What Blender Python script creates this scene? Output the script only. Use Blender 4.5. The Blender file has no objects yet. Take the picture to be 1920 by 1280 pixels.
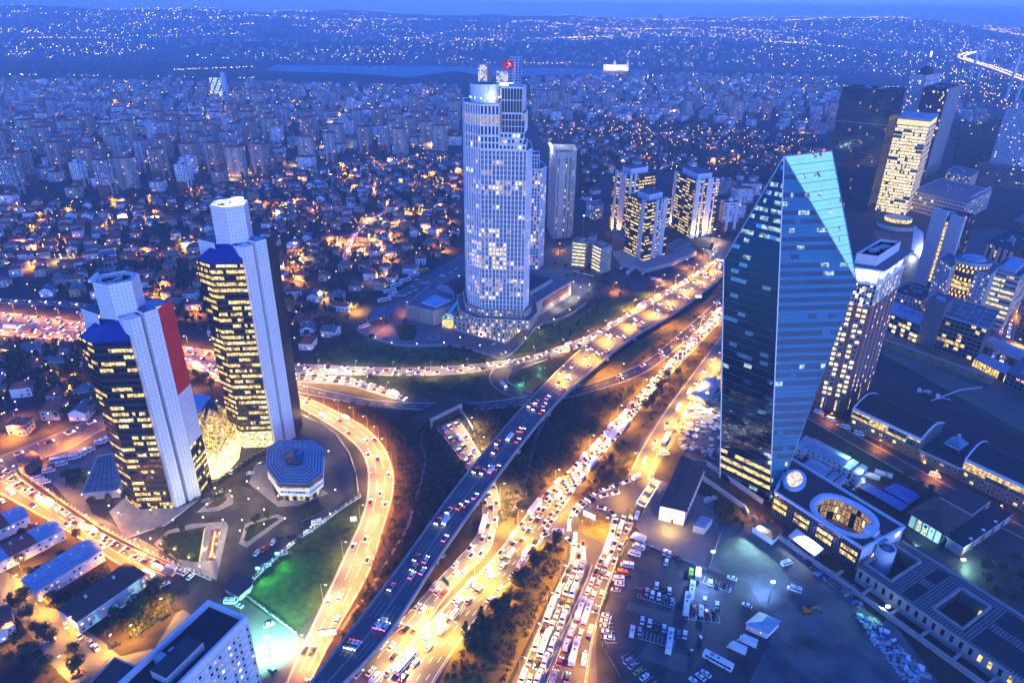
import bpy, math, random
import numpy as np
from mathutils import Vector, Matrix, noise as mnoise
random.seed(7)
S = bpy.context.scene
COL = S.collection
R = math.radians

# ---------------------------------------------------------------- camera (observation deck 230 m above the street)
CAM_H = 230.0; FPX = 1280.0; CX, CY = 960.0, 640.0
_nx, _ny = -36.0, 2635.0                       # where the plumb line vanishes, from the photo's centre
_n = math.hypot(_nx, _ny); TH = math.atan(FPX/_n); ROLL = math.atan2(-_nx, _ny)
cam_d = bpy.data.cameras.new('camera'); cam = bpy.data.objects.new('camera', cam_d); COL.objects.link(cam)
cam_d.sensor_width = 36; cam_d.lens = 36*FPX/1920; cam_d.clip_start = 1; cam_d.clip_end = 40000
cam.matrix_world = Matrix.Translation((0, 0, CAM_H)) @ Matrix.Rotation(math.pi/2-TH, 4, 'X') @ Matrix.Rotation(ROLL, 4, 'Z')
S.camera = cam
def ray(px, py):
    u, v = px-CX, py-CY; c, s = math.cos(ROLL), math.sin(ROLL)
    a, b = u*c+v*s, -u*s+v*c
    return a, FPX*math.cos(TH)-b*math.sin(TH), -FPX*math.sin(TH)-b*math.cos(TH)
def G(px, py, z=0.0):
    """surveyed map position of a photo point that lies at height z"""
    d = ray(px, py); t = (z-CAM_H)/d[2]
    return (d[0]*t, d[1]*t)
def GL(*pts, z=0.0): return [G(p[0], p[1], z) for p in pts]

# ---------------------------------------------------------------- sky, exposure
W = bpy.data.worlds.new('World'); S.world = W; W.use_nodes = True
wt = W.node_tree; bg = wt.nodes['Background']
sky = wt.nodes.new('ShaderNodeTexSky'); sky.sky_type = 'NISHITA'; sky.sun_disc = False
sky.sun_elevation = R(6.0); sky.sun_rotation = R(160); sky.altitude = 100
sky.air_density = 1.0; sky.dust_density = 0.2; sky.ozone_density = 5.0
tint = wt.nodes.new('ShaderNodeMix'); tint.data_type = 'RGBA'; tint.blend_type = 'MULTIPLY'; tint.inputs[0].default_value = 1
tint.inputs[7].default_value = (0.40, 0.76, 1.95, 1)
wt.links.new(sky.outputs[0], tint.inputs[6]); wt.links.new(tint.outputs[2], bg.inputs[0]); bg.inputs[1].default_value = 0.10
sun_d = bpy.data.lights.new('sun', 'SUN'); sun_d.energy = 0.30; sun_d.angle = R(50); sun_d.color = (0.52, 0.60, 1.0)   # soft afterglow low in the west
sun = bpy.data.objects.new('sun', sun_d); COL.objects.link(sun); sun.rotation_euler = Vector((-0.34*.99, 0.94*.99, -0.055)).to_track_quat('-Z', 'Y').to_euler()
S.view_settings.view_transform = 'Standard'; S.view_settings.look = 'None'
S.view_settings.gamma = 1; S.view_settings.use_curve_mapping = False; S.view_settings.exposure = 2.25
LAMP = 0.74          # lamp output against that exposure
S.render.engine = 'CYCLES'
cy = S.cycles; cy.use_denoising = True; cy.use_adaptive_sampling = True; cy.adaptive_threshold = 0.02
cy.max_bounces = 5; cy.diffuse_bounces = 2; cy.glossy_bounces = 3; cy.transmission_bounces = 3; cy.volume_bounces = 0
cy.transparent_max_bounces = 6; cy.sample_clamp_indirect = 4; cy.sample_clamp_direct = 0; cy.use_light_tree = True
cy.volume_max_steps = 16; cy.caustics_reflective = False; cy.caustics_refractive = False

# ---------------------------------------------------------------- materials
MATS = {}
def _n2(nt, typ, **kw):
    n = nt.nodes.new(typ)
    for k, v in kw.items(): setattr(n, k, v)
    return n
def mat(name, col, rough=0.7, metal=0.0, spec=0.4, emit=None, es=1.0, var=0.0, vscale=0.3, col2=None, bump=0.0, objcol=False, detail=3.0, stretch=None):
    """procedural material: colour varied by world-space noise; optional emission and bump"""
    m = bpy.data.materials.new(name); m.use_nodes = True; nt = m.node_tree
    b = nt.nodes['Principled BSDF']; b.inputs['Roughness'].default_value = rough; b.inputs['Metallic'].default_value = metal
    b.inputs['Specular IOR Level'].default_value = spec
    c = (*col, 1); b.inputs['Base Color'].default_value = c
    if objcol:
        oi = _n2(nt, 'ShaderNodeObjectInfo'); nt.links.new(oi.outputs['Color'], b.inputs['Base Color'])
    elif var or col2:
        geo = _n2(nt, 'ShaderNodeNewGeometry'); nz = _n2(nt, 'ShaderNodeTexNoise')
        nz.inputs['Scale'].default_value = vscale; nz.inputs['Detail'].default_value = detail; nz.inputs['Roughness'].default_value = 0.62
        src = geo.outputs['Position']
        if stretch:
            mp = _n2(nt, 'ShaderNodeMapping'); mp.inputs['Scale'].default_value = stretch; nt.links.new(src, mp.inputs[0]); src = mp.outputs[0]
        nt.links.new(src, nz.inputs['Vector'])
        rp = _n2(nt, 'ShaderNodeValToRGB'); nt.links.new(nz.outputs[0], rp.inputs[0])
        e = rp.color_ramp.elements; e[0].position = 0.32; e[1].position = 0.68
        if col2: e[0].color = c; e[1].color = (*col2, 1)
        else:
            e[0].color = (*[x*(1-var) for x in col], 1); e[1].color = (*[min(1, x*(1+var)) for x in col], 1)
        nt.links.new(rp.outputs[0], b.inputs['Base Color'])
        if bump:
            bp = _n2(nt, 'ShaderNodeBump'); bp.inputs['Strength'].default_value = bump; bp.inputs['Distance'].default_value = 0.5
            nt.links.new(nz.outputs[0], bp.inputs['Height']); nt.links.new(bp.outputs[0], b.inputs['Normal'])
    if emit:
        b.inputs['Emission Color'].default_value = (*emit, 1); b.inputs['Emission Strength'].default_value = es*LAMP
    m.cycles.emission_sampling = 'NONE'
    MATS[name] = m; return m
def lit(name, emit, es, lo=0.25, sc=0.8):
    """a lit room behind glass: brightness broken up as ceiling lights, blinds and furniture are"""
    m = mat(name, (0.05, 0.05, 0.05), 0.15, emit=emit, es=es); nt = m.node_tree; b = nt.nodes['Principled BSDF']
    geo = _n2(nt, 'ShaderNodeNewGeometry'); nz = _n2(nt, 'ShaderNodeTexNoise'); nz.inputs['Scale'].default_value = sc; nz.inputs['Detail'].default_value = 2
    mr = _n2(nt, 'ShaderNodeMapRange'); mr.inputs[1].default_value = 0.36; mr.inputs[2].default_value = 0.62
    mr.inputs[3].default_value = es*lo*LAMP; mr.inputs[4].default_value = es*1.25*LAMP
    nt.links.new(geo.outputs['Position'], nz.inputs['Vector']); nt.links.new(nz.outputs[0], mr.inputs[0]); nt.links.new(mr.outputs[0], b.inputs['Emission Strength'])
    return m
def pane(name, col, rough=0.06, metal=0.85):
    return mat(name, col, rough, metal=metal, spec=0.6)
# surfaces
mat('earth', (0.016, 0.012, 0.010), 0.95, col2=(0.06, 0.04, 0.022), vscale=0.05, bump=0.4, detail=8)
mat('city_ground', (0.016, 0.015, 0.014), 0.95, col2=(0.06, 0.054, 0.048), vscale=0.03, detail=8)
mat('grass', (0.008, 0.018, 0.005), 0.95, col2=(0.05, 0.08, 0.018), vscale=0.3, bump=0.8, detail=9)
mat('rough_grass', (0.04, 0.027, 0.012), 0.95, col2=(0.12, 0.08, 0.026), vscale=0.15, bump=0.5, detail=9)
mat('dry_grass', (0.10, 0.075, 0.012), 0.95, col2=(0.26, 0.19, 0.03), vscale=0.2, bump=0.4, detail=9)
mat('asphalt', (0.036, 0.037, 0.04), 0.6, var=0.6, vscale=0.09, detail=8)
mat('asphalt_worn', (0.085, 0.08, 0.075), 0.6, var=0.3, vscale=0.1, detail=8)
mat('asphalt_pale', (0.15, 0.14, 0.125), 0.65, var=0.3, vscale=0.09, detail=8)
mat('dirt_lot', (0.022, 0.025, 0.03), 0.8, col2=(0.15, 0.155, 0.16), vscale=0.06, bump=0.3, detail=9)
mat('sand', (0.10, 0.085, 0.06), 0.95, col2=(0.19, 0.16, 0.11), vscale=0.05, bump=0.3, detail=9)
mat('paving', (0.27, 0.25, 0.23), 0.8, var=0.15, vscale=0.4)
mat('paving_dark', (0.15, 0.14, 0.14), 0.8, var=0.15, vscale=0.4)
mat('kerb', (0.33, 0.31, 0.28), 0.85, var=0.15, vscale=0.5)
mat('line_white', (0.72, 0.72, 0.70), 0.7, var=0.12, vscale=1.2)
mat('line_worn', (0.34, 0.34, 0.33), 0.7, var=0.3, vscale=0.6)
mat('line_yellow', (0.75, 0.55, 0.08), 0.7, var=0.12, vscale=1.2)
mat('concrete', (0.33, 0.31, 0.28), 0.85, var=0.18, vscale=0.25, detail=6)
mat('concrete_dark', (0.16, 0.15, 0.14), 0.85, var=0.2, vscale=0.25, detail=6)
mat('stone_beige', (0.46, 0.38, 0.31), 0.8, var=0.1, vscale=0.2)
mat('stone_pale', (0.52, 0.46, 0.40), 0.8, var=0.1, vscale=0.2)
mat('white_panel', (0.72, 0.71, 0.70), 0.5, var=0.05, vscale=0.3)
mat('tower_white', (0.80, 0.80, 0.82), 0.5, var=0.05, vscale=0.1)
mat('silver_panel', (0.76, 0.75, 0.76), 0.45, metal=0.0, var=0.05, vscale=0.4)
mat('panel_joint', (0.2, 0.2, 0.22), 0.7)
mat('plaster_white', (0.78, 0.76, 0.73), 0.85, var=0.1, vscale=0.25)
mat('plaster_cream', (0.55, 0.47, 0.36), 0.85, var=0.1, vscale=0.25)
mat('plaster_pink', (0.52, 0.34, 0.28), 0.85, var=0.1, vscale=0.25)
mat('plaster_grey', (0.40, 0.41, 0.42), 0.85, var=0.1, vscale=0.25)
mat('plaster_ochre', (0.50, 0.33, 0.14), 0.85, var=0.1, vscale=0.25)
mat('tile_red', (0.36, 0.075, 0.045), 0.85, var=0.3, vscale=0.5)
mat('tile_brown', (0.22, 0.075, 0.045), 0.85, var=0.3, vscale=0.5)
mat('roof_grey', (0.14, 0.145, 0.16), 0.85, var=0.2, vscale=0.2)
mat('roof_dark', (0.045, 0.046, 0.05), 0.85, var=0.25, vscale=0.2)
mat('lawn', (0.03, 0.055, 0.012), 0.95, col2=(0.11, 0.16, 0.03), vscale=0.15, bump=0.6, detail=9)  # brighter copy of grass: glow of the avenue lamps put into the colour
mat('roof_felt', (0.02, 0.022, 0.026), 0.8, var=0.3, vscale=0.2)
mat('roof_sheet', (0.30, 0.38, 0.45), 0.5, metal=0.3, var=0.2, vscale=0.25)
mat('roof_brown', (0.075, 0.045, 0.04), 0.8, var=0.2, vscale=0.2)
mat('brick_red', (0.24, 0.085, 0.06), 0.85, var=0.15, vscale=0.4)
mat('brick_orange', (0.30, 0.14, 0.06), 0.85, var=0.15, vscale=0.4)
mat('blue_roof', (0.010, 0.02, 0.17), 0.25, spec=0.6, var=0.15, vscale=0.2)
mat('red_panel', (0.78, 0.008, 0.012), 0.4, var=0.1, vscale=0.3)
mat('dark_metal', (0.05, 0.05, 0.055), 0.45, metal=0.6)
mat('steel', (0.35, 0.36, 0.38), 0.4, metal=0.7)
mat('machine', (0.40, 0.42, 0.44), 0.55, metal=0.3, var=0.2, vscale=0.6)
mat('bark', (0.06, 0.045, 0.032), 0.9)
mat('bare_twig', (0.085, 0.065, 0.05), 0.9)
mat('leaf', (0.026, 0.044, 0.014), 0.8, col2=(0.075, 0.085, 0.022), vscale=0.45)
mat('leaf_dark', (0.012, 0.024, 0.012), 0.8, col2=(0.045, 0.06, 0.02), vscale=0.5)
mat('leaf_brown', (0.045, 0.028, 0.014), 0.85, col2=(0.12, 0.075, 0.03), vscale=0.5)
mat('water', (0.006, 0.02, 0.05), 0.4, spec=0.6)
mat('hill', (0.09, 0.11, 0.11), 0.95, var=0.35, vscale=0.004, detail=8)
mat('glass_dark', (0.012, 0.014, 0.02), 0.08, spec=0.8)
mat('glass_blue', (0.02, 0.035, 0.08), 0.08, spec=0.9)
mat('glass_teal', (0.02, 0.05, 0.06), 0.08, spec=0.9)
pane('glass_crystal', (0.34, 0.52, 0.66), 0.05, 0.9)
pane('glass_crystal_b', (0.28, 0.46, 0.60), 0.06, 0.9)
pane('glass_vision', (0.05, 0.085, 0.13), 0.05, 0.9)
pane('glass_tower', (0.05, 0.11, 0.18), 0.07, 0.85)
pane('glass_teal_m', (0.20, 0.34, 0.38), 0.07, 0.85)
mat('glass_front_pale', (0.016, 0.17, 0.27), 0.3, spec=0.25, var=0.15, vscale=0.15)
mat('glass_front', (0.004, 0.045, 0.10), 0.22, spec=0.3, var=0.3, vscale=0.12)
mat('glass_facet', (0.45, 0.80, 0.90), 0.35, spec=0.7, var=0.08, vscale=0.12, emit=(0.30, 0.78, 1.0), es=.15)  # pale tone and faint glow over every pane, added to brighten this facet
mat('window_dark', (0.015, 0.018, 0.03), 0.12, spec=0.7)
mat('frame_dark', (0.03, 0.03, 0.035), 0.5)
mat('frame_white', (0.7, 0.7, 0.7), 0.5)
mat('tyre', (0.012, 0.012, 0.012), 0.8)
mat('car_paint', (0.6, 0.6, 0.6), 0.28, spec=0.6, objcol=True)
mat('car_glass', (0.012, 0.014, 0.018), 0.06, spec=0.9)
mat('car_white', (0.75, 0.75, 0.74), 0.3, spec=0.6)
mat('car_silver', (0.35, 0.36, 0.38), 0.3, metal=0.5)
mat('car_black', (0.02, 0.02, 0.024), 0.25, spec=0.7)
mat('car_red', (0.35, 0.02, 0.015), 0.3, spec=0.6)
mat('car_yellow', (0.80, 0.50, 0.02), 0.3, spec=0.6)
mat('flag_red', (0.75, 0.01, 0.02), 0.7)
mat('flag_white', (0.85, 0.85, 0.85), 0.7)
# things that give off light
lit('lit_warm', (1.0, 0.62, 0.14), 0.6, 0.15, 0.55)
lit('lit_gold', (1.0, 0.60, 0.13), 0.56, 0.12, 0.5)
lit('lit_pale', (1.0, 0.80, 0.33), 0.64, 0.25, 0.6)
lit('lit_cool', (0.75, 0.95, 1.0), 0.5, 0.25, 0.6)
lit('lit_atrium', (1.0, 0.70, 0.22), 1.2, 0.55, 0.3)
lit('lit_dim', (1.0, 0.58, 0.20), 0.17, 0.2, 0.7)
lit('lit_teal', (0.55, 0.85, 0.80), 0.26, 0.1, 0.5)
mat('glow_warm', (0, 0, 0), emit=(1.0, 0.80, 0.42), es=3.0)
mat('glow_white', (0, 0, 0), emit=(0.9, 0.97, 1.0), es=3.5)
mat('glow_sodium', (0, 0, 0), emit=(1.0, 0.50, 0.10), es=6.0)
mat('glow_yellow', (0, 0, 0), emit=(1.0, 0.72, 0.20), es=7.0)
mat('glow_red', (0, 0, 0), emit=(1.0, 0.03, 0.02), es=4.0)
mat('glow_green', (0, 0, 0), emit=(0.1, 1.0, 0.5), es=3.0)
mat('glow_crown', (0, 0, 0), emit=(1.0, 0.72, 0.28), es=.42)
mat('stained_wall', (0.30, 0.26, 0.12), 0.9, col2=(0.10, 0.10, 0.07), vscale=0.25, detail=8)
mat('glow_edge', (0, 0, 0), emit=(0.9, 0.88, 1.0), es=.45)
mat('navy_roof', (0.008, 0.014, 0.04), 0.5)
mat('blue_sheet', (0.05, 0.12, 0.35), 0.5, var=0.3, vscale=0.3)
mat('machine_orange', (0.45, 0.16, 0.02), 0.5)
mat('glow_board', (0, 0, 0), emit=(0.92, 0.96, 1.0), es=.55)
mat('sign_green', (0.02, 0.22, 0.14), 0.4)
mat('headlight', (0, 0, 0), emit=(1.0, 0.93, 0.74), es=9.0)
mat('tail_light', (0.1, 0, 0), emit=(1.0, 0.06, 0.03), es=4.0)
mat('dot_orange', (0, 0, 0), emit=(1.0, 0.50, 0.14), es=4.0)
mat('dot_white', (0, 0, 0), emit=(0.9, 0.95, 1.0), es=3.2)
mat('dot_warm', (0, 0, 0), emit=(1.0, 0.74, 0.36), es=3.2)

# ---------------------------------------------------------------- mesh helpers
class MB:
    def __init__(s): s.v = []; s.f = []; s.m = []
    def add(s, vs, fs, m):
        o = len(s.v); s.v.extend(vs)
        for f in fs: s.f.append([i+o for i in f]); s.m.append(m)
    def poly(s, pts, m):
        o = len(s.v); s.v.extend([tuple(p) for p in pts]); s.f.append(list(range(o, o+len(pts)))); s.m.append(m)
    def prism(s, poly, z0, z1, m, mt=None, bottom=False):
        n = len(poly); o = len(s.v)
        a = sum(poly[i][0]*poly[(i+1) % n][1]-poly[(i+1) % n][0]*poly[i][1] for i in range(n))
        if a < 0: poly = poly[::-1]
        s.v.extend([(x, y, z0) for x, y in poly]); s.v.extend([(x, y, z1) for x, y in poly])
        for i in range(n):
            j = (i+1) % n; s.f.append([o+i, o+j, o+n+j, o+n+i]); s.m.append(m)
        s.f.append([o+n+i for i in range(n)]); s.m.append(mt or m)
        if bottom: s.f.append([o+n-1-i for i in range(n)]); s.m.append(m)
    def box(s, c, d, m, rz=0.0, mt=None):
        """box centred at c in x, y, standing on c.z"""
        x, y = d[0]/2, d[1]/2; q = math.cos(rz); w = math.sin(rz)
        s.prism([(c[0]+a*q-b*w, c[1]+a*w+b*q) for a, b in ((-x, -y), (x, -y), (x, y), (-x, y))], c[2], c[2]+d[2], m, mt, True)
    def bar(s, p, q, w, h, m):
        """beam of section w x h between two points"""
        p, q = Vector(p), Vector(q); d = (q-p).normalized(); up = Vector((0, 0, 1)) if abs(d.z) < 0.95 else Vector((1, 0, 0))
        a = d.cross(up).normalized()*w/2; b = a.cross(d).normalized()*h/2
        vs = [tuple(e+i*a+j*b) for e in (p, q) for i, j in ((-1, -1), (1, -1), (1, 1), (-1, 1))]
        s.add(vs, [(0, 1, 2, 3), (7, 6, 5, 4), (0, 4, 5, 1), (1, 5, 6, 2), (2, 6, 7, 3), (3, 7, 4, 0)], m)
    def tube(s, p, q, r0, r1, m, n=6):
        p, q = Vector(p), Vector(q); d = (q-p).normalized(); up = Vector((0, 0, 1)) if abs(d.z) < 0.9 else Vector((1, 0, 0))
        a = d.cross(up).normalized(); b = a.cross(d)
        vs = [tuple(e+(a*math.cos(t)+b*math.sin(t))*r) for e, r in ((p, r0), (q, r1)) for t in [2*math.pi*i/n for i in range(n)]]
        s.add(vs, [(i, (i+1) % n, n+(i+1) % n, n+i) for i in range(n)]+[tuple(range(n, 2*n)), tuple(range(n-1, -1, -1))], m)
    def ball(s, c, r, m):
        x, y, z = c
        s.add([(x+r, y, z), (x-r, y, z), (x, y+r, z), (x, y-r, z), (x, y, z+r), (x, y, z-r)],
              [(0, 2, 4), (2, 1, 4), (1, 3, 4), (3, 0, 4), (2, 0, 5), (1, 2, 5), (3, 1, 5), (0, 3, 5)], m)
    def dome(s, c, r, h, m, n=16, k=4):
        o = len(s.v)
        for j in range(k):
            t = j*math.pi/2/k
            s.v.extend([(c[0]+r*math.cos(t)*math.cos(2*math.pi*i/n), c[1]+r*math.cos(t)*math.sin(2*math.pi*i/n), c[2]+h*math.sin(t)) for i in range(n)])
        s.v.append((c[0], c[1], c[2]+h))
        for j in range(k-1):
            for i in range(n): s.f.append([o+j*n+i, o+j*n+(i+1) % n, o+j*n+n+(i+1) % n, o+j*n+n+i]); s.m.append(m)
        for i in range(n): s.f.append([o+(k-1)*n+i, o+(k-1)*n+(i+1) % n, o+k*n]); s.m.append(m)
    def mesh(s, name):
        me = bpy.data.meshes.new(name)
        me.from_pydata(s.v, [], s.f)
        keys = list(dict.fromkeys(s.m)); ix = {k: i for i, k in enumerate(keys)}
        for k in keys: me.materials.append(MATS[k])
        if len(keys) > 1: me.polygons.foreach_set('material_index', [ix[k] for k in s.m])
        me.update(); return me
    def build(s, name, parent=None, kind=None, label=None):
        o = bpy.data.objects.new(name, s.mesh(name)); COL.objects.link(o)
        if parent is not None:
            o.parent = parent
            if 'abs' in parent: o.location = -Vector(parent['abs'])
        if kind: o['kind'] = kind
        if label: o['label'] = label
        return o
def tag(o, label, cat, group=None, kind=None):
    o['label'] = label; o['category'] = cat
    if group: o['group'] = group
    if kind: o['kind'] = kind
    return o
def thing(name, label, cat, loc, group=None, absolute=True):
    """an Empty at the thing's base; parts of one-off things are meshed in map coordinates"""
    o = bpy.data.objects.new(name, None); COL.objects.link(o); o.location = loc; o.empty_display_size = 1
    if absolute: o['abs'] = tuple(loc)
    return tag(o, label, cat, group)
def struct(name, mb, kind='structure'):
    o = mb.build(name); o['kind'] = kind; return o
def copy_tree(o, parent=None):
    c = o.copy(); COL.objects.link(c); c.parent = parent
    for ch in o.children: copy_tree(ch, c)
    return c
def ccw(poly):
    n = len(poly); a = sum(poly[i][0]*poly[(i+1) % n][1]-poly[(i+1) % n][0]*poly[i][1] for i in range(n))
    return list(poly) if a > 0 else list(poly)[::-1]
def inside(p, poly):
    x, y = p; r = False; j = len(poly)-1
    for i in range(len(poly)):
        xi, yi = poly[i]; xj, yj = poly[j]
        if (yi > y) != (yj > y) and x < (xj-xi)*(y-yi)/(yj-yi)+xi: r = not r
        j = i
    return r
def inset(poly, d):
    """polygon moved inwards by d (counter-clockwise input)"""
    poly = ccw(poly); n = len(poly); out = []
    for i in range(n):
        p, a, b = Vector(poly[i]), Vector(poly[i-1]), Vector(poly[(i+1) % n])
        e1, e2 = (p-a).normalized(), (b-p).normalized(); n1, n2 = Vector((-e1.y, e1.x)), Vector((-e2.y, e2.x))
        k = (n1+n2); k = k/max(0.3, k.dot(n1)); out.append(tuple(p+k*d))
    return out
def rect(cx, cy, w, d, rz=0.0):
    q, s = math.cos(rz), math.sin(rz)
    return [(cx+a*q-b*s, cy+a*s+b*q) for a, b in ((-w/2, -d/2), (w/2, -d/2), (w/2, d/2), (-w/2, d/2))]
def facade(fr, gl, p0, p1, z0, z1, nx, nz, fm, pick, px=0.3, sz=0.3, dep=0.35, base=0.0, pm=None, sd=0.06):
    """wall from p0 to p1 (outside on its right hand): glass cells set back by dep behind piers and spandrel bands"""
    p0, p1 = Vector(p0), Vector(p1); L = (p1-p0).length
    if L < 0.3 or nx < 1 or nz < 1: return
    u = (p1-p0)/L; nrm = Vector((u.y, -u.x)); bw = L/nx; fh = (z1-z0)/nz; g = -nrm*dep
    P = lambda t, z, o: (p0.x+u.x*t+o.x, p0.y+u.y*t+o.y, z)
    hw = bw*px/2; hs = fh*min(.8, sz*.55); s = -nrm*sd; O = Vector((0, 0))
    for k in range(nz):
        za, zb = z0+k*fh+hs, z0+(k+1)*fh
        for i in range(nx):
            ta, tb = i*bw+hw*0.98, (i+1)*bw-hw*0.98
            gl.add([P(ta, za, g), P(tb, za, g), P(tb, zb, g), P(ta, zb, g)], [(0, 1, 2, 3)], pick(i, k))
    if sz > 0:
        for k in range(nz+1):
            za, zb = z0+k*fh, min(z1, z0+k*fh+hs)
            if k == nz: za, zb = z1-0.02, z1+0.25
            fr.add([P(0, za, s), P(L, za, s), P(L, zb, s), P(0, zb, s), P(0, zb, g*1.1), P(L, zb, g*1.1), P(0, za, g*1.1), P(L, za, g*1.1)],
                   [(0, 1, 2, 3), (3, 2, 5, 4), (6, 7, 1, 0)], fm)
    if px > 0:
        for i in range(nx+1):
            ta, tb = max(0, i*bw-hw), min(L, i*bw+hw)
            fr.add([P(ta, z0, O), P(tb, z0, O), P(tb, z1, O), P(ta, z1, O), P(ta, z0, g*1.1), P(ta, z1, g*1.1), P(tb, z0, g*1.1), P(tb, z1, g*1.1)],
                   [(0, 1, 2, 3), (4, 0, 3, 5), (1, 6, 7, 2)], pm or fm)
def lit_mix(share, dark='window_dark', lits=('lit_warm', 'lit_pale', 'lit_gold'), rng=random):
    return lambda i, k: rng.choice(lits) if rng.random() < share else dark
def lit_rows(share, dark, lits, seg=5, seed=1):
    """whole stretches of a floor lit or dark, as open-plan offices are"""
    def f(i, k):
        r = random.Random((i//seg)*7919+k*104729+seed*13); rr = random.Random(i*31+k*17+seed)
        return rr.choice(lits) if r.random() < share and rr.random() < 0.9 else dark
    return f
def walls(fr, gl, poly, z0, z1, fh, bw, fm, pick, **kw):
    poly = ccw(poly); n = len(poly); nz = max(1, round((z1-z0)/fh))
    for i in range(n):
        p, q = poly[i], poly[(i+1) % n]; L = math.dist(p, q)
        facade(fr, gl, p, q, z0, z1, max(1, round(L/bw)), nz, fm, pick, **kw)
def flat_roof(mb, poly, z, m, pm, h=0.9, t=0.4):
    """roof slab with a parapet round it"""
    poly = ccw(poly); inn = inset(poly, t); n = len(poly)
    mb.poly([(x, y, z) for x, y in inn], m)
    for i in range(n):
        j = (i+1) % n
        mb.add([(*poly[i], z-0.3), (*poly[j], z-0.3), (*poly[j], z+h), (*poly[i], z+h), (*inn[i], z+h), (*inn[j], z+h), (*inn[i], z), (*inn[j], z)],
               [(0, 1, 2, 3), (3, 2, 5, 4), (4, 5, 7, 6)], pm)
def hip_roof(mb, poly, z, h, m, over=0.6, ridge=0.5):
    """hipped roof over a rectangle given as four corners"""
    p = [Vector(q) for q in inset(poly, -over)]
    if (p[1]-p[0]).length < (p[2]-p[1]).length: p = p[1:]+p[:1]
    a, b = (p[0]+p[3])/2, (p[1]+p[2])/2; d = (b-a); w = (p[3]-p[0]).length; k = min(0.49, ridge*w/d.length)
    a2, b2 = a+d*k, b-d*k
    V = [(*q, z) for q in p]+[(*a2, z+h), (*b2, z+h)]
    mb.add(V, [(0, 1, 5, 4), (2, 3, 4, 5), (1, 2, 5), (3, 0, 4), (3, 2, 1, 0)], m)
def tower(name, label, cat, poly, z0, z1, fh, bw, fm, pick, roof='roof_grey', group=None, parent=None, par=1.0, **kw):
    """building with window grid on every side and a parapeted roof; parts facade, window (joined, too small to pick), roof"""
    poly = ccw(poly); cx = sum(p[0] for p in poly)/len(poly); cy_ = sum(p[1] for p in poly)/len(poly)
    t = parent or thing(name, label, cat, (cx, cy_, 0), group)
    fr, gl, rf = MB(), MB(), MB()
    walls(fr, gl, poly, z0, z1, fh, bw, fm, pick, **kw)
    flat_roof(rf, poly, z1+0.02, roof, fm, par)
    fr.build('facade_frame', t, 'stuff'); gl.build('window', t, 'stuff'); rf.build('roof', t); cl = MB(); clutter(cl, inset(poly, 1.5), z1, 6, int(abs(cx)+abs(cy_)), smax=3.4); cl.build('rooftop_unit', t, 'stuff')
    return t
def clutter(mb, poly, z, n, seed, m='machine', smax=4.0):
    """plant on a roof: cooling units, ducts, hatches"""
    r = random.Random(seed); poly = ccw(poly); c = Vector((sum(p[0] for p in poly)/len(poly), sum(p[1] for p in poly)/len(poly)))
    e = Vector(poly[1])-Vector(poly[0]); rz = math.atan2(e.y, e.x)
    for _ in range(n):
        a, b = r.choice(poly), r.choice(poly); p = c*0.35+(Vector(a)*r.random()+Vector(b)*(1-r.random()))*0.0+(c+(Vector(a)-c)*r.random()*0.75)*0.65
        mb.box((p.x, p.y, z), (r.uniform(0.8, smax), r.uniform(0.8, smax*0.7), r.uniform(0.6, 2.2)), m, rz)
def spot(loc, col, power, size=150, blend=0.6, rad=0.4, aim=None, parent=None):
    d = bpy.data.lights.new('lamp_light', 'SPOT'); d.color = col; d.energy = power*LAMP; d.spot_size = R(size); d.spot_blend = blend; d.shadow_soft_size = rad
    o = bpy.data.objects.new('lamp_light', d); COL.objects.link(o); o.location = loc
    if aim is not None: o.rotation_euler = (Vector(aim)-Vector(loc)).to_track_quat('-Z', 'Y').to_euler()
    if parent is not None:
        o.parent = parent
        if 'abs' in parent: o.location = Vector(loc)-Vector(parent['abs'])
    return o
def point(loc, col, power, rad=0.5, parent=None):
    d = bpy.data.lights.new('lamp_light', 'POINT'); d.color = col; d.energy = power*LAMP; d.shadow_soft_size = rad
    o = bpy.data.objects.new('lamp_light', d); COL.objects.link(o); o.location = loc
    if parent is not None:
        o.parent = parent
        if 'abs' in parent: o.location = Vector(loc)-Vector(parent['abs'])
    return o
# ---------------------------------------------------------------- ground, water, hills
def smooth(pts, n):
    """n points spaced evenly along a Catmull-Rom curve (2-d or 3-d)"""
    P = [Vector(p) for p in pts]; P = [P[0]*2-P[1]]+P+[P[-1]*2-P[-2]]; out = []
    for i in range(1, len(P)-2):
        a, b, c, d = P[i-1:i+3]
        for j in range(12):
            t = j/12; out.append(0.5*((2*b)+(c-a)*t+(2*a-5*b+4*c-d)*t*t+(3*b-a-3*c+d)*t**3))
    out.append(P[-2]); L = [0.0]
    for i in range(1, len(out)): L.append(L[-1]+(out[i]-out[i-1]).length)
    res = []; k = 0
    for i in range(n):
        s = L[-1]*i/(n-1)
        while k < len(L)-2 and L[k+1] < s: k += 1
        f = 0 if L[k+1] == L[k] else (s-L[k])/(L[k+1]-L[k]); res.append(out[k]+(out[k+1]-out[k])*f)
    return res
ROADS = []           # footprints kept clear of houses and trees
KEEP = []
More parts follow.
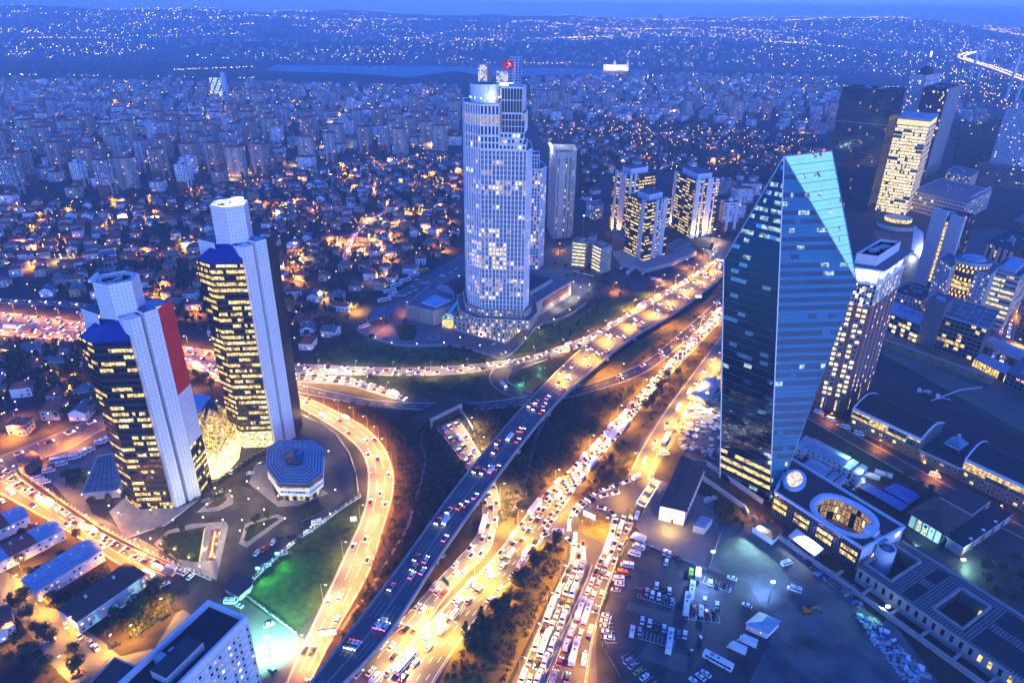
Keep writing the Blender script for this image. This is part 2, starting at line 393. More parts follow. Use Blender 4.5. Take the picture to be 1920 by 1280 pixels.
class Road:
    def __init__(s, name, left, right, m='asphalt', z=0.12, n=60, lanes=(), edge=True, zs=None, keep=True, w=0.16, dash=(3, 6), lm='line_white'):
        zz = zs or [0]*len(left)
        L = smooth([(*G(*p, z0), z0) for p, z0 in zip(left, zz)], n)
        zr = zs if zs and len(zs) == len(right) else [0]*len(right)
        Rr = smooth([(*G(*p, z0), z0) for p, z0 in zip(right, zr)], n)
        s.L, s.R, s.n, s.z, s.name = L, Rr, n, z, name
        mb = MB(); vs = [(p.x, p.y, p.z+z) for p in L]+[(p.x, p.y, p.z+z) for p in Rr]
        mb.add(vs, [(i, n+i, n+i+1, i+1) for i in range(n-1)], m); s.ob = struct(name, mb)
        if keep: ROADS.append([(p.x, p.y) for p in L]+[(p.x, p.y) for p in reversed(Rr)])
        mk = MB()
        def at(f, t):
            i = min(int(t), n-2); g = t-i; a = L[i].lerp(L[i+1], g); b = Rr[i].lerp(Rr[i+1], g); return a.lerp(b, f)
        s.at = at
        length = sum((at(.5, i+1)-at(.5, i)).length for i in range(n-1)); s.len = length
        def strip(f, t0, t1, k):
            ps = [at(f, t0+(t1-t0)*i/k) for i in range(k+1)]; vv = []
            for i, p in enumerate(ps):
                q = (ps[min(i+1, k)]-ps[max(i-1, 0)]).normalized(); o = Vector((-q.y, q.x, 0))*w/2
                vv += [(p.x+o.x, p.y+o.y, p.z+z+0.04), (p.x-o.x, p.y-o.y, p.z+z+0.04)]
            mk.add(vv, [(2*i, 2*i+1, 2*i+3, 2*i+2) for i in range(k)], lm)
        if edge:
            for f in (0.035, 0.965): strip(f, 0, n-1, n-1)
        for f, solid in lanes:
            if solid: strip(f, 0, n-1, n-1)
            else:
                step = (dash[0]+dash[1])/length*(n-1); t = 0.0
                while t+step < n-1: strip(f, t, t+step*dash[0]/(dash[0]+dash[1]), 2); t += step
        if not zs:
            kb = MB()
            for E_, sg in ((L, 1), (Rr, -1)):
                for i in range(n-1):
                    a, b = E_[i], E_[i+1]; q = (b-a).normalized(); o = Vector((-q.y, q.x, 0))*.35*sg
                    kb.add([(a.x, a.y, z), (b.x, b.y, z), (b.x, b.y, z+.14), (a.x, a.y, z+.14), (b.x+o.x, b.y+o.y, z+.14), (a.x+o.x, a.y+o.y, z+.14), (b.x+o.x, b.y+o.y, 0), (a.x+o.x, a.y+o.y, 0)], [(0, 1, 2, 3), (3, 2, 4, 5), (5, 4, 6, 7)], 'kerb')
            kb.build('kerb', s.ob, 'stuff')
        if mk.f: o = mk.build('road_markings', s.ob, 'stuff')
    def pose(s, f, t):
        """point and heading at fraction f across and t (0..1) along"""
        x = t*(s.n-1)*0.9999; p = s.at(f, x); q = s.at(f, min(x+0.4, s.n-1))-s.at(f, max(x-0.4, 0))
        return p, math.atan2(q.y, q.x)
def patch(name, pts, m, z, raw=False, keep=False, h=0.0, side='kerb'):
    P = pts if raw else GL(*pts); P = ccw(P); mb = MB()
    if h: mb.prism(P, 0, z, side, m)
    else: mb.poly([(x, y, z) for x, y in P], m)
    if keep: KEEP.append(P)
    return struct(name, mb)

def hill_h(x, y):
    d = max(0.0, y-3250.0)
    nz = mnoise.fractal(Vector((x*0.00042, y*0.00042, 3.1)), 1.0, 2.1, 4)
    near = 62*max(0, 1-abs(y-3900)/700)*max(0, 0.55+0.75*mnoise.noise(Vector((x*0.0011, 2.2, 0))))
    h = near+max(0, min(1, d/900))*(34+58*nz)+max(0, min(1, (y-5500)/2500))*(46+60*nz)
    for cx_, cy_, r, a in ((2300, 8200, 1500, 95), (4350, 8300, 1300, 80), (-1500, 9000, 2600, 60), (300, 8800, 1500, 45), (-5200, 7600, 2600, 70)):
        h += a*math.exp(-((x-cx_)**2+(y-cy_)**2)/r**2)
    return max(-1.0, h) if d > 0 else -1.0
g = MB(); g.poly([(-4000, 60, 0), (4200, 60, 0), (6500, 2450, 0), (-6500, 2450, 0)], 'city_ground')
sh_n = [(-6500, 2450)]+[(x, 2790+330*mnoise.noise(Vector((x*0.0017, 0.3, 0)))+(900 if x > 560 else 0)+(-60 if -900 < x < -380 else 0)+(900 if x < -1050 else 0)+(330 if -380 <= x < -120 else 0)) for x in range(-6400, 6500, 150)]+[(6500, 2450)]
for i in range(len(sh_n)-1):
    if sh_n[i][1] > 2450 or sh_n[i+1][1] > 2450:
        g.poly([(sh_n[i][0], 2450, 0), (sh_n[i+1][0], 2450, 0), (sh_n[i+1][0], max(2450, sh_n[i+1][1]), 0), (sh_n[i][0], max(2450, sh_n[i][1]), 0)], 'city_ground')
struct('ground', g)
wv = MB(); wv.poly([(-9000, 2300, -0.6), (9000, 2300, -0.6), (9000, 5200, -0.6), (-9000, 5200, -0.6)], 'water'); struct('water', wv)
hm = MB(); nx, ny = 110, 60; xs = [-9000+18000*i/nx for i in range(nx+1)]; ys = [3200+8300*(j/ny)**1.3 for j in range(ny+1)]
hm.add([(x, y, hill_h(x, y)) for y in ys for x in xs], [(j*(nx+1)+i, j*(nx+1)+i+1, (j+1)*(nx+1)+i+1, (j+1)*(nx+1)+i) for j in range(ny) for i in range(nx)], 'hill')
ho = struct('hills', hm)
for p_ in ho.data.polygons: p_.use_smooth = True

# patches of land, lowest first
patch('grass_verge', [(520, 690), (640, 640), (760, 655), (935, 672), (1060, 630), (1210, 565), (1240, 540), (1380, 470), (1360, 620), (1280, 720), (1180, 830), (1060, 960), (960, 1010), (760, 1290), (560, 1290), (640, 1130), (700, 1010), (725, 900), (690, 800), (600, 745)], 'rough_grass', 0.03, keep=True)
patch('dark_verge', [(590, 757), (700, 768), (850, 775), (990, 758), (1040, 750), (1010, 830), (900, 905), (860, 990), (780, 1080), (640, 1200), (600, 1280), (560, 1290), (690, 1080), (740, 950), (738, 880), (700, 800)], 'earth', 0.05)
patch('dark_lawn', [(540, 703), (640, 722), (760, 745), (900, 745), (930, 728), (918, 700), (875, 701), (640, 704)], 'grass', 0.05)
patch('loop_lawn', [(958, 710), (975, 693), (1010, 680), (1090, 660), (1060, 700), (1012, 735), (975, 727)], 'earth', 0.06)
patch('golden_verge', [(1090, 712), (1180, 650), (1290, 585), (1360, 540), (1350, 570), (1260, 640), (1200, 690), (1130, 712), (1060, 728)], 'dry_grass', 0.06)
patch('tower_lawn', [(610, 660), (690, 632), (790, 652), (925, 668), (1000, 620), (1060, 608), (1120, 570), (1190, 545), (1225, 548), (1205, 565), (1120, 610), (1060, 638), (945, 676), (860, 688), (740, 688), (640, 684)], 'lawn', 0.06)
patch('tower_forecourt', [(668, 618), (730, 570), (900, 500), (1070, 505), (1120, 530), (1080, 570), (1005, 612), (946, 670), (905, 663), (850, 650), (760, 650), (700, 636)], 'paving_dark', 0.08, keep=True)
patch('tower_yard', [(700, 582), (770, 530), (870, 475), (900, 480), (900, 520), (820, 560), (770, 600), (740, 610)], 'asphalt_worn', 0.09, keep=True)
patch('plaza_yard', [(990, 520), (1010, 470), (1130, 450), (1180, 500), (1320, 470), (1370, 445), (1380, 470), (1250, 540), (1150, 560), (1080, 560)], 'asphalt', 0.05, keep=True)
patch('office_campus', [(60, 880), (150, 830), (330, 760), (470, 800), (545, 770), (620, 795), (665, 880), (660, 925), (560, 1010), (450, 1105), (340, 1062), (190, 985)], 'asphalt', 0.06, keep=True)
patch('orange_forecourt', [(80, 885), (215, 830), (232, 862), (160, 905), (170, 960), (300, 1030), (290, 1045), (150, 965)], 'asphalt_pale', 0.09)
patch('green_lawn', [(452, 1118), (560, 1015), (665, 925), (690, 940), (672, 1000), (640, 1060), (590, 1150), (556, 1190), (450, 1120)], 'grass', 0.10, keep=True)
patch('teal_yard', [(435, 1110), (452, 1118), (556, 1190), (600, 1215), (545, 1300), (460, 1300), (400, 1130)], 'asphalt_worn', 0.11, keep=True)
patch('row_house_gardens', [(-120, 860), (0, 918), (160, 1018), (290, 1092), (420, 1120), (440, 1300), (-200, 1300)], 'earth', 0.05)
patch('lamp_street', [(-80, 1040), (20, 1075), (60, 1100), (130, 1160), (190, 1200), (225, 1230), (290, 1215), (330, 1150), (370, 1125), (395, 1140), (350, 1215), (230, 1290), (150, 1300), (100, 1250), (20, 1140), (-100, 1110)], 'asphalt_pale', 0.09)
patch('junction_road', [(286, 1092), (332, 1062), (400, 1092), (420, 1105), (412, 1128), (372, 1160), (330, 1135)], 'asphalt', 0.12)
patch('jam_apron', [(945, 1310), (1003, 1186), (1040, 1105), (1062, 1062), (1000, 1040), (1035, 985), (1073, 930), (1150, 905), (1190, 868), (1200, 830), (1245, 770), (1300, 700), (1345, 640), (1352, 690), (1290, 790), (1235, 870), (1200, 955), (1186, 1000), (1157, 1060), (1135, 1122), (1117, 1206), (1120, 1310)], 'asphalt_worn', 0.10, keep=True)
patch('avenue_grass', [(1167, 821), (1191, 842), (1187, 872), (1174, 899), (1137, 915), (1104, 934), (1073, 942), (1087, 905), (1117, 872)], 'rough_grass', 0.22, h=1)
patch('avenue_dirt', [(1197, 800), (1213, 780), (1262, 712), (1300, 670), (1345, 615), (1350, 640), (1300, 690), (1245, 765), (1205, 830)], 'rough_grass', 0.13)
patch('median_grass', [(815, 1310), (825, 1277), (855, 1213), (909, 1146), (956, 1092), (1003, 1031), (1030, 1014), (1053, 1010), (1066, 1020), (1055, 1065), (1040, 1098), (1003, 1172), (952, 1277), (940, 1310)], 'dry_grass', 0.24, h=1)
patch('roundabout_grass', [(1081, 969), (1094, 961), (1119, 958), (1137, 967), (1143, 980), (1142, 992), (1134, 1005), (1131, 1016), (1097, 1003), (1084, 992)], 'dry_grass', 0.26, h=1)
patch('parking_lot', [(1142, 1122), (1160, 1062), (1182, 1010), (1215, 1022), (1330, 1072), (1400, 1090), (1450, 1180), (1390, 1310), (1180, 1310), (1130, 1215), (1122, 1170)], 'asphalt', 0.09, keep=True)
patch('warehouse_yard', [(1190, 985), (1240, 900), (1345, 940), (1350, 1000), (1330, 1068), (1215, 1018)], 'paving_dark', 0.07, keep=True)
patch('dirt_lot', [(1330, 1068), (1352, 985), (1400, 970), (1475, 1010), (1530, 1040), (1640, 1120), (1800, 1310), (1390, 1310), (1452, 1180), (1400, 1090)], 'dirt_lot', 0.06, keep=True)
patch('scrap_yard', [(1265, 800), (1300, 740), (1352, 700), (1352, 900), (1300, 880)], 'sand', 0.08, keep=True)
patch('garden_court', [(1320, 880), (1352, 895), (1450, 960), (1480, 1010), (1420, 980), (1352, 985)], 'rough_grass', 0.07)
patch('dark_garden', [(1500, 800), (1530, 770), (1700, 870), (1960, 1040), (1960, 1200), (1700, 1010), (1480, 830)], 'earth', 0.04, keep=True)
patch('building_site', [(1630, 650), (1900, 800), (1990, 850), (1990, 760), (1860, 690), (1660, 610)], 'sand', 0.08, keep=True)
patch('site_track', [(1650, 632), (1680, 622), (1870, 715), (1990, 770), (1990, 800), (1850, 735)], 'asphalt_worn', 0.10)
patch('east_yard', [(1480, 1010), (1530, 1020), (1700, 1100), (1990, 1330), (1800, 1330), (1640, 1122)], 'earth', 0.09)
patch('pavilion_yard', [(1680, 985), (1760, 950), (1960, 1000), (1960, 1210), (1800, 1120)], 'asphalt', 0.07)
patch('east_city_ground', [(1640, 430), (1990, 430), (1990, 640), (1860, 690), (1650, 605)], 'asphalt', 0.03, keep=True)

for q in ([(1180, 1128), (1262, 1152), (1256, 1168), (1172, 1142)], [(1212, 1205), (1300, 1232), (1285, 1262), (1200, 1232)], [(1288, 1095), (1330, 1108), (1318, 1130), (1278, 1116)]): patch('tarmac_patch', q, 'asphalt_worn', .105)
# roads: left and right kerb lines read off the photo
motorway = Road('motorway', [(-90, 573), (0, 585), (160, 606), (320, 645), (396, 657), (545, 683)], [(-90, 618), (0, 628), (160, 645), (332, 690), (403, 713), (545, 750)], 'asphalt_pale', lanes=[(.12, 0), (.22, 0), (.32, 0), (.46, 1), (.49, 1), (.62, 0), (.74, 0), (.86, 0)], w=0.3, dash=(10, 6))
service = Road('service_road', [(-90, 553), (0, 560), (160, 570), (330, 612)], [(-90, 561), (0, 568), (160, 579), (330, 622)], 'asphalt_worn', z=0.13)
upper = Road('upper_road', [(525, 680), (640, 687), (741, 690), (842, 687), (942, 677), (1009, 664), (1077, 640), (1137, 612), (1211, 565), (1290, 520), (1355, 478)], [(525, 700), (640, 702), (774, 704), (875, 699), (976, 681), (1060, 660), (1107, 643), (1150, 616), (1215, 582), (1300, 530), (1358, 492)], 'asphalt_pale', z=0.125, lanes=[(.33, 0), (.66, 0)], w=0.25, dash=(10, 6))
tunnel_in = Road('tunnel_road', [(525, 697), (640, 707), (690, 717), (731, 731), (759, 744)], [(525, 716), (640, 721), (700, 736), (744, 749), (752, 752)], 'asphalt_pale', z=0.13, lanes=[(.5, 0)], w=0.25)
blue_road = Road('link_road', [(540, 716), (640, 739), (707, 751), (808, 756), (909, 754), (1000, 741), (1063, 731), (1144, 707), (1211, 677), (1258, 640), (1310, 595), (1358, 553)], [(540, 732), (640, 751), (724, 764), (842, 769), (942, 764), (1010, 755), (1056, 747), (1144, 724), (1211, 697), (1265, 657), (1318, 610), (1360, 565)], 'asphalt', z=0.14, lanes=[(.5, 0)], w=0.25, n=80)
loop = Road('loop_road', [(1006, 737), (976, 729), (954, 716), (954, 704), (969, 694), (1003, 682), (1050, 666)], [(996, 750), (955, 742), (928, 727), (917, 710), (923, 694), (946, 682), (1000, 668)], 'asphalt', z=0.135, lanes=[], w=0.25)
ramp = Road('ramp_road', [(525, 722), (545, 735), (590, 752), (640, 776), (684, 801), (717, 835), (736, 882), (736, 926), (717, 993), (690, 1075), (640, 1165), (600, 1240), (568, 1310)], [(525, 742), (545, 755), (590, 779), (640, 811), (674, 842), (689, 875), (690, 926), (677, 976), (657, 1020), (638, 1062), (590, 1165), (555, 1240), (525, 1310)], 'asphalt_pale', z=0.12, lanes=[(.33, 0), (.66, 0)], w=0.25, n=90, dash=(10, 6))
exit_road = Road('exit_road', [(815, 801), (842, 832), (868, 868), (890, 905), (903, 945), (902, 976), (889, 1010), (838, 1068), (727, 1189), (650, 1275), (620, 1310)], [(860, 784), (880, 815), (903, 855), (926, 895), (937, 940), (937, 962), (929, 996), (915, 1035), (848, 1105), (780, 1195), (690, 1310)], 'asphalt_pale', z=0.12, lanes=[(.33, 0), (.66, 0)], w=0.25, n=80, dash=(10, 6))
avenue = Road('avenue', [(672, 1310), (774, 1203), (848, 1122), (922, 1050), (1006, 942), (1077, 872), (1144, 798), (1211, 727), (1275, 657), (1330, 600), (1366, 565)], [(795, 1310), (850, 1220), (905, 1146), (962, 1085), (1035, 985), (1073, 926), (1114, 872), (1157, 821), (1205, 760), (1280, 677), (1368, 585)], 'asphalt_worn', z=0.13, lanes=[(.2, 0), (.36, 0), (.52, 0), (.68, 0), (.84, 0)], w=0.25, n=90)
east_lane = Road('service_lane', [(1185, 880), (1205, 840), (1250, 768), (1300, 700), (1352, 630)], [(1215, 900), (1232, 855), (1275, 790), (1320, 725), (1362, 665)], 'asphalt_worn', z=0.14, lanes=[], w=0.2)
street = Road('south_street', [(-80, 850), (20, 879), (40, 898), (111, 947), (188, 998), (269, 1038), (336, 1066)], [(-90, 895), (0, 926), (40, 947), (101, 980), (161, 1016), (235, 1065), (289, 1091)], 'asphalt_worn', z=0.13, lanes=[(.55, 1), (.28, 0)], w=0.22)
side_road = Road('side_road', [(-30, 868), (60, 832), (120, 808), (198, 775), (330, 730)], [(25, 882), (78, 860), (134, 840), (205, 800), (335, 752)], 'asphalt_worn', z=0.14, lanes=[(.5, 0)])
far_street = Road('yard_road', [(668, 620), (720, 585), (800, 540), (880, 498)], [(690, 640), (745, 598), (815, 560), (890, 520)], 'asphalt_worn', z=0.13)
villa_street = Road('villa_street', [(640, 490), (660, 440), (690, 410), (720, 395)], [(652, 494), (672, 446), (700, 416), (730, 401)], 'asphalt_worn', z=0.1)
jam_l = Road('queue_lanes', [(958, 1310), (1008, 1186), (1044, 1105), (1068, 1051), (1074, 1010)], [(1000, 1310), (1048, 1199), (1086, 1095), (1098, 1060), (1097, 1025)], 'asphalt_worn', z=0.15, lanes=[(.33, 0), (.66, 0)], w=0.25, keep=False)
jam_r = Road('bus_lanes', [(1010, 1310), (1057, 1199), (1107, 1082), (1137, 1016), (1148, 970)], [(1095, 1310), (1110, 1206), (1134, 1115), (1155, 1058), (1188, 980)], 'asphalt_worn', z=0.155, lanes=[(.36, 0)], w=0.25, keep=False)
east_street = Road('east_street', [(1895, 480), (1880, 560), (1860, 640), (1845, 680)], [(1925, 480), (1912, 560), (1900, 640), (1885, 700)], 'asphalt_pale', z=0.12)
south_lane = Road('campus_lane', [(1510, 760), (1560, 790), (1700, 868), (1850, 950), (1960, 1010)], [(1500, 775), (1550, 805), (1690, 885), (1840, 968), (1960, 1032)], 'asphalt', z=0.12)

# the flyover: a deck 8 m up on piers, with parapets
VL = [(560, 1312), (640, 1208), (747, 1067), (875, 890), (1006, 737), (1109, 640), (1195, 588), (1275, 540), (1352, 486)]
VR = [(612, 1312), (722, 1196), (828, 1036), (924, 903), (1046, 752), (1174, 641), (1262, 588), (1325, 543), (1372, 503)]
VZ = [8, 8, 8, 8, 8, 7, 5, 2.5, 0.3]
fly = Road('flyover_road', VL, VR, 'asphalt_worn', z=0.30, zs=VZ, n=90, lanes=[(.19, 0), (.34, 0), (.49, 1), (.52, 1), (.67, 0), (.82, 0)], w=0.2, dash=(9, 11), lm='line_worn')
fd = MB(); fp = MB()
for i in range(fly.n-1):
    a, b, c, d = fly.L[i], fly.L[i+1], fly.R[i+1], fly.R[i]
    if min(a.z, b.z) > 1.2:
        o = Vector((0, 0, 1.3)); q = (d-a).normalized()*0.5
        fd.add([tuple(v) for v in (a-q, b-q, c+q, d+q, a-q-o, b-q-o, c+q-o, d+q-o)], [(4, 7, 6, 5), (0, 4, 5, 1), (2, 6, 7, 3)], 'concrete')
    for e, f, s_ in ((a, b, -1), (d, c, 1)):
        q = (d-a).normalized()*0.25*s_; h = Vector((0, 0, 1.1))
        fp.add([tuple(v) for v in (e+q*2, f+q*2, f+q*2+h, e+q*2+h, e, f, f+h, e+h)], [(0, 1, 2, 3), (7, 6, 5, 4), (3, 2, 6, 7)], 'concrete')
fd.build('bridge_deck', fly.ob); fp.build('parapet', fly.ob)
for i in range(6, 62, 7):
    a, d = fly.L[i], fly.R[i]; m_ = (a+d)/2; q = (d-a); rz = math.atan2(q.y, q.x); pr = MB()
    if m_.z < 4: continue
    pr.box((m_.x, m_.y, m_.z-2.6), (q.length+2.4, 2.2, 1.4), 'concrete', rz)
    for k in (-0.27, 0.27): pr.tube((m_.x+q.x*k, m_.y+q.y*k, -0.2), (m_.x+q.x*k, m_.y+q.y*k, m_.z-2.6), 0.9, 0.9, 'concrete', 10)
    pr.build('pier', fly.ob)
# ---------------------------------------------------------------- twin office towers on the left
def panel_wall(mb, p0, p1, z0, z1, m='silver_panel', fh=1.9, bw=1.7, jm='panel_joint'):
    """clad wall: panels with recessed joints"""
    p0, p1 = Vector(p0), Vector(p1); L = (p1-p0).length; u = (p1-p0)/L; n_ = Vector((u.y, -u.x))*0.06
    mb.add([(*p0, z0), (*p1, z0), (*p1, z1), (*p0, z1)], [(0, 1, 2, 3)], jm)
    nx, nz = max(1, round(L/bw)), max(1, round((z1-z0)/fh)); g = 0.055
    for i in range(nx):
        a, b = p0+u*(L*i/nx+g)+n_, p0+u*(L*(i+1)/nx-g)+n_
        for k in range(nz):
            za, zb = z0+(z1-z0)*k/nz+g, z0+(z1-z0)*(k+1)/nz-g
            mb.add([(*a, za), (*b, za), (*b, zb), (*a, zb)], [(0, 1, 2, 3)], m)
def twin(ox, oy, label, z_slab, z_eave, z_eave2, z_crown, red, share, seed):
    o = lambda x, y: (x+ox, y+oy)
    K = o(-178.5, 287.5)
    A, B, C = o(-197, 279), o(-187.5, 272.5), o(-171, 274)
    Ap, Bp, Cp = o(-160.5, 297), o(-169.5, 303), o(-186, 301)
    Sa, E_, Wn, Wf = o(-170.6, 275.5), o(-163, 286), o(-193.5, 289.5), o(-196.2, 286.2)
    t = thing('office_tower', label, 'tower', (*K, 0), 'twin office towers with clad spines')
    fr, gl = MB(), MB(); fh = 3.35
    lits = ('lit_warm', 'lit_gold', 'lit_pale', 'lit_gold')
    pk = lambda sd: lit_rows(share, 'glass_dark', lits, 4, seed+sd)
    z0 = 11 if not red else 4
    for (p, q, ze, sd) in ((A, B, z_eave, 1), (B, C, z_eave, 2), (Wf, A, z_eave, 3), (Ap, Bp, z_eave2, 4), (Bp, Cp, z_eave2, 5), (Cp, Wn, z_eave2, 6)):
        nz = round((ze-z0)/fh)
        facade(fr, gl, p, q, z0, ze, max(3, round(math.dist(p, q)/1.45)), nz, 'frame_dark', pk(sd), px=0.10, sz=0.85, dep=0.12, pm='dark_metal', sd=0.05)
        facade(fr, gl, p, q, 0, z0, max(3, round(math.dist(p, q)/1.45)), 2, 'frame_dark', (lambda i, k: 'lit_pale') if not red else lit_mix(.5, 'glass_dark', lits), px=0.12, sz=0.06, dep=0.12)
    fr.build('facade_frame', t, 'stuff'); gl.build('window', t, 'stuff')
    # faceted blue roofs rising to the shaft
    rf = MB(); zr = z_eave+9; Q = lambda p, z: (*p, z); h1, h2, h3 = o(-186, 283), o(-178, 278.5), o(-172, 279)
    for f in ((Wf, A, h1), (A, B, h2, h1), (B, C, h3, h2)): rf.poly([Q(p, z_eave) if p in (Wf, A, B, C) else Q(p, zr) for p in f], 'blue_roof')
    for p, q in ((Wf, A), (A, B), (B, C)): rf.poly([Q(p, z_eave-0.3), Q(q, z_eave-0.3), Q(q, z_eave+0.5), Q(p, z_eave+0.5)], 'blue_roof')
    rf.build('roof', t, label='faceted blue roof slope below the shaft')
    rf = MB(); rf.poly([Q(p, z_eave2+(0 if p in (Ap, Bp, Cp) else 3)) for p in (E_, Ap, Bp, Cp, Wn, K)], 'blue_roof'); rf.build('roof', t)
    # clad spine: two panelled slabs with a dark slot between them, and the wing behind
    sp = MB(); u = (Vector(E_)-Vector(Sa)).normalized(); nn = Vector((u.y, -u.x)); L = math.dist(Sa, E_)
    P = lambda a, b: tuple(Vector(Sa)+u*a+nn*b)
    s1, s2 = L*0.40, L*0.50
    panel_wall(sp, P(-1.2, -2.5), P(0, 1.3), 0, z_slab-1.5); panel_wall(sp, P(0, 1.3), P(s1, 1.3), 0, z_slab-1.5); panel_wall(sp, P(s1, 1.3), P(s1, -1.6), 0, z_slab-1.5)
    panel_wall(sp, P(s2, -1.6), P(s2, 2.0), 0, z_slab); panel_wall(sp, P(s2, 2.0), P(L, 2.0), 0, z_slab); 
    sp.poly([(*P(s1, -1.6), 0), (*P(s2, -1.6), 0), (*P(s2, -1.6), z_slab-4), (*P(s1, -1.6), z_slab-4)], 'glass_dark')
    sp.poly([(*p, z_slab-1.5) for p in (P(-1.2, -2.5), P(0, 1.3), P(s1, 1.3), P(s1, -4), P(-1.2, -4))], 'silver_panel')
    sp.poly([(*p, z_slab) for p in (P(s2, -6), P(s2, 2.0), P(L, 2.0), P(L, -6))], 'blue_roof')
    sp.poly([(*p, z_slab-1.5) for p in (P(s1, -6), P(s1, -1.6), P(s2, -1.6), P(s2, -6))], 'roof_dark')
    panel_wall(sp, P(s2, -6), P(s2, -1.6), z_slab-8, z_slab); panel_wall(sp, P(-1.2, -9), P(-1.2, -2.5), z_eave-2, z_slab-1.5)
    sp.build('clad_spine', t, 'stuff')
    rp = MB(); E2 = P(L, 2.0); back = Ap
    if red:
        panel_wall(rp, E2, back, z_slab-46, z_slab-0.3, 'red_panel', 3.3, 1.6); rp.build('red_side_panel', t, 'stuff', 'bright red clad side wall'); rp = MB()
        panel_wall(rp, E2, back, 30, z_slab-46, 'silver_panel', 3.3, 1.6); rp.build('side_panel', t, 'stuff')
        r2, g2 = MB(), MB(); facade(r2, g2, E2, back, 0, 30, 6, 9, 'frame_dark', pk(9), px=.1, sz=.9, dep=.1); r2.build('side_frame', t, 'stuff'); g2.build('window', t, 'stuff')
    else:
        panel_wall(rp, E2, back, 0, z_slab, 'dark_metal', 3.3, 1.6, 'frame_dark'); rp.build('side_panel', t, 'stuff')
    wg = MB(); n = [Wn, o(-196.8, 284.5), o(-194.5, 283)]
    for a, b in ((o(-194, 292), o(-197.4, 286)), (o(-197.4, 286), o(-186, 279.5)), (o(-186, 281), o(-186, 292))): panel_wall(wg, a, b, z_eave+0.6 if a != o(-194, 292) else 0, z_slab-1)
    wg.poly([(*q, z_slab-1) for q in (o(-194, 292), o(-197.4, 286), o(-186, 279.5), o(-186, 292))], 'roof_grey'); wg.build('wing_panel', t, 'stuff')
    # six-sided shaft with its plant deck
    cr = MB(); hx = [(K[0]+9.4*math.cos(a), K[1]+9.4*math.sin(a)) for a in [R(-22+60*i) for i in range(6)]]
    for i in range(6): panel_wall(cr, hx[i], hx[(i+1) % 6], z_eave+3, z_crown, fh=1.9, bw=1.6)
    cr.build('crown_shaft', t, 'stuff')
    rg = MB(); h2 = inset(hx, 0.6); rg.poly([(*q, z_crown-2) for q in hx], 'roof_dark')
    for i in range(6):
        j = (i+1) % 6; rg.add([(*hx[i], z_crown+.02), (*hx[j], z_crown+.02), (*h2[j], z_crown+.02), (*h2[i], z_crown+.02), (*h2[j], z_crown-2), (*h2[i], z_crown-2)], [(0, 1, 2, 3), (3, 2, 4, 5)], 'silver_panel')
    for i in range(0, 20): a = i*math.pi/10; rg.bar((K[0]+6.6*math.cos(a), K[1]+6.6*math.sin(a), z_crown-1.9), (K[0]+6.6*math.cos(a), K[1]+6.6*math.sin(a), z_crown-0.2), .25, .25, 'steel')
    for i in range(20):
        a, b = i*math.pi/10, (i+1)*math.pi/10
        rg.bar((K[0]+6.6*math.cos(a), K[1]+6.6*math.sin(a), z_crown-.2), (K[0]+6.6*math.cos(b), K[1]+6.6*math.sin(b), z_crown-.2), .7, .2, 'white_panel')
    clutter(rg, inset(hx, 3), z_crown-2, 7, seed); rg.build('roof_deck', t, 'stuff')
    if red:
        e = MB(); a, b = Vector(hx[4]), Vector(hx[3]); mid = (a+b)/2; w = (b-a).normalized(); n_ = Vector((w.y, -w.x)); n_ = n_ if (mid+n_-Vector(K)).length > (mid-Vector(K)).length else -n_
        for zc in (z_crown-7.5, z_crown-14.3):
            c = mid+n_*0.2; e.poly([(c.x+w.x*3.3*math.cos(q), c.y+w.y*3.3*math.cos(q), zc+3.3*math.sin(q)) for q in [2*math.pi*i/28 for i in range(28)]], 'dark_metal')
        e.build('wall_emblem', t, label='two round dark discs one above the other')
        bm_ = MB(); bm_.bar((*tuple(Vector(hx[3])+n_*1.2), z_crown+.4), (*tuple(Vector(hx[4])+n_*1.0), z_crown+.4), 1.2, 1.3, 'white_panel'); bm_.build('cleaning_cradle', t)
    else:
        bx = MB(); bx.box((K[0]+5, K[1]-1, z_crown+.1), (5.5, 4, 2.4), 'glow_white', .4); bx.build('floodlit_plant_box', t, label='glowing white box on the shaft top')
        point((K[0]+3, K[1]-4, z_crown+4), (.9, .97, 1), 3500, 1, t)
    return t
twin(0, 0, 'shorter dark office tower with clad white spine and red side wall', 106, 94, 103, 119.5, True, .52, 5)
twin(33.5, 55, 'taller dark office tower with many lit floors and floodlit white shaft top', 122, 112, 116, 140, False, .74, 23)

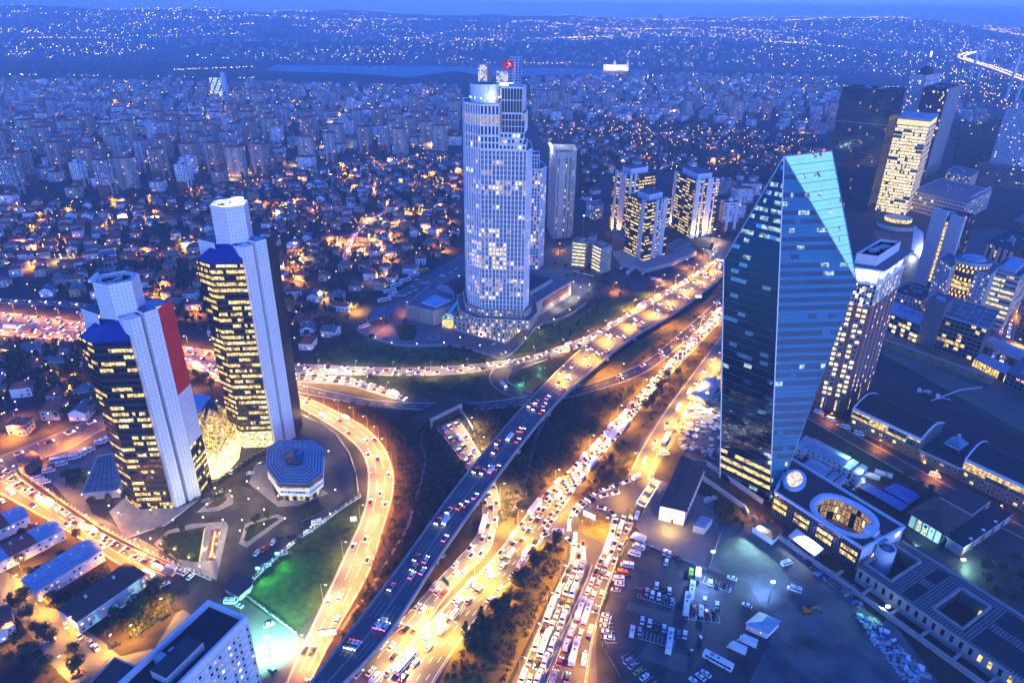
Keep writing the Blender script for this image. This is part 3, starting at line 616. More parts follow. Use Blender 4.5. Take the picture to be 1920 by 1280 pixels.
# glazed atrium between the towers
t = thing('glass_atrium', 'brightly lit glass atrium with pitched roofs between the twin towers', 'atrium', (*G(412, 850), 0))
at_, ag = MB(), MB()
base = [G(372, 905), G(420, 893), G(448, 860), G(452, 838), G(425, 800), G(372, 830)]
hts = [13, 15, 13, 12, 14, 15]; apex = (*G(404, 805), 21)
top = [(*b, h) for b, h in zip(base, hts)]
ridge = [((Vector(top[i])+Vector(top[(i+1) % 6]))/2+Vector((0, 0, 5))) for i in range(6)]
for i in range(6):
    j = (i+1) % 6
    if i in (0, 1, 2):
        p, q = Vector((*base[i], 0)), Vector((*base[j], 0)); nsx = max(4, round((q-p).length/1.8))
        for k in range(nsx):
            a, b = p.lerp(q, k/nsx), p.lerp(q, (k+1)/nsx); ha, hb = hts[i]+(hts[j]-hts[i])*k/nsx, hts[i]+(hts[j]-hts[i])*(k+1)/nsx
            ra, rb = ha+5*(1-abs(2*k/nsx-1)), hb+5*(1-abs(2*(k+1)/nsx-1))
            for zz in range(5):
                ag.add([(a.x, a.y, ra*zz/5), (b.x, b.y, rb*zz/5), (b.x, b.y, rb*(zz+1)/5), (a.x, a.y, ra*(zz+1)/5)], [(0, 1, 2, 3)], 'lit_atrium' if zz < 4 else 'lit_pale')
                at_.bar((a.x, a.y, ra*(zz+1)/5), (b.x, b.y, rb*(zz+1)/5), .14, .14, 'dark_metal')
            at_.bar((a.x, a.y, 0), (a.x, a.y, ra), .16, .16, 'dark_metal')
    r_ = ridge[i]; A_ = Vector(apex)
    for tri in ((Vector(top[i]), r_, A_), (r_, Vector(top[j]), A_)):
        ag.poly(tri, 'lit_warm')
        for k in range(6):
            f = k/6; at_.bar(tri[0].lerp(tri[1], f)+Vector((0, 0, .1)), A_+Vector((0, 0, .1)), .18, .14, 'dark_metal')
            at_.bar(tri[0].lerp(A_, f)+Vector((0, 0, .1)), tri[1].lerp(A_, f)+Vector((0, 0, .1)), .14, .12, 'dark_metal')
at_.build('frame', t, 'stuff'); ag.build('pane', t, 'stuff')
bp_ = G(415, 885); spot((bp_[0], bp_[1]-1, 14), (1, .8, .42), 9000, 150, aim=(bp_[0]+6, bp_[1]-12, 0), parent=t)
# low dark hall behind the atrium, terrace block in front of the shorter tower
t = thing('low_hall', 'low grey roofed polygonal hall behind the glass atrium', 'hall', (*G(372, 800), 0))
h = MB(); hp = [G(352, 815), G(352, 780), G(372, 760), G(398, 765), G(402, 790), G(385, 815)]; h.prism(hp, 0, 9, 'concrete_dark', 'roof_sheet'); h.prism(inset(hp, .5), 9, 9.6, 'roof_sheet'); h.build('hall_body', t)
t = thing('terrace_block', 'low block with pale gridded roof terrace beside the shorter tower', 'low building', (*G(205, 900), 0))
tp = [G(158, 938), G(186, 868), G(214, 862), G(236, 900), G(226, 932)]; h = MB(); h.prism(tp, 0, 4.2, 'stone_pale', 'paving'); h.build('wall', t)
h = MB(); a, b, c, d = [Vector((*p, 4.26)) for p in (tp[0], tp[1], tp[2], tp[4])]
for i in range(1, 6): h.bar(a.lerp(d, i/6), b.lerp(c, i/6), .7, .08, 'paving_dark'); h.bar(a.lerp(b, i/6), d.lerp(c, i/6), .7, .08, 'paving_dark')
h.build('paving_strip', t, 'stuff')
p = ccw(tp); h = MB()
for i in range(len(p)): h.bar((*p[i], 4.5), (*p[(i+1) % len(p)], 4.5), .4, .7, 'stone_pale')
h.build('parapet', t)
patch('terrace_steps', [(205, 960), (240, 930), (330, 955), (375, 935), (310, 985), (235, 1010)], 'paving', 0.5, h=1, side='stone_pale')

# octagonal pavilion with stepped roof
oc = [(497, 870), (500, 836), (523, 822), (585, 822), (607, 838), (605, 885), (578, 905), (520, 903)]
oz = 14.0; P8 = ccw([G(x, y, oz) for x, y in oc]); c8 = tuple(sum(p[i] for p in P8)/8 for i in (0, 1))
t = thing('octagonal_building', 'low octagonal building with blue stepped roof and central skylight', 'building', (*c8, 0))
fr, gl, rf = MB(), MB(), MB()
walls(fr, gl, inset(P8, 2.6), 0, 5, 5, 2.2, 'concrete_dark', lit_mix(.5, 'glass_dark', ('lit_gold', 'lit_warm')), px=.25, sz=.1)
walls(fr, gl, inset(P8, .4), 5, oz-3.2, 2.9, 2.0, 'silver_panel', lit_mix(.5, 'glass_dark', ('lit_warm', 'lit_gold', 'lit_dim')), px=.06, sz=1.1, dep=.5)
fr.prism(inset(P8, .1), oz-3.2, oz-1.0, 'frame_dark', bottom=True); fr.build('facade_frame', t, 'stuff'); gl.build('window', t, 'stuff')
for k in range(7):
    q = [tuple(Vector(p).lerp(Vector(c8), k*.105)) for p in P8]; q2 = [tuple(Vector(p).lerp(Vector(c8), k*.105+.062)) for p in P8]
    rf.prism(q, oz-1.0+k*.16, oz-.85+k*.16, 'roof_sheet' if k % 1 == 0 else 'steel', 'roof_sheet')
    rf.prism(q2, oz-.85+k*.16, oz-.84+k*.16, 'roof_dark', 'roof_grey')
rf.build('stepped_roof', t, 'stuff')
sk = MB(); q = [tuple(Vector(p).lerp(Vector(c8), .68)) for p in P8]
sk.prism(q, oz+.1, oz+1.2, 'dark_metal', 'roof_dark'); 
for i in range(8): sk.poly([(*q[i], oz+1.25), (*q[(i+1) % 8], oz+1.25), (*c8, oz+2.6)], 'glass_blue')
sk.build('skylight', t); ac = MB()
a, b = Vector(G(528, 834, oz)), Vector(G(572, 836, oz))
for k in range(6): ac.box((*a.lerp(b, k/5), oz-.6), (1.6, 1.6, 1.3), 'machine'); 
ac.build('cooling_unit', t, 'stuff')
# ---------------------------------------------------------------- white gridded tower in the middle
T0 = thing('white_tower', 'tall white gridded office tower with stepped top and round drum beside the flyover', 'tower', (-10, 497, 0))
oct_ = [(-23.5, 478.5), (8.5, 476), (12.5, 486), (12, 512), (4, 521), (-26, 523), (-38, 514), (-34.5, 489)]
v = [Vector(p) for p in oct_]
fr, gl = MB(), MB(); ls = ('lit_pale', 'lit_dim', 'lit_dim', 'lit_dim', 'lit_warm')
rr = random.Random(4)
def pick_tower(i, k):
    if k in (3, 6, 17, 25, 26): return rr.choice(ls) if rr.random() < .55 else 'glass_blue'
    if 9 <= k <= 14 and 2 <= i <= 6: return rr.choice(('lit_warm', 'lit_gold', 'lit_pale')) if rr.random() < .75 else 'glass_blue'
    q = random.Random(k*37+i//3*11+5); return rr.choice(ls) if q.random() < (.34 if k < 12 else .14) and rr.random() < .8 else 'glass_blue'
zb, zt = 25.0, 143.0; nzz = 34
for i in range(8):
    p, q = oct_[i], oct_[(i+1) % 8]; L = math.dist(p, q)
    if i == 6: facade(fr, gl, p, q, zb, zt, 8, nzz, 'tower_white', pick_tower, px=.62, sz=.8, dep=.35)
    else: facade(fr, gl, p, q, zb, zt, max(2, round(L/2.75)), nzz, 'plaster_grey', pick_tower, px=.36, sz=.5, dep=.7, sd=.5, pm='tower_white')
# thin mid mullion in every bay
mu = MB()
for i in (0, 1, 7):
    p, q = v[i], v[(i+1) % 8]; u = (q-p).normalized(); n_ = Vector((u.y, -u.x)); nb = max(2, round((q-p).length/2.75))
    for k in range(nb): c = p+(q-p)*((k+.5)/nb)-n_*.5; mu.bar((*c, zb), (*c, zt), .18, .14, 'tower_white')
mu.build('mullion', T0, 'stuff')
up = lambda t: v[0].lerp(v[1], t)
Tn = Vector((0.07, 1)).normalized()
U1 = [tuple(v[0]), tuple(up(.40)), tuple(up(.40)+Tn*26), tuple(v[5]), tuple(v[6]), tuple(v[7])]
walls(fr, gl, U1, zt+.3, 152, 4.4, 2.75, 'tower_white', lit_mix(.12, 'glass_blue', ls), px=.36, sz=.4, dep=.5)
walls(fr, gl, U1, 152.3, 172, 6.6, 2.75, 'tower_white', lambda i, k: 'glass_blue' if k != 1 else 'lit_dim', px=.40, sz=.3, dep=.5)
rf = MB(); flat_roof(rf, U1, 172.2, 'roof_grey', 'tower_white', 1.0)
S1_ = [(.40, .97, 0, 26, 143.3, 146.8), (.40, .90, 2.5, 26, 146.9, 150.4), (.40, .84, 4.5, 26, 150.5, 153.8)]
for a, b, o, d, za, zc in S1_:
    q = [tuple(up(a)+Tn*o), tuple(up(b)+Tn*o), tuple(up(b)+Tn*d), tuple(up(a)+Tn*d)]
    walls(fr, gl, q, za, zc, 3.5, 2.75, 'tower_white', lit_mix(.3, 'glass_blue', ls), px=.4, sz=.5, dep=.5); flat_roof(rf, q, zc, 'roof_grey', 'tower_white', .7)
q = [tuple(up(.44)+Tn*6), tuple(up(.93)+Tn*6), tuple(up(.96)+Tn*26), tuple(up(.44)+Tn*28)]
walls(fr, gl, q, 153.9, 166.5, 4.2, 2.3, 'tower_white', lit_mix(.1, 'glass_blue', ls), px=.14, sz=.16, dep=.2); flat_roof(rf, q, 166.6, 'roof_dark', 'tower_white', .5)
q2 = [tuple(up(.42)+Tn*10), tuple(up(.86)+Tn*10), tuple(up(.92)+Tn*26), tuple(up(.42)+Tn*28)]
walls(fr, gl, q2, 166.7, 182.5, 8, 2.1, 'tower_white', lambda i, k: 'glass_blue' if k else 'glass_teal', px=.12, sz=.1, dep=.2); flat_roof(rf, q2, 182.6, 'roof_dark', 'tower_white', .8)
rf.build('roof', T0, 'stuff')
cap = MB(); flat_roof(cap, oct_, zt+.05, 'roof_grey', 'tower_white', .8); cap.build('terrace_roof', T0)
dr = MB(); dc = (-21, 500); n = 28; ring = [(dc[0]+10.3*math.cos(2*math.pi*i/n), dc[1]+10.3*math.sin(2*math.pi*i/n)) for i in range(n)]
dr.prism(ring, 172.3, 184.2, 'tower_white', 'roof_grey')
for i in range(0, n, 2): dr.bar((*ring[i], 172.3), (*ring[i], 184.3), .22, .22, 'white_panel')
for z in (172.8, 175.5, 184.2):
    for i in range(n): dr.bar((*ring[i], z), (*ring[(i+1) % n], z), .3, .3, 'white_panel')
dr.build('crown_drum', T0, 'stuff')
dl = MB()
for i in range(0, n, 2): dl.ball((dc[0]+10.7*math.cos(2*math.pi*i/n), dc[1]+10.7*math.sin(2*math.pi*i/n), 175.5), .28, 'glow_white')
dl.build('crown_lights', T0, 'stuff')
fr.build('facade_frame', T0, 'stuff'); gl.build('window', T0, 'stuff')
cl = MB(); clutter(cl, inset(q2, 2), 182.6, 8, 3); cl.box((-6, 506, 182.6), (9, 5, 1.2), 'glow_white'); cl.build('roof_plant', T0, 'stuff')
for p, e in (((-14, 487, 176), 500), ((2, 484, 155), 900)): point(p, (.85, .93, 1), e, .6, T0)
# podium steps round the foot
ps, pg = MB(), MB(); a, b, c = Vector(G(850, 619)), Vector(G(948, 646)), Vector(G(993, 605)); d = a+(c-b)*1.0
pw = lambda P, z0, z1, s=.3, bw=3.4, fh=3.6: walls(ps, pg, P, z0, z1, fh, bw, 'stone_beige', lit_mix(s, 'window_dark', ('lit_warm', 'lit_pale')), px=.62, sz=.7, dep=.5)
base0 = [tuple(a), tuple(b), tuple(c), tuple(d)]
pw(base0, 0, 12.4, .45, 4.2, 4.1); flat_roof(ps, base0, 12.4, 'roof_grey', 'stone_beige', .8)
st = inset([tuple(x) for x in oct_], -7.0); pw(st, 12.4, 19.5, .35)
flat_roof(ps, st, 19.5, 'roof_grey', 'stone_beige', .8); st = inset(oct_, -2.2); pw(st, 19.5, 25, .2); flat_roof(ps, st, 25, 'roof_grey', 'stone_beige', .5)
ps.build('podium_wall', T0, 'stuff'); pg.build('podium_window', T0, 'stuff')
for px_, py_ in ((900, 632), (975, 620)): q = G(px_, py_); spot((q[0], q[1]-6, .5), (1, .75, .5), 2500, 120, aim=(q[0], q[1]+3, 14), parent=T0)

# flag on the roof
t = thing('flag', 'red flag with white crescent and star on the white tower roof', 'flag', (-1, 497, 183))
f = MB(); f.tube((-1, 497, 182), (-1, 497, 199.5), .22, .14, 'frame_white', 8); f.build('pole', t)
f = MB(); nseg = 12; W_, H_ = 7.6, 5.4; fy = lambda x: 497+.5*math.sin(x*1.1)
P = lambda x, z, o=0: (-1.1-x, fy(x)+o, 198.8-z-x*-.05)
for i in range(nseg): x0, x1 = W_*i/nseg, W_*(i+1)/nseg; f.poly([P(x0, 0), P(x1, 0), P(x1, H_), P(x0, H_)], 'flag_red')
f.build('cloth', t); f = MB(); cx_, cz_ = 4.2, 2.7
cres = [(cx_+1.35*math.cos(q), cz_+1.35*math.sin(q)) for q in [R(35+290*i/20) for i in range(21)]]; inn = [(cx_+.3+1.08*math.cos(q), cz_+1.08*math.sin(q)) for q in [R(45+270*i/20) for i in range(21)]]
for i in range(20): f.poly([P(*cres[i], -.06), P(*cres[i+1], -.06), P(*inn[i+1], -.06), P(*inn[i], -.06)], 'flag_white')
star = [(cx_-1.25*-1+ (0.75 if i % 2 == 0 else .3)*math.cos(R(36*i+180)), cz_+(0.75 if i % 2 == 0 else .3)*math.sin(R(36*i+180))) for i in range(10)]
f.poly([P(x-2.6+.0, z, -.06) for x, z in star][::-1], 'flag_white'); f.build('crescent_and_star', t)
spot((-3, 488, 186), (1, .95, .9), 1500, 60, aim=(-4, 497, 201), parent=t)

# hall, auditorium and entrance vault beside the tower
t = thing('convention_hall', 'long low hall with dark ribbed roof right behind the white tower', 'hall', (*G(1030, 560), 0))
a, b = Vector(G(993, 603)), Vector(G(1070, 553)); pd = Vector((-(b-a).y, (b-a).x)).normalized(); hp = [tuple(a), tuple(b), tuple(b+pd*48), tuple(a+pd*48)]
h, hg = MB(), MB(); h.prism(hp, 0, 13.5, 'stone_beige', 'roof_grey'); u = (b-a).normalized(); L = (b-a).length; nn = -pd
facade(h, hg, a+nn*.3, b+nn*.3, 0, 4.5, 14, 1, 'stone_beige', lit_mix(.4), px=.5, sz=.3)
h.poly([(*(a+u*L*f+nn*.35), z) for f, z in ((.28, 5.5), (.93, 5.5), (.93, 11.5), (.28, 11.5))], 'brick_red')
hq = [a+u*4+pd*12, a+u*(L-14)+pd*12, a+u*(L-14)+pd*44, a+u*4+pd*44]; h.prism([tuple(x) for x in hq], 13.5, 17.5, 'stone_pale', 'roof_dark')
for i in range(16): p = hq[0].lerp(hq[1], i/15)+nn*.1; h.bar((*p, 13.6), (*p, 17.4), .7, .5, 'stone_pale')
for i in range(9): h.bar((*hq[0].lerp(hq[1], i/8), 17.6), (*hq[3].lerp(hq[2], i/8), 17.6), .3, .25, 'roof_grey')
for i in range(20): p = a.lerp(b, i/19); h.bar((*p, 13.7), (*(p+pd*12), 13.7), .35, .12, 'concrete')
h.build('hall_body', t, 'stuff'); hg.build('window', t, 'stuff')
for f in (.5, .8, .97): p = a+u*L*f+nn*5; point((*p, 4), (1, .8, .45), 900, .4, t)
t = thing('auditorium', 'beige auditorium block with square blue skylight left of the white tower', 'building', (*G(800, 590), 0))
h, hg = MB(), MB(); ap = [G(762, 598), G(812, 610), G(850, 600), G(853, 570), G(818, 548)]; h.prism(ap, 0, 12, 'stone_beige', 'roof_grey')
flat_roof(h, ap, 12.05, 'roof_grey', 'stone_beige', .9)
facade(h, hg, G(762, 598), G(812, 610), 0, 12, 6, 3, 'stone_beige', lambda i, k: 'lit_cool' if k == 0 and i in (1, 2, 4) else ('lit_warm' if i in (1, 2, 4) and k else 'window_dark'), px=.75, sz=.3, dep=.3)
q = [G(790, 566, 13), G(818, 575, 13), G(846, 562, 13), G(815, 552, 13)]; h.prism(q, 12, 13, 'white_panel', 'roof_sheet')
h.build('wall', t, 'stuff'); hg.build('window', t, 'stuff')
def vault(mb, p0, p1, w, z, h, m, em, n=14, back=True):
    """barrel roof from p0 to p1 (axis), half width w, springing at z"""
    p0, p1 = Vector(p0), Vector(p1); u = (p1-p0).normalized(); s = Vector((-u.y, u.x))
    arc = [(s*w*math.cos(math.pi*i/n), z+h*math.sin(math.pi*i/n)) for i in range(n+1)]
    for i in range(n):
        (o, za), (o2, zb_) = arc[i], arc[i+1]; mb.poly([(*(p0+o), za), (*(p1+o), za), (*(p1+o2), zb_), (*(p0+o2), zb_)], m)
    for p in (p0, p1): mb.poly([(*(p+o), za) for o, za in arc], em)
    return arc
h = MB(); vault(h, G(835, 548, 12), G(873, 532, 12), 11, 12, 6.5, 'roof_dark', 'roof_sheet'); h.build('vault_roof', t)
t = thing('entrance_vault', 'arched glass entrance vault between auditorium and the white tower', 'entrance', (*G(843, 612), 0))
h = MB(); p0, p1 = Vector(G(842, 615)), Vector(G(868, 578)); vault(h, p0, p1, 5.5, 7, 5.5, 'glass_teal_m', 'lit_teal', 12)
uu = (p1-p0).normalized(); ss = Vector((-uu.y, uu.x)); h.build('glass_vault', t, 'stuff'); h = MB()
for sg in (-1, 1): h.bar((*(p0+ss*5.7*sg), 0), (*(p0+ss*5.7*sg), 7), .8, .8, 'stone_pale')
for i in range(12):
    A, B = [(p0+ss*5.7*math.cos(math.pi*j/12), 7+5.8*math.sin(math.pi*j/12)) for j in (i, i+1)]; h.bar((*A[0], A[1]), (*B[0], B[1]), .9, .7, 'stone_pale')
h.build('arch', t, 'stuff'); h = MB(); h.poly([(*(p0+ss*5.4), 0), (*(p0-ss*5.4), 0), (*(p0-ss*5.4), 7), (*(p0+ss*5.4), 7)], 'lit_warm'); h.build('glazed_front', t)
t = thing('canopy', 'curved grey entrance canopy on posts by the drop-off loop', 'canopy', (*G(715, 590), 0))
h = MB(); cp = [G(688, 592, 5), G(702, 580, 5), G(735, 572, 5), G(750, 578, 5), G(728, 592, 5), G(700, 600, 5)]; h.prism(cp, 5, 5.8, 'roof_grey', bottom=True); h.build('roof', t)
for q in cp[::2]: h = MB(); h.tube((*q, 0), (*q, 5), .25, .25, 'steel'); h.build('post', t)
# drop-off loop: ring beds, planter
bed = MB(); rc = G(812, 633); 
for r0, r1, m in ((5.2, 4.2, 'kerb'), (3.4, 2.6, 'kerb')):
    n = 24
    for i in range(n):
        a0, a1 = 2*math.pi*i/n, 2*math.pi*(i+1)/n
        bed.add([(rc[0]+r*math.cos(q), rc[1]+r*math.sin(q), .3) for r, q in ((r0, a0), (r0, a1), (r1, a1), (r1, a0))], [(0, 1, 2, 3)], m)
struct('fountain_ring', bed)
patch('shrub_bed', [(738, 612), (760, 606), (784, 612), (776, 640), (750, 638)], 'grass', .35, h=1)
# curved kerb fence on the edge of the forecourt
t = thing('forecourt_fence', 'pale railing fence along the edge of the white tower forecourt', 'fence', (*G(900, 668), 0))
fl = smooth([G(x, y) for x, y in ((668, 618), (700, 636), (760, 650), (850, 650), (905, 664), (946, 672), (985, 640), (1010, 612), (1060, 596), (1100, 570))], 90)
rl = MB(); wl = MB()
for i in range(89):
    a, b = fl[i], fl[i+1]; wl.bar((*a, .35), (*b, .35), .35, .7, 'kerb'); rl.bar((*a, 1.9), (*b, 1.9), .12, .12, 'white_panel'); rl.bar((*a, .7), (*a, 2.0), .14, .14, 'white_panel')
    m_ = (a+b)/2; rl.bar((*m_, .7), (*m_, 1.95), .09, .09, 'white_panel')
wl.build('kerb', t); rl.build('railing', t, 'stuff')

# second white tower behind
c2 = G(990, 478); t = tower('white_tower', 'slimmer white gridded tower half hidden behind the tall white one', 'tower', [(c2[0]-10, 640), (c2[0]+9, 637), (c2[0]+15, 650), (c2[0]+11, 674), (c2[0]-12, 676)], 0, 97, 3.5, 2.7, 'tower_white', lit_mix(.3, 'glass_blue', ls), 'roof_grey', px=.4, sz=.4, dep=.4)
h, hg = MB(), MB(); q = [(c2[0]-4, 648), (c2[0]+8, 646), (c2[0]+8, 668), (c2[0]-6, 668)]; walls(h, hg, q, 97.2, 108, 3.6, 2.4, 'tower_white', lit_mix(.1, 'glass_blue', ls), px=.3, sz=.3); flat_roof(h, q, 108, 'roof_grey', 'tower_white'); h.build('crown', t, 'stuff'); hg.build('crown_window', t, 'stuff')

# beige striped tower
p = [G(1029, 436), G(1037, 448), G(1071, 444), G(1074, 436)]; d_ = Vector(p[3])-Vector(p[0]); bk = Vector((-d_.y, d_.x)).normalized()*26
P5 = [p[0], p[1], p[2], tuple(Vector(p[3])), tuple(Vector(p[3])+bk), tuple(Vector(p[0])+bk)]
t = tower('striped_tower', 'slender beige tower with dark vertical window strips and floodlit roof edge', 'tower', P5, 0, 88, 3.4, 2.3, 'stone_pale', lit_mix(.3, 'glass_dark', ('lit_warm', 'lit_dim')), 'roof_grey', px=.42, sz=.5, dep=.5, par=6.5)
h = MB(); a, b = Vector(p[1]), Vector(p[2]); u = (b-a).normalized(); n_ = Vector((u.y, -u.x)); L = (b-a).length
for f0, f1, zz in ((.16, .46, 88), (.0, .05, 95), (.60, .66, 94), (.80, .84, 94), (.95, 1.0, 95)):
    A, B = a+u*L*f0+n_*.9, a+u*L*f1+n_*.9; h.prism([tuple(A), tuple(B), tuple(B-n_*1.4), tuple(A-n_*1.4)], 0, zz, 'stone_pale')
h.build('wall_fin', t, 'stuff'); h = MB(); h.bar((*(Vector(P5[5])), 95.2), (*Vector(P5[0]), 95.2), 1.6, 1.6, 'glow_white'); h.build('light_strip', t)
point((P5[0][0]-4, P5[0][1]+4, 98), (.9, 1, .95), 9000, 1, t)

# three dark office blocks with white fins
def fin_block(label, L_, F_, R_, h, fins, uplit, seed):
    L_, F_, R_ = Vector(G(*L_)), Vector(G(*F_)), Vector(G(*R_)); poly = [tuple(L_), tuple(F_), tuple(R_), tuple(L_+R_-F_)]
    t = tower('fin_block', label, 'office block', poly, 0, h, 3.3, 1.5, 'frame_dark', lit_rows(.6, 'glass_dark', ('lit_warm', 'lit_gold', 'lit_pale'), 5, seed), 'roof_grey', 'dark office blocks with white fins', px=.1, sz=.95, dep=.12, pm='dark_metal')
    for A, B, f0, f1, out in [(L_, F_, *x) for x in fins[0]]+[(F_, R_, *x) for x in fins[1]]:
        u = (B-A).normalized(); n_ = Vector((u.y, -u.x)); Lx = (B-A).length; a, b = A+u*Lx*f0, A+u*Lx*f1; m_ = MB()
        m_.prism([tuple(a+n_*out), tuple(b+n_*out), tuple(b-n_*.6), tuple(a-n_*.6)], 0, h+2, 'white_panel'); m_.build('fin', t)
        if uplit: c_ = (a+b)/2+n_*(out+2.2); spot((*c_, .6), (1, .58, .14), uplit, 70, aim=(*((a+b)/2+n_*out*.9), 26), parent=t)
    m_ = MB(); q = inset(poly, 7); m_.prism(q, h, h+6, 'white_panel', 'roof_grey'); clutter(m_, inset(poly, 2), h, 10, seed, smax=5); m_.build('roof_plant', t, 'stuff')
    m_ = MB(); c_ = Vector(q[0]); m_.tube((*c_, h+6), (*c_, h+11), .2, .1, 'steel'); m_.build('mast', t)
    return t
fin_block('dark office block with one broad white fin, nearest the avenue of its group', (1169, 474), (1204, 493), (1246, 480), 61, ([(.72, .88, .8)], [(.35, .46, 1.0), (.55, .6, 1.0), (.66, .82, 1.2)]), 0, 3)
fin_block('dark office block with golden uplit fins, leftmost of its group', (1142, 432), (1170, 446), (1219, 437), 69, ([(.15, .3, .8), (.5, .85, 1.2)], [(.02, .10, 1), (.2, .26, .8)]), 26000, 8)
fin_block('dark office block with wide golden uplit fins beside the avenue bend', (1253, 424), (1291, 447), (1335, 440), 64, ([(.05, .16, .8)], [(.02, .2, 1.2), (.3, .36, .9), (.5, .72, 1.2), (.82, .87, .8)]), 26000, 15)
t = thing('plaza_podium', 'stepped pale podium round the foot of the dark finned block', 'podium', (*G(1205, 500), 0))
m_ = MB(); m_.prism([G(1150, 478), G(1165, 500), G(1210, 512), G(1262, 498), G(1305, 478), G(1298, 470), G(1250, 484), G(1205, 497), G(1170, 478)], 0, 4.5, 'stone_pale', 'paving'); m_.build('terrace', t)
t = thing('annex', 'flat roofed annex between the two finned blocks', 'building', (*G(1270, 465), 0)); m_ = MB(); q = [G(1248, 475), G(1262, 484), G(1292, 470), G(1272, 462)]; m_.prism(q, 0, 8, 'concrete_dark', 'roof_grey'); flat_roof(m_, q, 8.02, 'roof_grey', 'concrete'); m_.build('wall', t)
t = thing('annex', 'dark glazed annex at the foot of the golden uplit block', 'building', (*G(1160, 460), 0)); m_ = MB(); q = [G(1146, 462), G(1168, 474), G(1175, 455), G(1150, 448)]; m_.prism(q, 0, 12, 'brick_red', 'roof_grey'); m_.build('wall', t)

# small paired office
def lit_office(label, L_, F_, R_, h, seed):
    L_, F_, R_ = [Vector(G(*x)) for x in (L_, F_, R_)]; poly = [tuple(L_), tuple(F_), tuple(R_), tuple(L_+R_-F_)]
    t = thing('lit_office', label, 'office block', (*F_, 0), 'paired beige offices'); m_, g_ = MB(), MB()
    facade(m_, g_, L_, F_, 0, h, 1, 7, 'stone_beige', lambda i, k: 'lit_pale' if seed*k % 5 != 3 else 'lit_warm', px=.14, sz=.95, dep=.4)
    m_.prism(inset(poly, .55), 0, h, 'stone_beige', 'roof_grey'); facade(m_, g_, F_, R_, 0, h, 4, 7, 'stone_beige', lit_mix(.2), px=.8, sz=1.1, dep=.25)
    facade(m_, g_, R_, poly[3], 0, h, 4, 7, 'stone_beige', lit_mix(.4), px=.4, sz=.9); flat_roof(m_, poly, h+.1, 'roof_grey', 'stone_beige', 1.2)
    m_.box((*(L_+R_)/2, h), (6, 5, 3.2), 'stone_beige', .6, 'roof_grey'); m_.build('facade_frame', t, 'stuff'); g_.build('window', t, 'stuff'); return t
lit_office('beige office with bright lit floor bands, the left one of a pair', (1070, 500), (1097, 503), (1104, 494), 25, 3)
lit_office('paired beige office with lit bands and blank side wall, right of its twin', (1107, 504), (1125, 514), (1144, 508), 25, 4)
t = thing('stair_core', 'beige stair core joining the paired lit offices', 'building', (*G(1103, 490), 0)); m_ = MB(); m_.prism([G(1100, 494), G(1112, 496), G(1116, 488), G(1104, 486)], 0, 28, 'stone_beige', 'roof_grey'); m_.build('wall', t)
t = tower('white_office', 'small white office with hipped roof behind the beige pair', 'building', [G(1098, 405), G(1112, 413), G(1130, 410), G(1122, 398)], 0, 16, 3.4, 3, 'plaster_white', lit_mix(.15), 'roof_grey', px=.35, sz=.9)
# ---------------------------------------------------------------- faceted glass tower
def meet(px, py, a, b, c):
    """where the sight line of a photo point meets the plane of three points"""
    a, b, c = Vector(a), Vector(b), Vector(c); n = (b-a).cross(c-a); o = Vector((0, 0, CAM_H)); d = Vector(ray(px, py)); return o+d*((a-o).dot(n)/d.dot(n))
def meet_plane(px, py, p, d, a):
    return meet(px, py, p, (p[0]+d[0], p[1]+d[1], p[2]), a)
kF = Vector((*G(1443, 940), 0)); kA, kB = Vector((*G(1470, 293, 168), 168)), Vector((*G(1560, 283, 168), 168))
kD, kR2 = meet_plane(1606, 527, kF, (1, .1), kA), meet_plane(1470, 900, kF, (1, .1), kA)
kC, kE2 = meet_plane(1357, 488, kF, (-.71, .70), kA), meet_plane(1350, 880, kF, (-.71, .70), kA)
kR = kR2+(kR2-kD)*(kR2.z/(kD.z-kR2.z)); kE = kE2+(kE2-kC)*(kE2.z/(kC.z-kE2.z))
kK = kE+kR-kF+Vector((6, 12, 0)); kK2 = kC+Vector((38, 24, 0))
T1 = thing('crystal_tower', 'tall faceted blue glass tower shaped like a cut crystal beside the avenue', 'tower', tuple((kE+kR)/2))
def clip(poly, n, d):
    """part of a convex polygon where n.p >= d"""
    out = []
    for i in range(len(poly)):
        a, b = poly[i], poly[(i+1) % len(poly)]; da, db = n.dot(a)-d, n.dot(b)-d
        if da >= 0: out.append(a)
        if (da >= 0) != (db >= 0): out.append(a+(b-a)*(da/(da-db)))
    return out
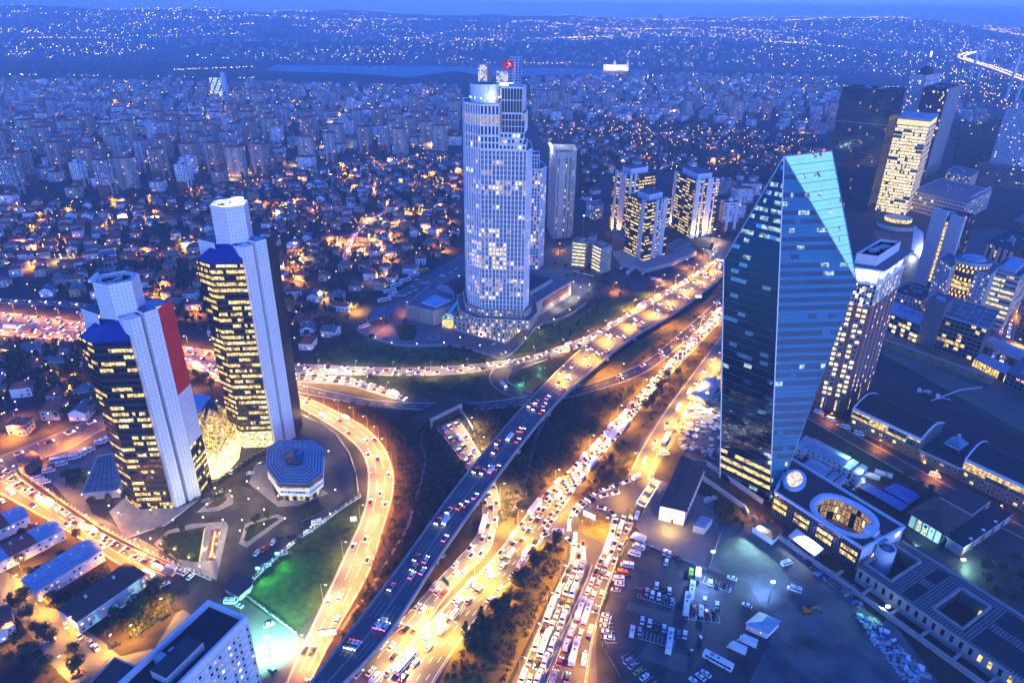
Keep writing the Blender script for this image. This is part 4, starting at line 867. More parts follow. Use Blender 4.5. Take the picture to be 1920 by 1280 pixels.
def glass_face(poly, fh, bw, pick, seed, part):
    """curtain wall on any plane polygon: floor by floor, panes set back between mullions, lighter spandrel under each"""
    rnd = random.Random(seed); n = (poly[1]-poly[0]).cross(poly[2]-poly[0]).normalized()
    if n.dot(Vector((0, 0, CAM_H))-poly[0]) < 0: poly = poly[::-1]; n = -n
    u = Vector((0, 0, 1)).cross(n).normalized(); z1 = max(p.z for p in poly); z0 = min(p.z for p in poly); Z = Vector((0, 0, 1))
    pan, fra = MB(), MB(); fra.poly([p-n*.5 for p in poly], 'frame_dark'); nf = max(1, round((z1-z0)/fh))
    for k in range(nf):
        za, zb = z0+(z1-z0)*k/nf, z0+(z1-z0)*(k+1)/nf; zs = za+(zb-za)*.45
        for lo, hi, vis in ((za+.02, zs-.04, 0), (zs+.04, zb-.12, 1)):
            st = clip(clip(poly, Z, lo), -Z, -hi)
            if len(st) < 3: continue
            us = [u.dot(p) for p in st]; a, b = min(us), max(us); m = max(1, round((b-a)/bw))
            if not vis: pan.poly([p-n*.04 for p in st], pick(k, 0, 0)); 
            for i in range(m if vis else 0):
                c = clip(clip(st, u, a+(b-a)*i/m+.05), -u, -(a+(b-a)*(i+1)/m-.05))
                if len(c) >= 3:
                    j = rnd.uniform(-.02, .02); c0 = sum(c, Vector())/len(c); pan.poly([p-n*(.16+j*u.dot(p-c0)) for p in c], pick(k, i/m, 1))
            if not vis:
                for i in range(m+1):
                    t = a+(b-a)*i/m; c = clip(clip(st, u, t-.03), -u, -(t+.03))
                    if len(c) >= 3: fra.poly([p+n*.02 for p in c], 'dark_metal')
        st = clip(clip(poly, Z, zb-.13), -Z, -zb)
        if len(st) >= 3:
            us = [(u.dot(p), p) for p in st]; p, q = min(us, key=lambda x: x[0])[1], max(us, key=lambda x: x[0])[1]; fra.bar(p+n*.05, q+n*.05, .2, .14, 'glass_front_pale')
    pan.build('glass_panel', T1, 'stuff', part); fra.build('mullion_grid', T1, 'stuff')
rk = random.Random(11); seg = {}
def kp(front):
    def f(k, x, vis):
        if not vis: return 'glass_front_pale' if front else 'glass_vision'
        key = (k, int(x*7), front); r = random.Random(str(key))
        if not front and 1 <= k <= 3: return 'lit_warm' if r.random() < .97 else 'glass_vision'
        if front and 27 < k < 37 and r.random() < .14: return 'lit_teal'
        if not front and 30 < k < 38 and r.random() < .55: return 'lit_teal'
        if r.random() < (.02 if front else .035): return 'lit_teal'
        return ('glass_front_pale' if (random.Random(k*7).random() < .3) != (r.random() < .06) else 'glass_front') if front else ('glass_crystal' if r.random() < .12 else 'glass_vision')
    return f
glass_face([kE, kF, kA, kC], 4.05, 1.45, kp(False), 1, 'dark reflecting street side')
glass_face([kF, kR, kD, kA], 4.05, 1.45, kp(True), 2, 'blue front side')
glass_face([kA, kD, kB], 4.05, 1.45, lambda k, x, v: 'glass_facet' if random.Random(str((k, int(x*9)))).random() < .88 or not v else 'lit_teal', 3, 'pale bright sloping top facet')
bk = MB()
for f in ((kD, kR, kK), (kD, kK, kK2), (kD, kK2, kB), (kB, kK2, kC), (kB, kC, kA), (kC, kK2, kK), (kC, kK, kE)): bk.poly(f, 'glass_crystal_b')
bk.build('rear_glass', T1, 'stuff')
ed = MB()
for a, b in ((kA, kF), (kA, kD), (kA, kB), (kB, kD), (kD, kR), (kC, kA), (kC, kE)): ed.bar(a, b, .5, .5, 'steel')
ed.build('edge_trim', T1, 'stuff')
rl = MB()
for p in (kA.lerp(kB, .3), kA.lerp(kB, .82)): rl.ball(p+Vector((0, 0, .8)), .6, 'glow_red')
rl.build('warning_light', T1, 'stuff')

# ---------------------------------------------------------------- podium of the glass tower: oval court, round skylight
zr = 14.0; q0, q1, q2_, q3 = [Vector(G(x, y, zr)) for x, y in ((1453, 923), (1617, 1029), (1695, 989), (1483, 860))]
t = thing('glass_podium', 'low glazed podium with oval courtyard and round lit skylight beside the crystal tower', 'building', (*((q0+q2_)/2), 0))
def oval(pc, pl, pt, n=48, e=2.4):
    """rounded oval about photo point pc reaching photo points pl and pt"""
    c = Vector(G(*pc, zr)); a, b = Vector(G(*pl, zr))-c, Vector(G(*pt, zr))-c; out = []
    for i in range(n):
        w = 2*math.pi*i/n; cw, sw = math.cos(w), math.sin(w)
        out.append(c+a*(abs(cw)**(2/e)*(1 if cw > 0 else -1))+b*(abs(sw)**(2/e)*(1 if sw > 0 else -1)))
    return ccw([tuple(p) for p in out])
ov = oval((1582, 966), (1532, 939), (1601, 946)); R4 = ccw([tuple(p) for p in (q0, q1, q2_, q3)])
m_, rf = MB(), MB(); oc_ = Vector((sum(p[0] for p in ov)/len(ov), sum(p[1] for p in ov)/len(ov)))
def to_edge(d):
    best = 1e9
    for i in range(4):
        a, b = Vector(R4[i]), Vector(R4[(i+1) % 4]); e = b-a; den = d.x*e.y-d.y*e.x
        if abs(den) > 1e-9:
            s_ = ((a-oc_).x*e.y-(a-oc_).y*e.x)/den; w = ((a-oc_).x*d.y-(a-oc_).y*d.x)/den
            if s_ > 0 and -1e-6 <= w <= 1+1e-6: best = min(best, s_)
    return oc_+d*best
angs = sorted([math.atan2(p[1]-oc_.y, p[0]-oc_.x) for p in ov]+[math.atan2(p[1]-oc_.y, p[0]-oc_.x) for p in R4])
def ov_at(a):
    d = Vector((math.cos(a), math.sin(a)))
    for i in range(len(ov)):
        p, q = Vector(ov[i])-oc_, Vector(ov[(i+1) % len(ov)])-oc_
        if d.x*p.y-d.y*p.x <= 1e-9 and d.x*q.y-d.y*q.x > -1e-9 and d.dot(p) > 0:
            e = q-p; den = d.x*e.y-d.y*e.x; return oc_+d*((p.x*e.y-p.y*e.x)/den)
    return oc_+d*10
for i in range(len(angs)):
    a, b = angs[i], angs[(i+1) % len(angs)]+(0 if i < len(angs)-1 else 2*math.pi); da, db = Vector((math.cos(a), math.sin(a))), Vector((math.cos(b), math.sin(b)))
    rf.poly([(*ov_at(a), zr), (*to_edge(da), zr), (*to_edge(db), zr), (*ov_at(b), zr)], 'roof_brown')
for i in range(4): a, b = R4[i], R4[(i+1) % 4]; rf.bar((*a, zr+.5), (*b, zr+.5), 1.1, 1.1, 'white_panel')
rf.build('roof', t, 'stuff')
m2 = MB(); o1, o2, o3 = inset(ov, -2.0), ov, inset(ov, 1.2)
for i in range(len(ov)):
    j = (i+1) % len(ov)
    m2.add([(*o1[i], zr+.1), (*o1[j], zr+.1), (*o1[j], zr+.8), (*o1[i], zr+.8), (*o2[j], zr+1.0), (*o2[i], zr+1.0), (*o2[j], zr-1), (*o2[i], zr-1), (*o3[j], zr+.3), (*o3[i], zr+.3), (*o3[j], zr-.6), (*o3[i], zr-.6)],
           [(0, 1, 2, 3), (3, 2, 4, 5), (9, 8, 4, 5)[::-1], (11, 10, 8, 9)], 'white_panel')
m2.build('oval_rim', t, 'stuff')
fr, gl = MB(), MB(); rv = ov[::-1]; rnd = random.Random(9)
for i in range(len(rv)):
    a, b = rv[i], rv[(i+1) % len(rv)]
    facade(fr, gl, a, b, .4, zr-.8, 1, 3, 'dark_metal', lambda i, k: 'lit_pale' if rnd.random() < .02 else ('lit_dim' if rnd.random() < .7 else 'glass_dark'), px=.14, sz=.18, dep=.15)
fr.build('court_mullion', t, 'stuff'); gl.build('court_glass', t, 'stuff')
cf = MB(); cf.poly([(*p, .35) for p in ov], 'roof_dark'); i3 = inset(ov, 3.2)
for i in range(len(ov)): j = (i+1) % len(ov); cf.add([(*ov[i], .6), (*ov[j], .6), (*i3[j], .6), (*i3[i], .6)], [(0, 1, 2, 3)], 'paving')
for _ in range(9): a = rnd.random()*6.28; cf.dome((oc_.x+9*math.cos(a)*rnd.random(), oc_.y+6*math.sin(a)*rnd.random(), .36), rnd.uniform(1, 2.2), 1.2, 'leaf_dark', 8, 3)
cf.build('court_garden', t, 'stuff')
so = oval((1489, 902), (1470, 892), (1500, 886), 36, 2.0); m3 = MB(); s1 = inset(so, 1.8)
for i in range(len(so)):
    j = (i+1) % len(so); m3.add([(*so[i], zr+.1), (*so[j], zr+.1), (*so[j], zr+1.5), (*so[i], zr+1.5), (*s1[j], zr+1.7), (*s1[i], zr+1.7), (*s1[j], zr+.9), (*s1[i], zr+.9)], [(0, 1, 2, 3), (3, 2, 4, 5), (5, 4, 6, 7)], 'white_panel')
m3.build('skylight_ring', t, 'stuff'); m4, m5 = MB(), MB(); m4.poly([(*p, zr+1.0) for p in s1], 'lit_pale'); sc_ = Vector(G(1489, 902, zr))
e1 = (q1-q0).normalized(); e2 = Vector((-e1.y, e1.x))
for k in range(-6, 7):
    for e, f in ((e1, e2), (e2, e1)):
        o = k*.95
        pts_ = [t_ for t_ in [x*.3 for x in range(-34, 35)] if inside(tuple(sc_+e*o+f*t_), s1)]
        if len(pts_) > 1: m5.bar((*(sc_+e*o+f*pts_[0]), zr+1.12), (*(sc_+e*o+f*pts_[-1]), zr+1.12), .16, .14, 'white_panel')
m4.build('skylight_glass', t); m5.build('skylight_bar', t, 'stuff')
fr, gl = MB(), MB(); fh = lambda i, k: 'lit_warm' if k in (1, 2) and (i % 9) < 6 else 'glass_blue'
facade(fr, gl, q0, q1, 0, zr-.1, 34, 4, 'dark_metal', fh, px=.14, sz=.7, dep=.2, pm='steel')
facade(fr, gl, q1, q2_, 0, zr-.1, 4, 2, 'white_panel', lambda i, k: 'lit_pale' if (i, k) in ((1, 0), (3, 1)) else 'white_panel', px=.5, sz=.8, dep=.15)
facade(fr, gl, q2_, q3, 0, zr-.1, 20, 3, 'white_panel', lit_mix(.1), px=.4, sz=.6); facade(fr, gl, q3, q0, 0, zr-.1, 12, 3, 'dark_metal', lambda i, k: 'glass_crystal_b', px=.1, sz=.2)
fr.build('facade_frame', t, 'stuff'); gl.build('window', t, 'stuff')
bx = MB(); a = Vector(G(1632, 1000, zr)); rz = math.atan2(e1.y, e1.x); bx.box((*a, zr), (5.5, 4.5, 2.8), 'white_panel', rz); bx.box((*(a+e1*4), zr), (6, 5, .8), 'steel', rz); bx.build('roof_hatch', t, 'stuff')
t2 = thing('stair_drum', 'pale round stair drum standing in the square courtyard', 'stair tower', (*G(1656, 1072), 0)); m_ = MB(); dc = Vector(G(1662, 1028, 12)); ring = [(dc.x+4.1*math.cos(R(15*i)), dc.y+4.1*math.sin(R(15*i))) for i in range(24)]
m_.prism(ring, 0, 12, 'white_panel', 'roof_grey'); r2 = inset(ring, .7)
for i in range(24): j = (i+1) % 24; m_.add([(*ring[i], 12), (*ring[j], 12), (*ring[j], 13), (*ring[i], 13), (*r2[j], 13), (*r2[i], 13), (*r2[j], 12.1), (*r2[i], 12.1)], [(0, 1, 2, 3), (3, 2, 4, 5), (5, 4, 6, 7)], 'white_panel')
m_.dome((dc.x, dc.y, 12.05), 1.6, .5, 'roof_sheet', 16); m_.build('drum', t2)
# sloping glass link from tower to podium, white lit canopy in front of the podium
t2 = thing('glass_link', 'sloping blue glass link between crystal tower and podium roof', 'glass link', (*G(1470, 900), 0)); m_ = MB()
a, b, c, d = Vector((*q0, zr+.3)), Vector((*q3, zr+.3)), kR.lerp(kD, .16), kR.lerp(kD, .06); m_.poly([kR.lerp(kD, .002), a, b, c], 'glass_crystal_b')
for f in (0, .33, .66, 1): m_.bar(a.lerp(b, f), d.lerp(c, f), .35, .35, 'steel')
m_.build('glazing', t2)
t2 = thing('lit_canopy', 'bright white glowing canopy roof along the front of the podium', 'canopy', (*G(1520, 1030), 0)); m_ = MB()
cp = [G(1478, 1004, 4.5), G(1494, 990, 4.5), G(1545, 1028, 4.5), G(1528, 1042, 4.5)]; m_.prism(cp, 4.2, 4.5, 'white_panel', bottom=True); m_.build('roof', t2)
for q in cp: m_ = MB(); m_.tube((*q, 0), (*q, 4.2), .2, .2, 'steel'); m_.build('post', t2)
spot((*G(1515, 1000, 9), 9), (.85, 1, .95), 5200, 120, aim=(*G(1512, 1018, 4.5), 4.5), parent=t2)

# ---------------------------------------------------------------- long low block with pergola roof and sunken courts
zl = 7.0; la, lb, lc = Vector(G(1608, 1066, zl)), Vector(G(1905, 1272, zl)), Vector(G(1689, 1014, zl)); ue = (lb-la).normalized(); ve = Vector((-ue.y, ue.x)); Wd = (lc-la).dot(ve); Lt = (lb-la).length+55
t = thing('pergola_block', 'long dark low block with gridded pergola roof and square sunken courts', 'building', (*(la+ue*30), 0))
uv = lambda p: ((Vector(p)-la).dot(ue), (Vector(p)-la).dot(ve)); X = lambda u_, v_, z: (*(la+ue*u_+ve*v_), z)
def rng_(pts): a = [uv(G(x, y, zl)) for x, y in pts]; us = [p[0] for p in a]; vs = [p[1] for p in a]; return [sum(sorted(us)[:2])/2, sum(sorted(us)[2:])/2, max(1.6, sum(sorted(vs)[:2])/2), min(Wd-2, sum(sorted(vs)[2:])/2)]
C1, C2 = rng_([(1619, 1056), (1669, 1091), (1726, 1054), (1678, 1024)]), rng_([(1748, 1141), (1803, 1180), (1858, 1140), (1802, 1104)]); C3 = [C2[1]+28, C2[1]+28+(C2[1]-C2[0]), C2[2], C2[3]]
holes = [C1, C2, C3]; m_ = MB(); cuts = [0]+[x for c in holes for x in c[:2]]+[Lt]
def slab(u0, u1, v0, v1): m_.poly([X(u0, v0, zl), X(u1, v0, zl), X(u1, v1, zl), X(u0, v1, zl)], 'roof_felt')
for i in range(len(cuts)-1):
    h_ = next((c for c in holes if abs(c[0]-cuts[i]) < 1e-6), None)
    if h_ is None: slab(cuts[i], cuts[i+1], 0, Wd)
    else:
        slab(h_[0], h_[1], 0, h_[2]); slab(h_[0], h_[1], h_[3], Wd); cs = [X(h_[0], h_[2], 0), X(h_[1], h_[2], 0), X(h_[1], h_[3], 0), X(h_[0], h_[3], 0)]
        for k in range(4): a, b = cs[k], cs[(k+1) % 4]; m_.poly([(a[0], a[1], .3), (b[0], b[1], .3), (b[0], b[1], zl), (a[0], a[1], zl)], 'concrete_dark')
m_.build('roof_slab', t, 'stuff'); m_ = MB()
for h_ in holes:
    cs = [X(h_[0], h_[2], zl+.5), X(h_[1], h_[2], zl+.5), X(h_[1], h_[3], zl+.5), X(h_[0], h_[3], zl+.5)]
    for k in range(4): m_.bar(cs[k], cs[(k+1) % 4], .9, 1.1, 'concrete')
m_.build('court_parapet', t, 'stuff'); m_ = MB(); pools = [(C1[1]+7, C2[0]-7, 3.5, Wd*.42), (C1[1]+7, C2[0]-7, Wd*.6, Wd-3.5), (C2[1]+5, C3[0]-5, 3.5, Wd*.42), (C2[1]+5, C3[0]-5, Wd*.6, Wd-3.5)]
free = lambda u_, v_: not any(c[0]-.6 < u_ < c[1]+.6 and c[2]-.6 < v_ < c[3]+.6 for c in holes+pools)
step = 1.25; nu, nv = int(Lt/step), int(Wd/step)
for i in range(nu):
    for j in range(nv):
        u_, v_ = (i+.5)*step, (j+.5)*step
        if free(u_, v_):
            m_.add([X(u_-step/2, v_-.13, zl+.55), X(u_+step/2, v_-.13, zl+.55), X(u_+step/2, v_+.13, zl+.55), X(u_-step/2, v_+.13, zl+.55)], [(0, 1, 2, 3)], 'concrete')
            m_.add([X(u_-.13, v_-step/2, zl+.5), X(u_+.13, v_-step/2, zl+.5), X(u_+.13, v_+step/2, zl+.5), X(u_-.13, v_+step/2, zl+.5)], [(0, 1, 2, 3)], 'concrete')
m_.build('pergola_grid', t, 'stuff'); m_, g_ = MB(), MB()
pl_ = lambda u_, v_: tuple(la+ue*u_+ve*v_)
facade(m_, g_, pl_(0, 0), pl_(Lt, 0), 0, zl, round(Lt/3.6), 1, 'concrete', lambda i, k: 'lit_gold' if i in (14, 15, 17, 31) else 'window_dark', px=.6, sz=.8, dep=.3)
for a, b in ((pl_(Lt, 0), pl_(Lt, Wd)), (pl_(Lt, Wd), pl_(0, Wd)), (pl_(0, Wd), pl_(0, 0))): m_.poly([(*a, 0), (*b, 0), (*b, zl), (*a, zl)], 'concrete_dark')
for v_ in (0, Wd): m_.bar((*pl_(0, v_), zl+.5), (*pl_(Lt, v_), zl+.5), .8, 1.0, 'concrete')
m_.build('wall', t, 'stuff'); g_.build('window', t, 'stuff'); m_ = MB(); m_.box((*pl_((C2[0]+C2[1])/2+4, C2[3]-1), 1.2), (1.4, .3, 2.6), 'lit_warm', math.atan2(ue.y, ue.x)); m_.build('lit_door', t)
t2 = thing('retaining_wall', 'concrete retaining wall with cross beams in front of the pergola block', 'wall', (*(la+ue*40-ve*8), 0)); m_ = MB()
m_.bar((*pl_(-52, -7), 1.4), (*pl_(Lt, -7), 1.4), .8, 2.8, 'concrete')
m_.build('wall', t2)
for u_ in range(-44, int(Lt), 13): m_ = MB(); m_.bar((*pl_(u_, -7), 2.6), (*pl_(u_, .4 if u_ > 0 else -2), 2.6), 1.0, 1.0, 'concrete'); m_.build('cross_beam', t2)

# ---------------------------------------------------------------- brick tower behind the crystal
F_, R_, L_ = Vector(G(1581, 776)), Vector(G(1632, 726)), Vector(G(1519, 762)); Bk = L_+R_-F_; bp = [tuple(x) for x in (L_, F_, R_, Bk)]
t = thing('brick_tower', 'tall red brick tower with square windows and floodlit white crown behind the crystal tower', 'tower', (*((L_+R_)/2), 0)); zt = 88.0
m_ = MB(); m_.prism(bp, 0, zt, 'brick_red', 'roof_grey'); m_.build('wall', t)
def win_mesh(w, h, pane_m, name, fm='frame_white'):
    k = MB(); f = .16
    for x0, x1, z0, z1 in ((-w/2, w/2, -h/2, -h/2+f), (-w/2, w/2, h/2-f, h/2), (-w/2, -w/2+f, -h/2+f, h/2-f), (w/2-f, w/2, -h/2+f, h/2-f)):
        k.add([(x0, -.14, z0), (x1, -.14, z0), (x1, -.14, z1), (x0, -.14, z1), (x0, 0, z0), (x1, 0, z0), (x1, 0, z1), (x0, 0, z1)], [(0, 1, 2, 3), (1, 5, 6, 2), (4, 0, 3, 7), (3, 2, 6, 7), (0, 4, 5, 1)], fm)
    k.add([(-w/2+f, -.04, -h/2+f), (w/2-f, -.04, -h/2+f), (w/2-f, -.04, h/2-f), (-w/2+f, -.04, h/2-f)], [(0, 1, 2, 3)], pane_m); return k.mesh(name)
WM = {}
def put_window(par, p, rz, w, h, pm, name='window', fm='frame_white'):
    key = (w, h, pm, fm)
    if key not in WM: WM[key] = win_mesh(w, h, pm, name, fm)
    o = bpy.data.objects.new(name, WM[key]); COL.objects.link(o); o.parent = par; o.location = Vector(p)-Vector(par['abs']); o.rotation_euler = (0, 0, rz); return o
rnd = random.Random(21)
for A, B, cols, sh, w, z_hi in ((L_, F_, (.30, .45, .70, .86), .72, 2.5, 22), (F_, R_, (.09, .27, .45, .63, .81, .94), .30, 2.0, 22)):
    u = (B-A).normalized(); n_ = Vector((u.y, -u.x)); Lx = (B-A).length; rz = math.atan2(u.y, u.x)
    for k in range(z_hi):
        for c in cols:
            p = A+u*Lx*c+n_*.02; lit_ = rnd.random() < sh*(1 if k < 19 else .6)
            put_window(t, (*p, 12.5+k*3.45), rz, w, 2.3, rnd.choice(('lit_pale', 'lit_warm', 'lit_pale')) if lit_ else 'window_dark')
    m_, g_ = MB(), MB(); facade(m_, g_, A+n_*.25, B+n_*.25, 74.5, zt-.1, round(Lx/1.6), 4, 'white_panel', lit_mix(.25, 'window_dark', ('lit_warm', 'lit_pale')), px=.12, sz=.2, dep=.2); m_.build('upper_frame', t, 'stuff'); g_.build('upper_glass', t, 'stuff')
    for c in cols[::2]:
        p = A+u*Lx*(c+.05)+n_*.3; m_ = MB(); m_.prism([tuple(p-u*1.3), tuple(p+u*1.3), tuple(p+u*1.3-n_*.25), tuple(p-u*1.3-n_*.25)], 1, 9, 'frame_white'); m_.build('entrance_frame', t); m_ = MB(); p2 = p+n_*.05
        for s_ in (-.6, .6): m_.poly([(*(p2+u*(s_-.45)), 1.2), (*(p2+u*(s_+.45)), 1.2), (*(p2+u*(s_+.45)), 8.6), (*(p2+u*(s_-.45)), 8.6)], 'lit_warm' if s_ < 0 else 'window_dark')
        m_.build('entrance_glass', t)
m_ = MB(); ip = inset(bp, .8); m_.prism(ip, zt, 97, 'white_panel', 'roof_grey'); cp_ = inset(bp, -2.6); m_.prism(cp_, 97, 98, 'white_panel', 'roof_grey', True); m_.prism(inset(bp, -.6), zt-.4, zt+.5, 'white_panel', bottom=True)
m_.prism(inset(bp, 4), 98, 102.5, 'white_panel', 'roof_dark'); flat_roof(m_, inset(bp, 4), 102.5, 'roof_dark', 'white_panel', 1.6, .5); m_.build('crown', t)
m_ = MB(); clutter(m_, inset(bp, 6), 102.5, 12, 4, smax=5); clutter(m_, inset(bp, 0), 98, 5, 6, smax=3); m_.build('roof_plant', t, 'stuff')
for A, B in ((L_, F_), (F_, R_)):
    u = (B-A).normalized(); n_ = Vector((u.y, -u.x))
    for f in (.25, .55, .85): p = A.lerp(B, f)+n_*1.6; spot((*p, zt+.8), (.95, 1, .95), 2600, 150, aim=(*(p-n_*2), zt+9), parent=t)

# ---------------------------------------------------------------- barrel roofed halls on a brick base
ze, zs_ = 13.0, 7.2
fL, fR, bR, bL = [Vector(G(x, y, ze)) for x, y in ((1600, 766), (1727, 825), (1771, 794), (1645, 739))]
gL, gE = Vector(G(1810, 862, ze)), Vector(G(2010, 955, ze)); gb = Vector(G(1851, 829, ze)); gw = gb-gL
def barrel(label, a, b, wv, win, seed):
    t = thing('barrel_hall', label, 'hall', (*((a+b+wv)/2), 0), 'barrel roofed halls'); m_, g_ = MB(), MB(); rf = MB(); n = 12; u = (b-a).normalized()
    arc = [(wv*(i/n), ze+5.2*math.sin(math.pi*i/n*.93+.1)-.5) for i in range(n+1)]
    for i in range(n): rf.poly([(*(a+arc[i][0]), arc[i][1]), (*(b+arc[i][0]), arc[i][1]), (*(b+arc[i+1][0]), arc[i+1][1]), (*(a+arc[i+1][0]), arc[i+1][1])], 'roof_felt')
    rf.build('roof', t)
    tr = MB()
    for e in (a, b):
        for i in range(n): tr.bar((*(e+arc[i][0]), arc[i][1]+.1), (*(e+arc[i+1][0]), arc[i+1][1]+.1), .8, .7, 'white_panel')
    tr.bar((*a, ze+.1), (*b, ze+.1), 1.3, 1.4, 'white_panel'); tr.bar((*(a+wv*.5), ze+4.9), (*(b+wv*.5), ze+4.9), .4, .4, 'roof_dark'); tr.build('roof_edge', t, 'stuff')
    for e in (a, b): m_.poly([(*e, zs_-7), (*(e+wv), zs_-7)]+[(*(e+o), z) for o, z in arc[::-1]], 'concrete_dark')
    nx = round((b-a).length/1.9); facade(m_, g_, a, b, zs_, ze-.4, nx, 3, 'steel', lambda i, k: 'lit_warm' if random.Random(i//6*7+k*3+seed).random() < .62 else 'glass_dark', px=.07, sz=.12, dep=.3)
    for i in range(0, nx+1, 6): p = a.lerp(b, i/nx)+Vector((u.y, -u.x))*.2; m_.bar((*p, zs_), (*p, ze), .35, .35, 'white_panel')
    for k in range(14): z = zs_+.3+k*.38; m_.bar((*(a+Vector((u.y, -u.x))*.35), z), (*(b+Vector((u.y, -u.x))*.35), z), .06, .08, 'steel')
    m_.build('glazing_frame', t, 'stuff'); g_.build('glazing', t, 'stuff')
    w_ = MB(); n_ = Vector((u.y, -u.x))*.4; w_.prism([tuple(a+n_), tuple(b+n_), tuple(b+wv), tuple(a+wv)], 0, zs_, 'brick_orange', 'roof_grey'); w_.build('brick_base', t)
    rz = math.atan2(u.y, u.x); L = (b-a).length; rnd = random.Random(seed)
    for i in range(int(L/4.2)):
        for z in ((1.9, 5.2) if win == 2 else (5.0,)):
            p = a+u*(2.2+i*4.2+(0 if i % 2 else .5))+n_*1.03; put_window(t, (*p, z), rz, 2.0, 1.9, rnd.choice(('lit_pale', 'lit_warm', 'window_dark') if win == 1 else ('window_dark', 'lit_warm', 'window_dark')))
    return t
barrel('barrel roofed hall on brick base beside the brick tower', fL, fR, bL-fL, 1, 3)
barrel('barrel roofed hall on brick base beyond the pyramid skylight, cut by the picture edge', gL, gE, gw, 2, 8)
t = thing('link_terrace', 'low brick link with dark roof terrace between the two barrel halls', 'building', (*((fR+gL)/2), 0)); m_ = MB(); nn = Vector(((gL-fR).normalized().y, -(gL-fR).normalized().x))
lp = [tuple(fR+(gL-fR)*.01), tuple(gL-(gL-fR)*.01), tuple(gb-(gL-fR)*.01), tuple(bR)]; m_.prism(lp, 0, 6.2, 'brick_orange', 'roof_dark'); m_.bar((*lp[0], 6.6), (*lp[1], 6.6), .8, .9, 'stone_pale'); m_.build('wall', t)
u = (gL-fR).normalized(); rz = math.atan2(u.y, u.x)
for i in range(6): p = fR+u*(3+i*(gL-fR).length/6.6)+nn*.02; put_window(t, (*p, 4.3), rz, 2.2, 1.8, 'window_dark' if i % 3 else 'lit_dim')
t = thing('pyramid_skylight', 'small glass pyramid skylight with blue ribs on the terrace between the halls', 'skylight', (*G(1795, 831, 6.2), 6.2)); m_, g_ = MB(), MB()
pb = [(*G(x, y, 8.4), 8.4) for x, y in ((1771, 831), (1799, 844), (1816, 831), (1788, 818))]; ap_ = Vector((sum(p[0] for p in pb)/4, sum(p[1] for p in pb)/4, 13.5))
for i in range(4):
    a, b = Vector(pb[i]), Vector(pb[(i+1) % 4]); g_.poly([a, b, ap_], 'glass_teal_m'); m_.bar(a, b, .6, .6, 'white_panel'); m_.bar((a.x, a.y, 6.2), a, .5, .5, 'steel')
    for k in range(5): m_.bar(a.lerp(b, k/5), ap_, .2, .2, 'white_panel')
m_.box((ap_.x, ap_.y, 13.2), (1.5, 1.5, 1.2), 'white_panel'); m_.build('frame', t, 'stuff'); g_.build('glass', t)
# warm wall washers along the brick base
for px_, py_ in ((1620, 800), (1660, 822), (1700, 842), (1735, 862)): q = G(px_, py_); spot((q[0]-2.5, q[1]-3.5, .5), (1, .55, .14), 1500, 120, aim=(q[0], q[1]+1, 5))

# ---------------------------------------------------------------- hipped pavilion and flat shed
zp = 8.0; pv_ = [G(1703, 960, zp), G(1771, 1001, zp), G(1822, 969, zp), G(1754, 931, zp)]
t = thing('pavilion', 'pale pavilion with brown hipped roof and red framed wall bays', 'building', (*G(1745, 1000), 0)); m_, g_ = MB(), MB(); ip = ccw(inset(pv_, 1.2)); m_.prism(ip, 0, zp, 'plaster_white', 'roof_brown'); m_.build('wall', t)
m_ = MB(); hip_roof(m_, pv_, zp, 4.5, 'roof_brown', .6, .5); m_.build('roof', t); m_ = MB()
k0 = min(range(4), key=lambda i: math.dist(ip[i], pv_[0])); A, B, C_ = Vector(ip[k0]), Vector(ip[(k0+1) % 4]), Vector(ip[(k0+2) % 4])
for P_, Q_, nn_ in ((A, B, 5), (B, C_, 5)):
    u = (Q_-P_).normalized(); n_ = Vector((u.y, -u.x))
    for i in range(nn_+1): p = P_.lerp(Q_, i/nn_)+n_*.1; m_.bar((*p, 0), (*p, zp), .4, .4, 'brick_red')
m_.build('wall_rib', t, 'stuff'); u = (B-A).normalized(); n_ = Vector((u.y, -u.x)); rz = math.atan2(u.y, u.x)
for i, z, w, h_, mt in ((1, 5.6, 1.4, 1.5, 'lit_pale'), (1, 3.2, 1.4, 1.3, 'lit_warm'), (2, 5.2, 1.4, 1.5, 'window_dark'), (2, 3.0, 1.4, 1.5, 'lit_warm'), (1, 1.4, 3.4, .9, 'lit_pale'), (2, 1.4, 3.4, .9, 'lit_pale'), (3, 4.8, .8, .8, 'window_dark')):
    put_window(t, (*(A.lerp(B, (i+.5)/5)+n_*.03), z), rz, w, h_, mt, 'window', 'frame_dark')
q = G(1718, 1012); spot((q[0]-3, q[1]-5, .6), (.4, 1, .75), 2400, 120, aim=(q[0]+3, q[1]+3, 5), parent=t)
t = thing('flat_shed', 'dark flat roofed shed behind the hipped pavilion with lit corner porch', 'building', (*G(1830, 1010), 0)); m_ = MB(); fp_ = [G(1774, 1006, 6), G(1807, 1027, 6), G(1901, 963, 6), G(1862, 945, 6)]; m_.prism(inset(fp_, .6), 0, 5.6, 'plaster_grey', 'roof_felt'); m_.prism(fp_, 5.6, 6.1, 'white_panel', 'roof_felt', True); m_.build('wall', t); m_ = MB()
a, b = Vector(fp_[1]), Vector(fp_[2])
for i in range(6): p = a.lerp(b, i/5); m_.bar((*p, 0), (*p, 5.6), .5, .5, 'brick_red')
for i in range(3): p = a.lerp(b, .2+.25*i)*.8+Vector(fp_[0]).lerp(Vector(fp_[3]), .2+.25*i)*.2; m_.dome((*p, 6.1), .9, .6, 'white_panel', 10)
m_.build('pier', t, 'stuff'); q = G(1808, 1046); point((q[0]+.5, q[1]-1.5, 4.5), (.6, 1, .8), 900, .3, t)
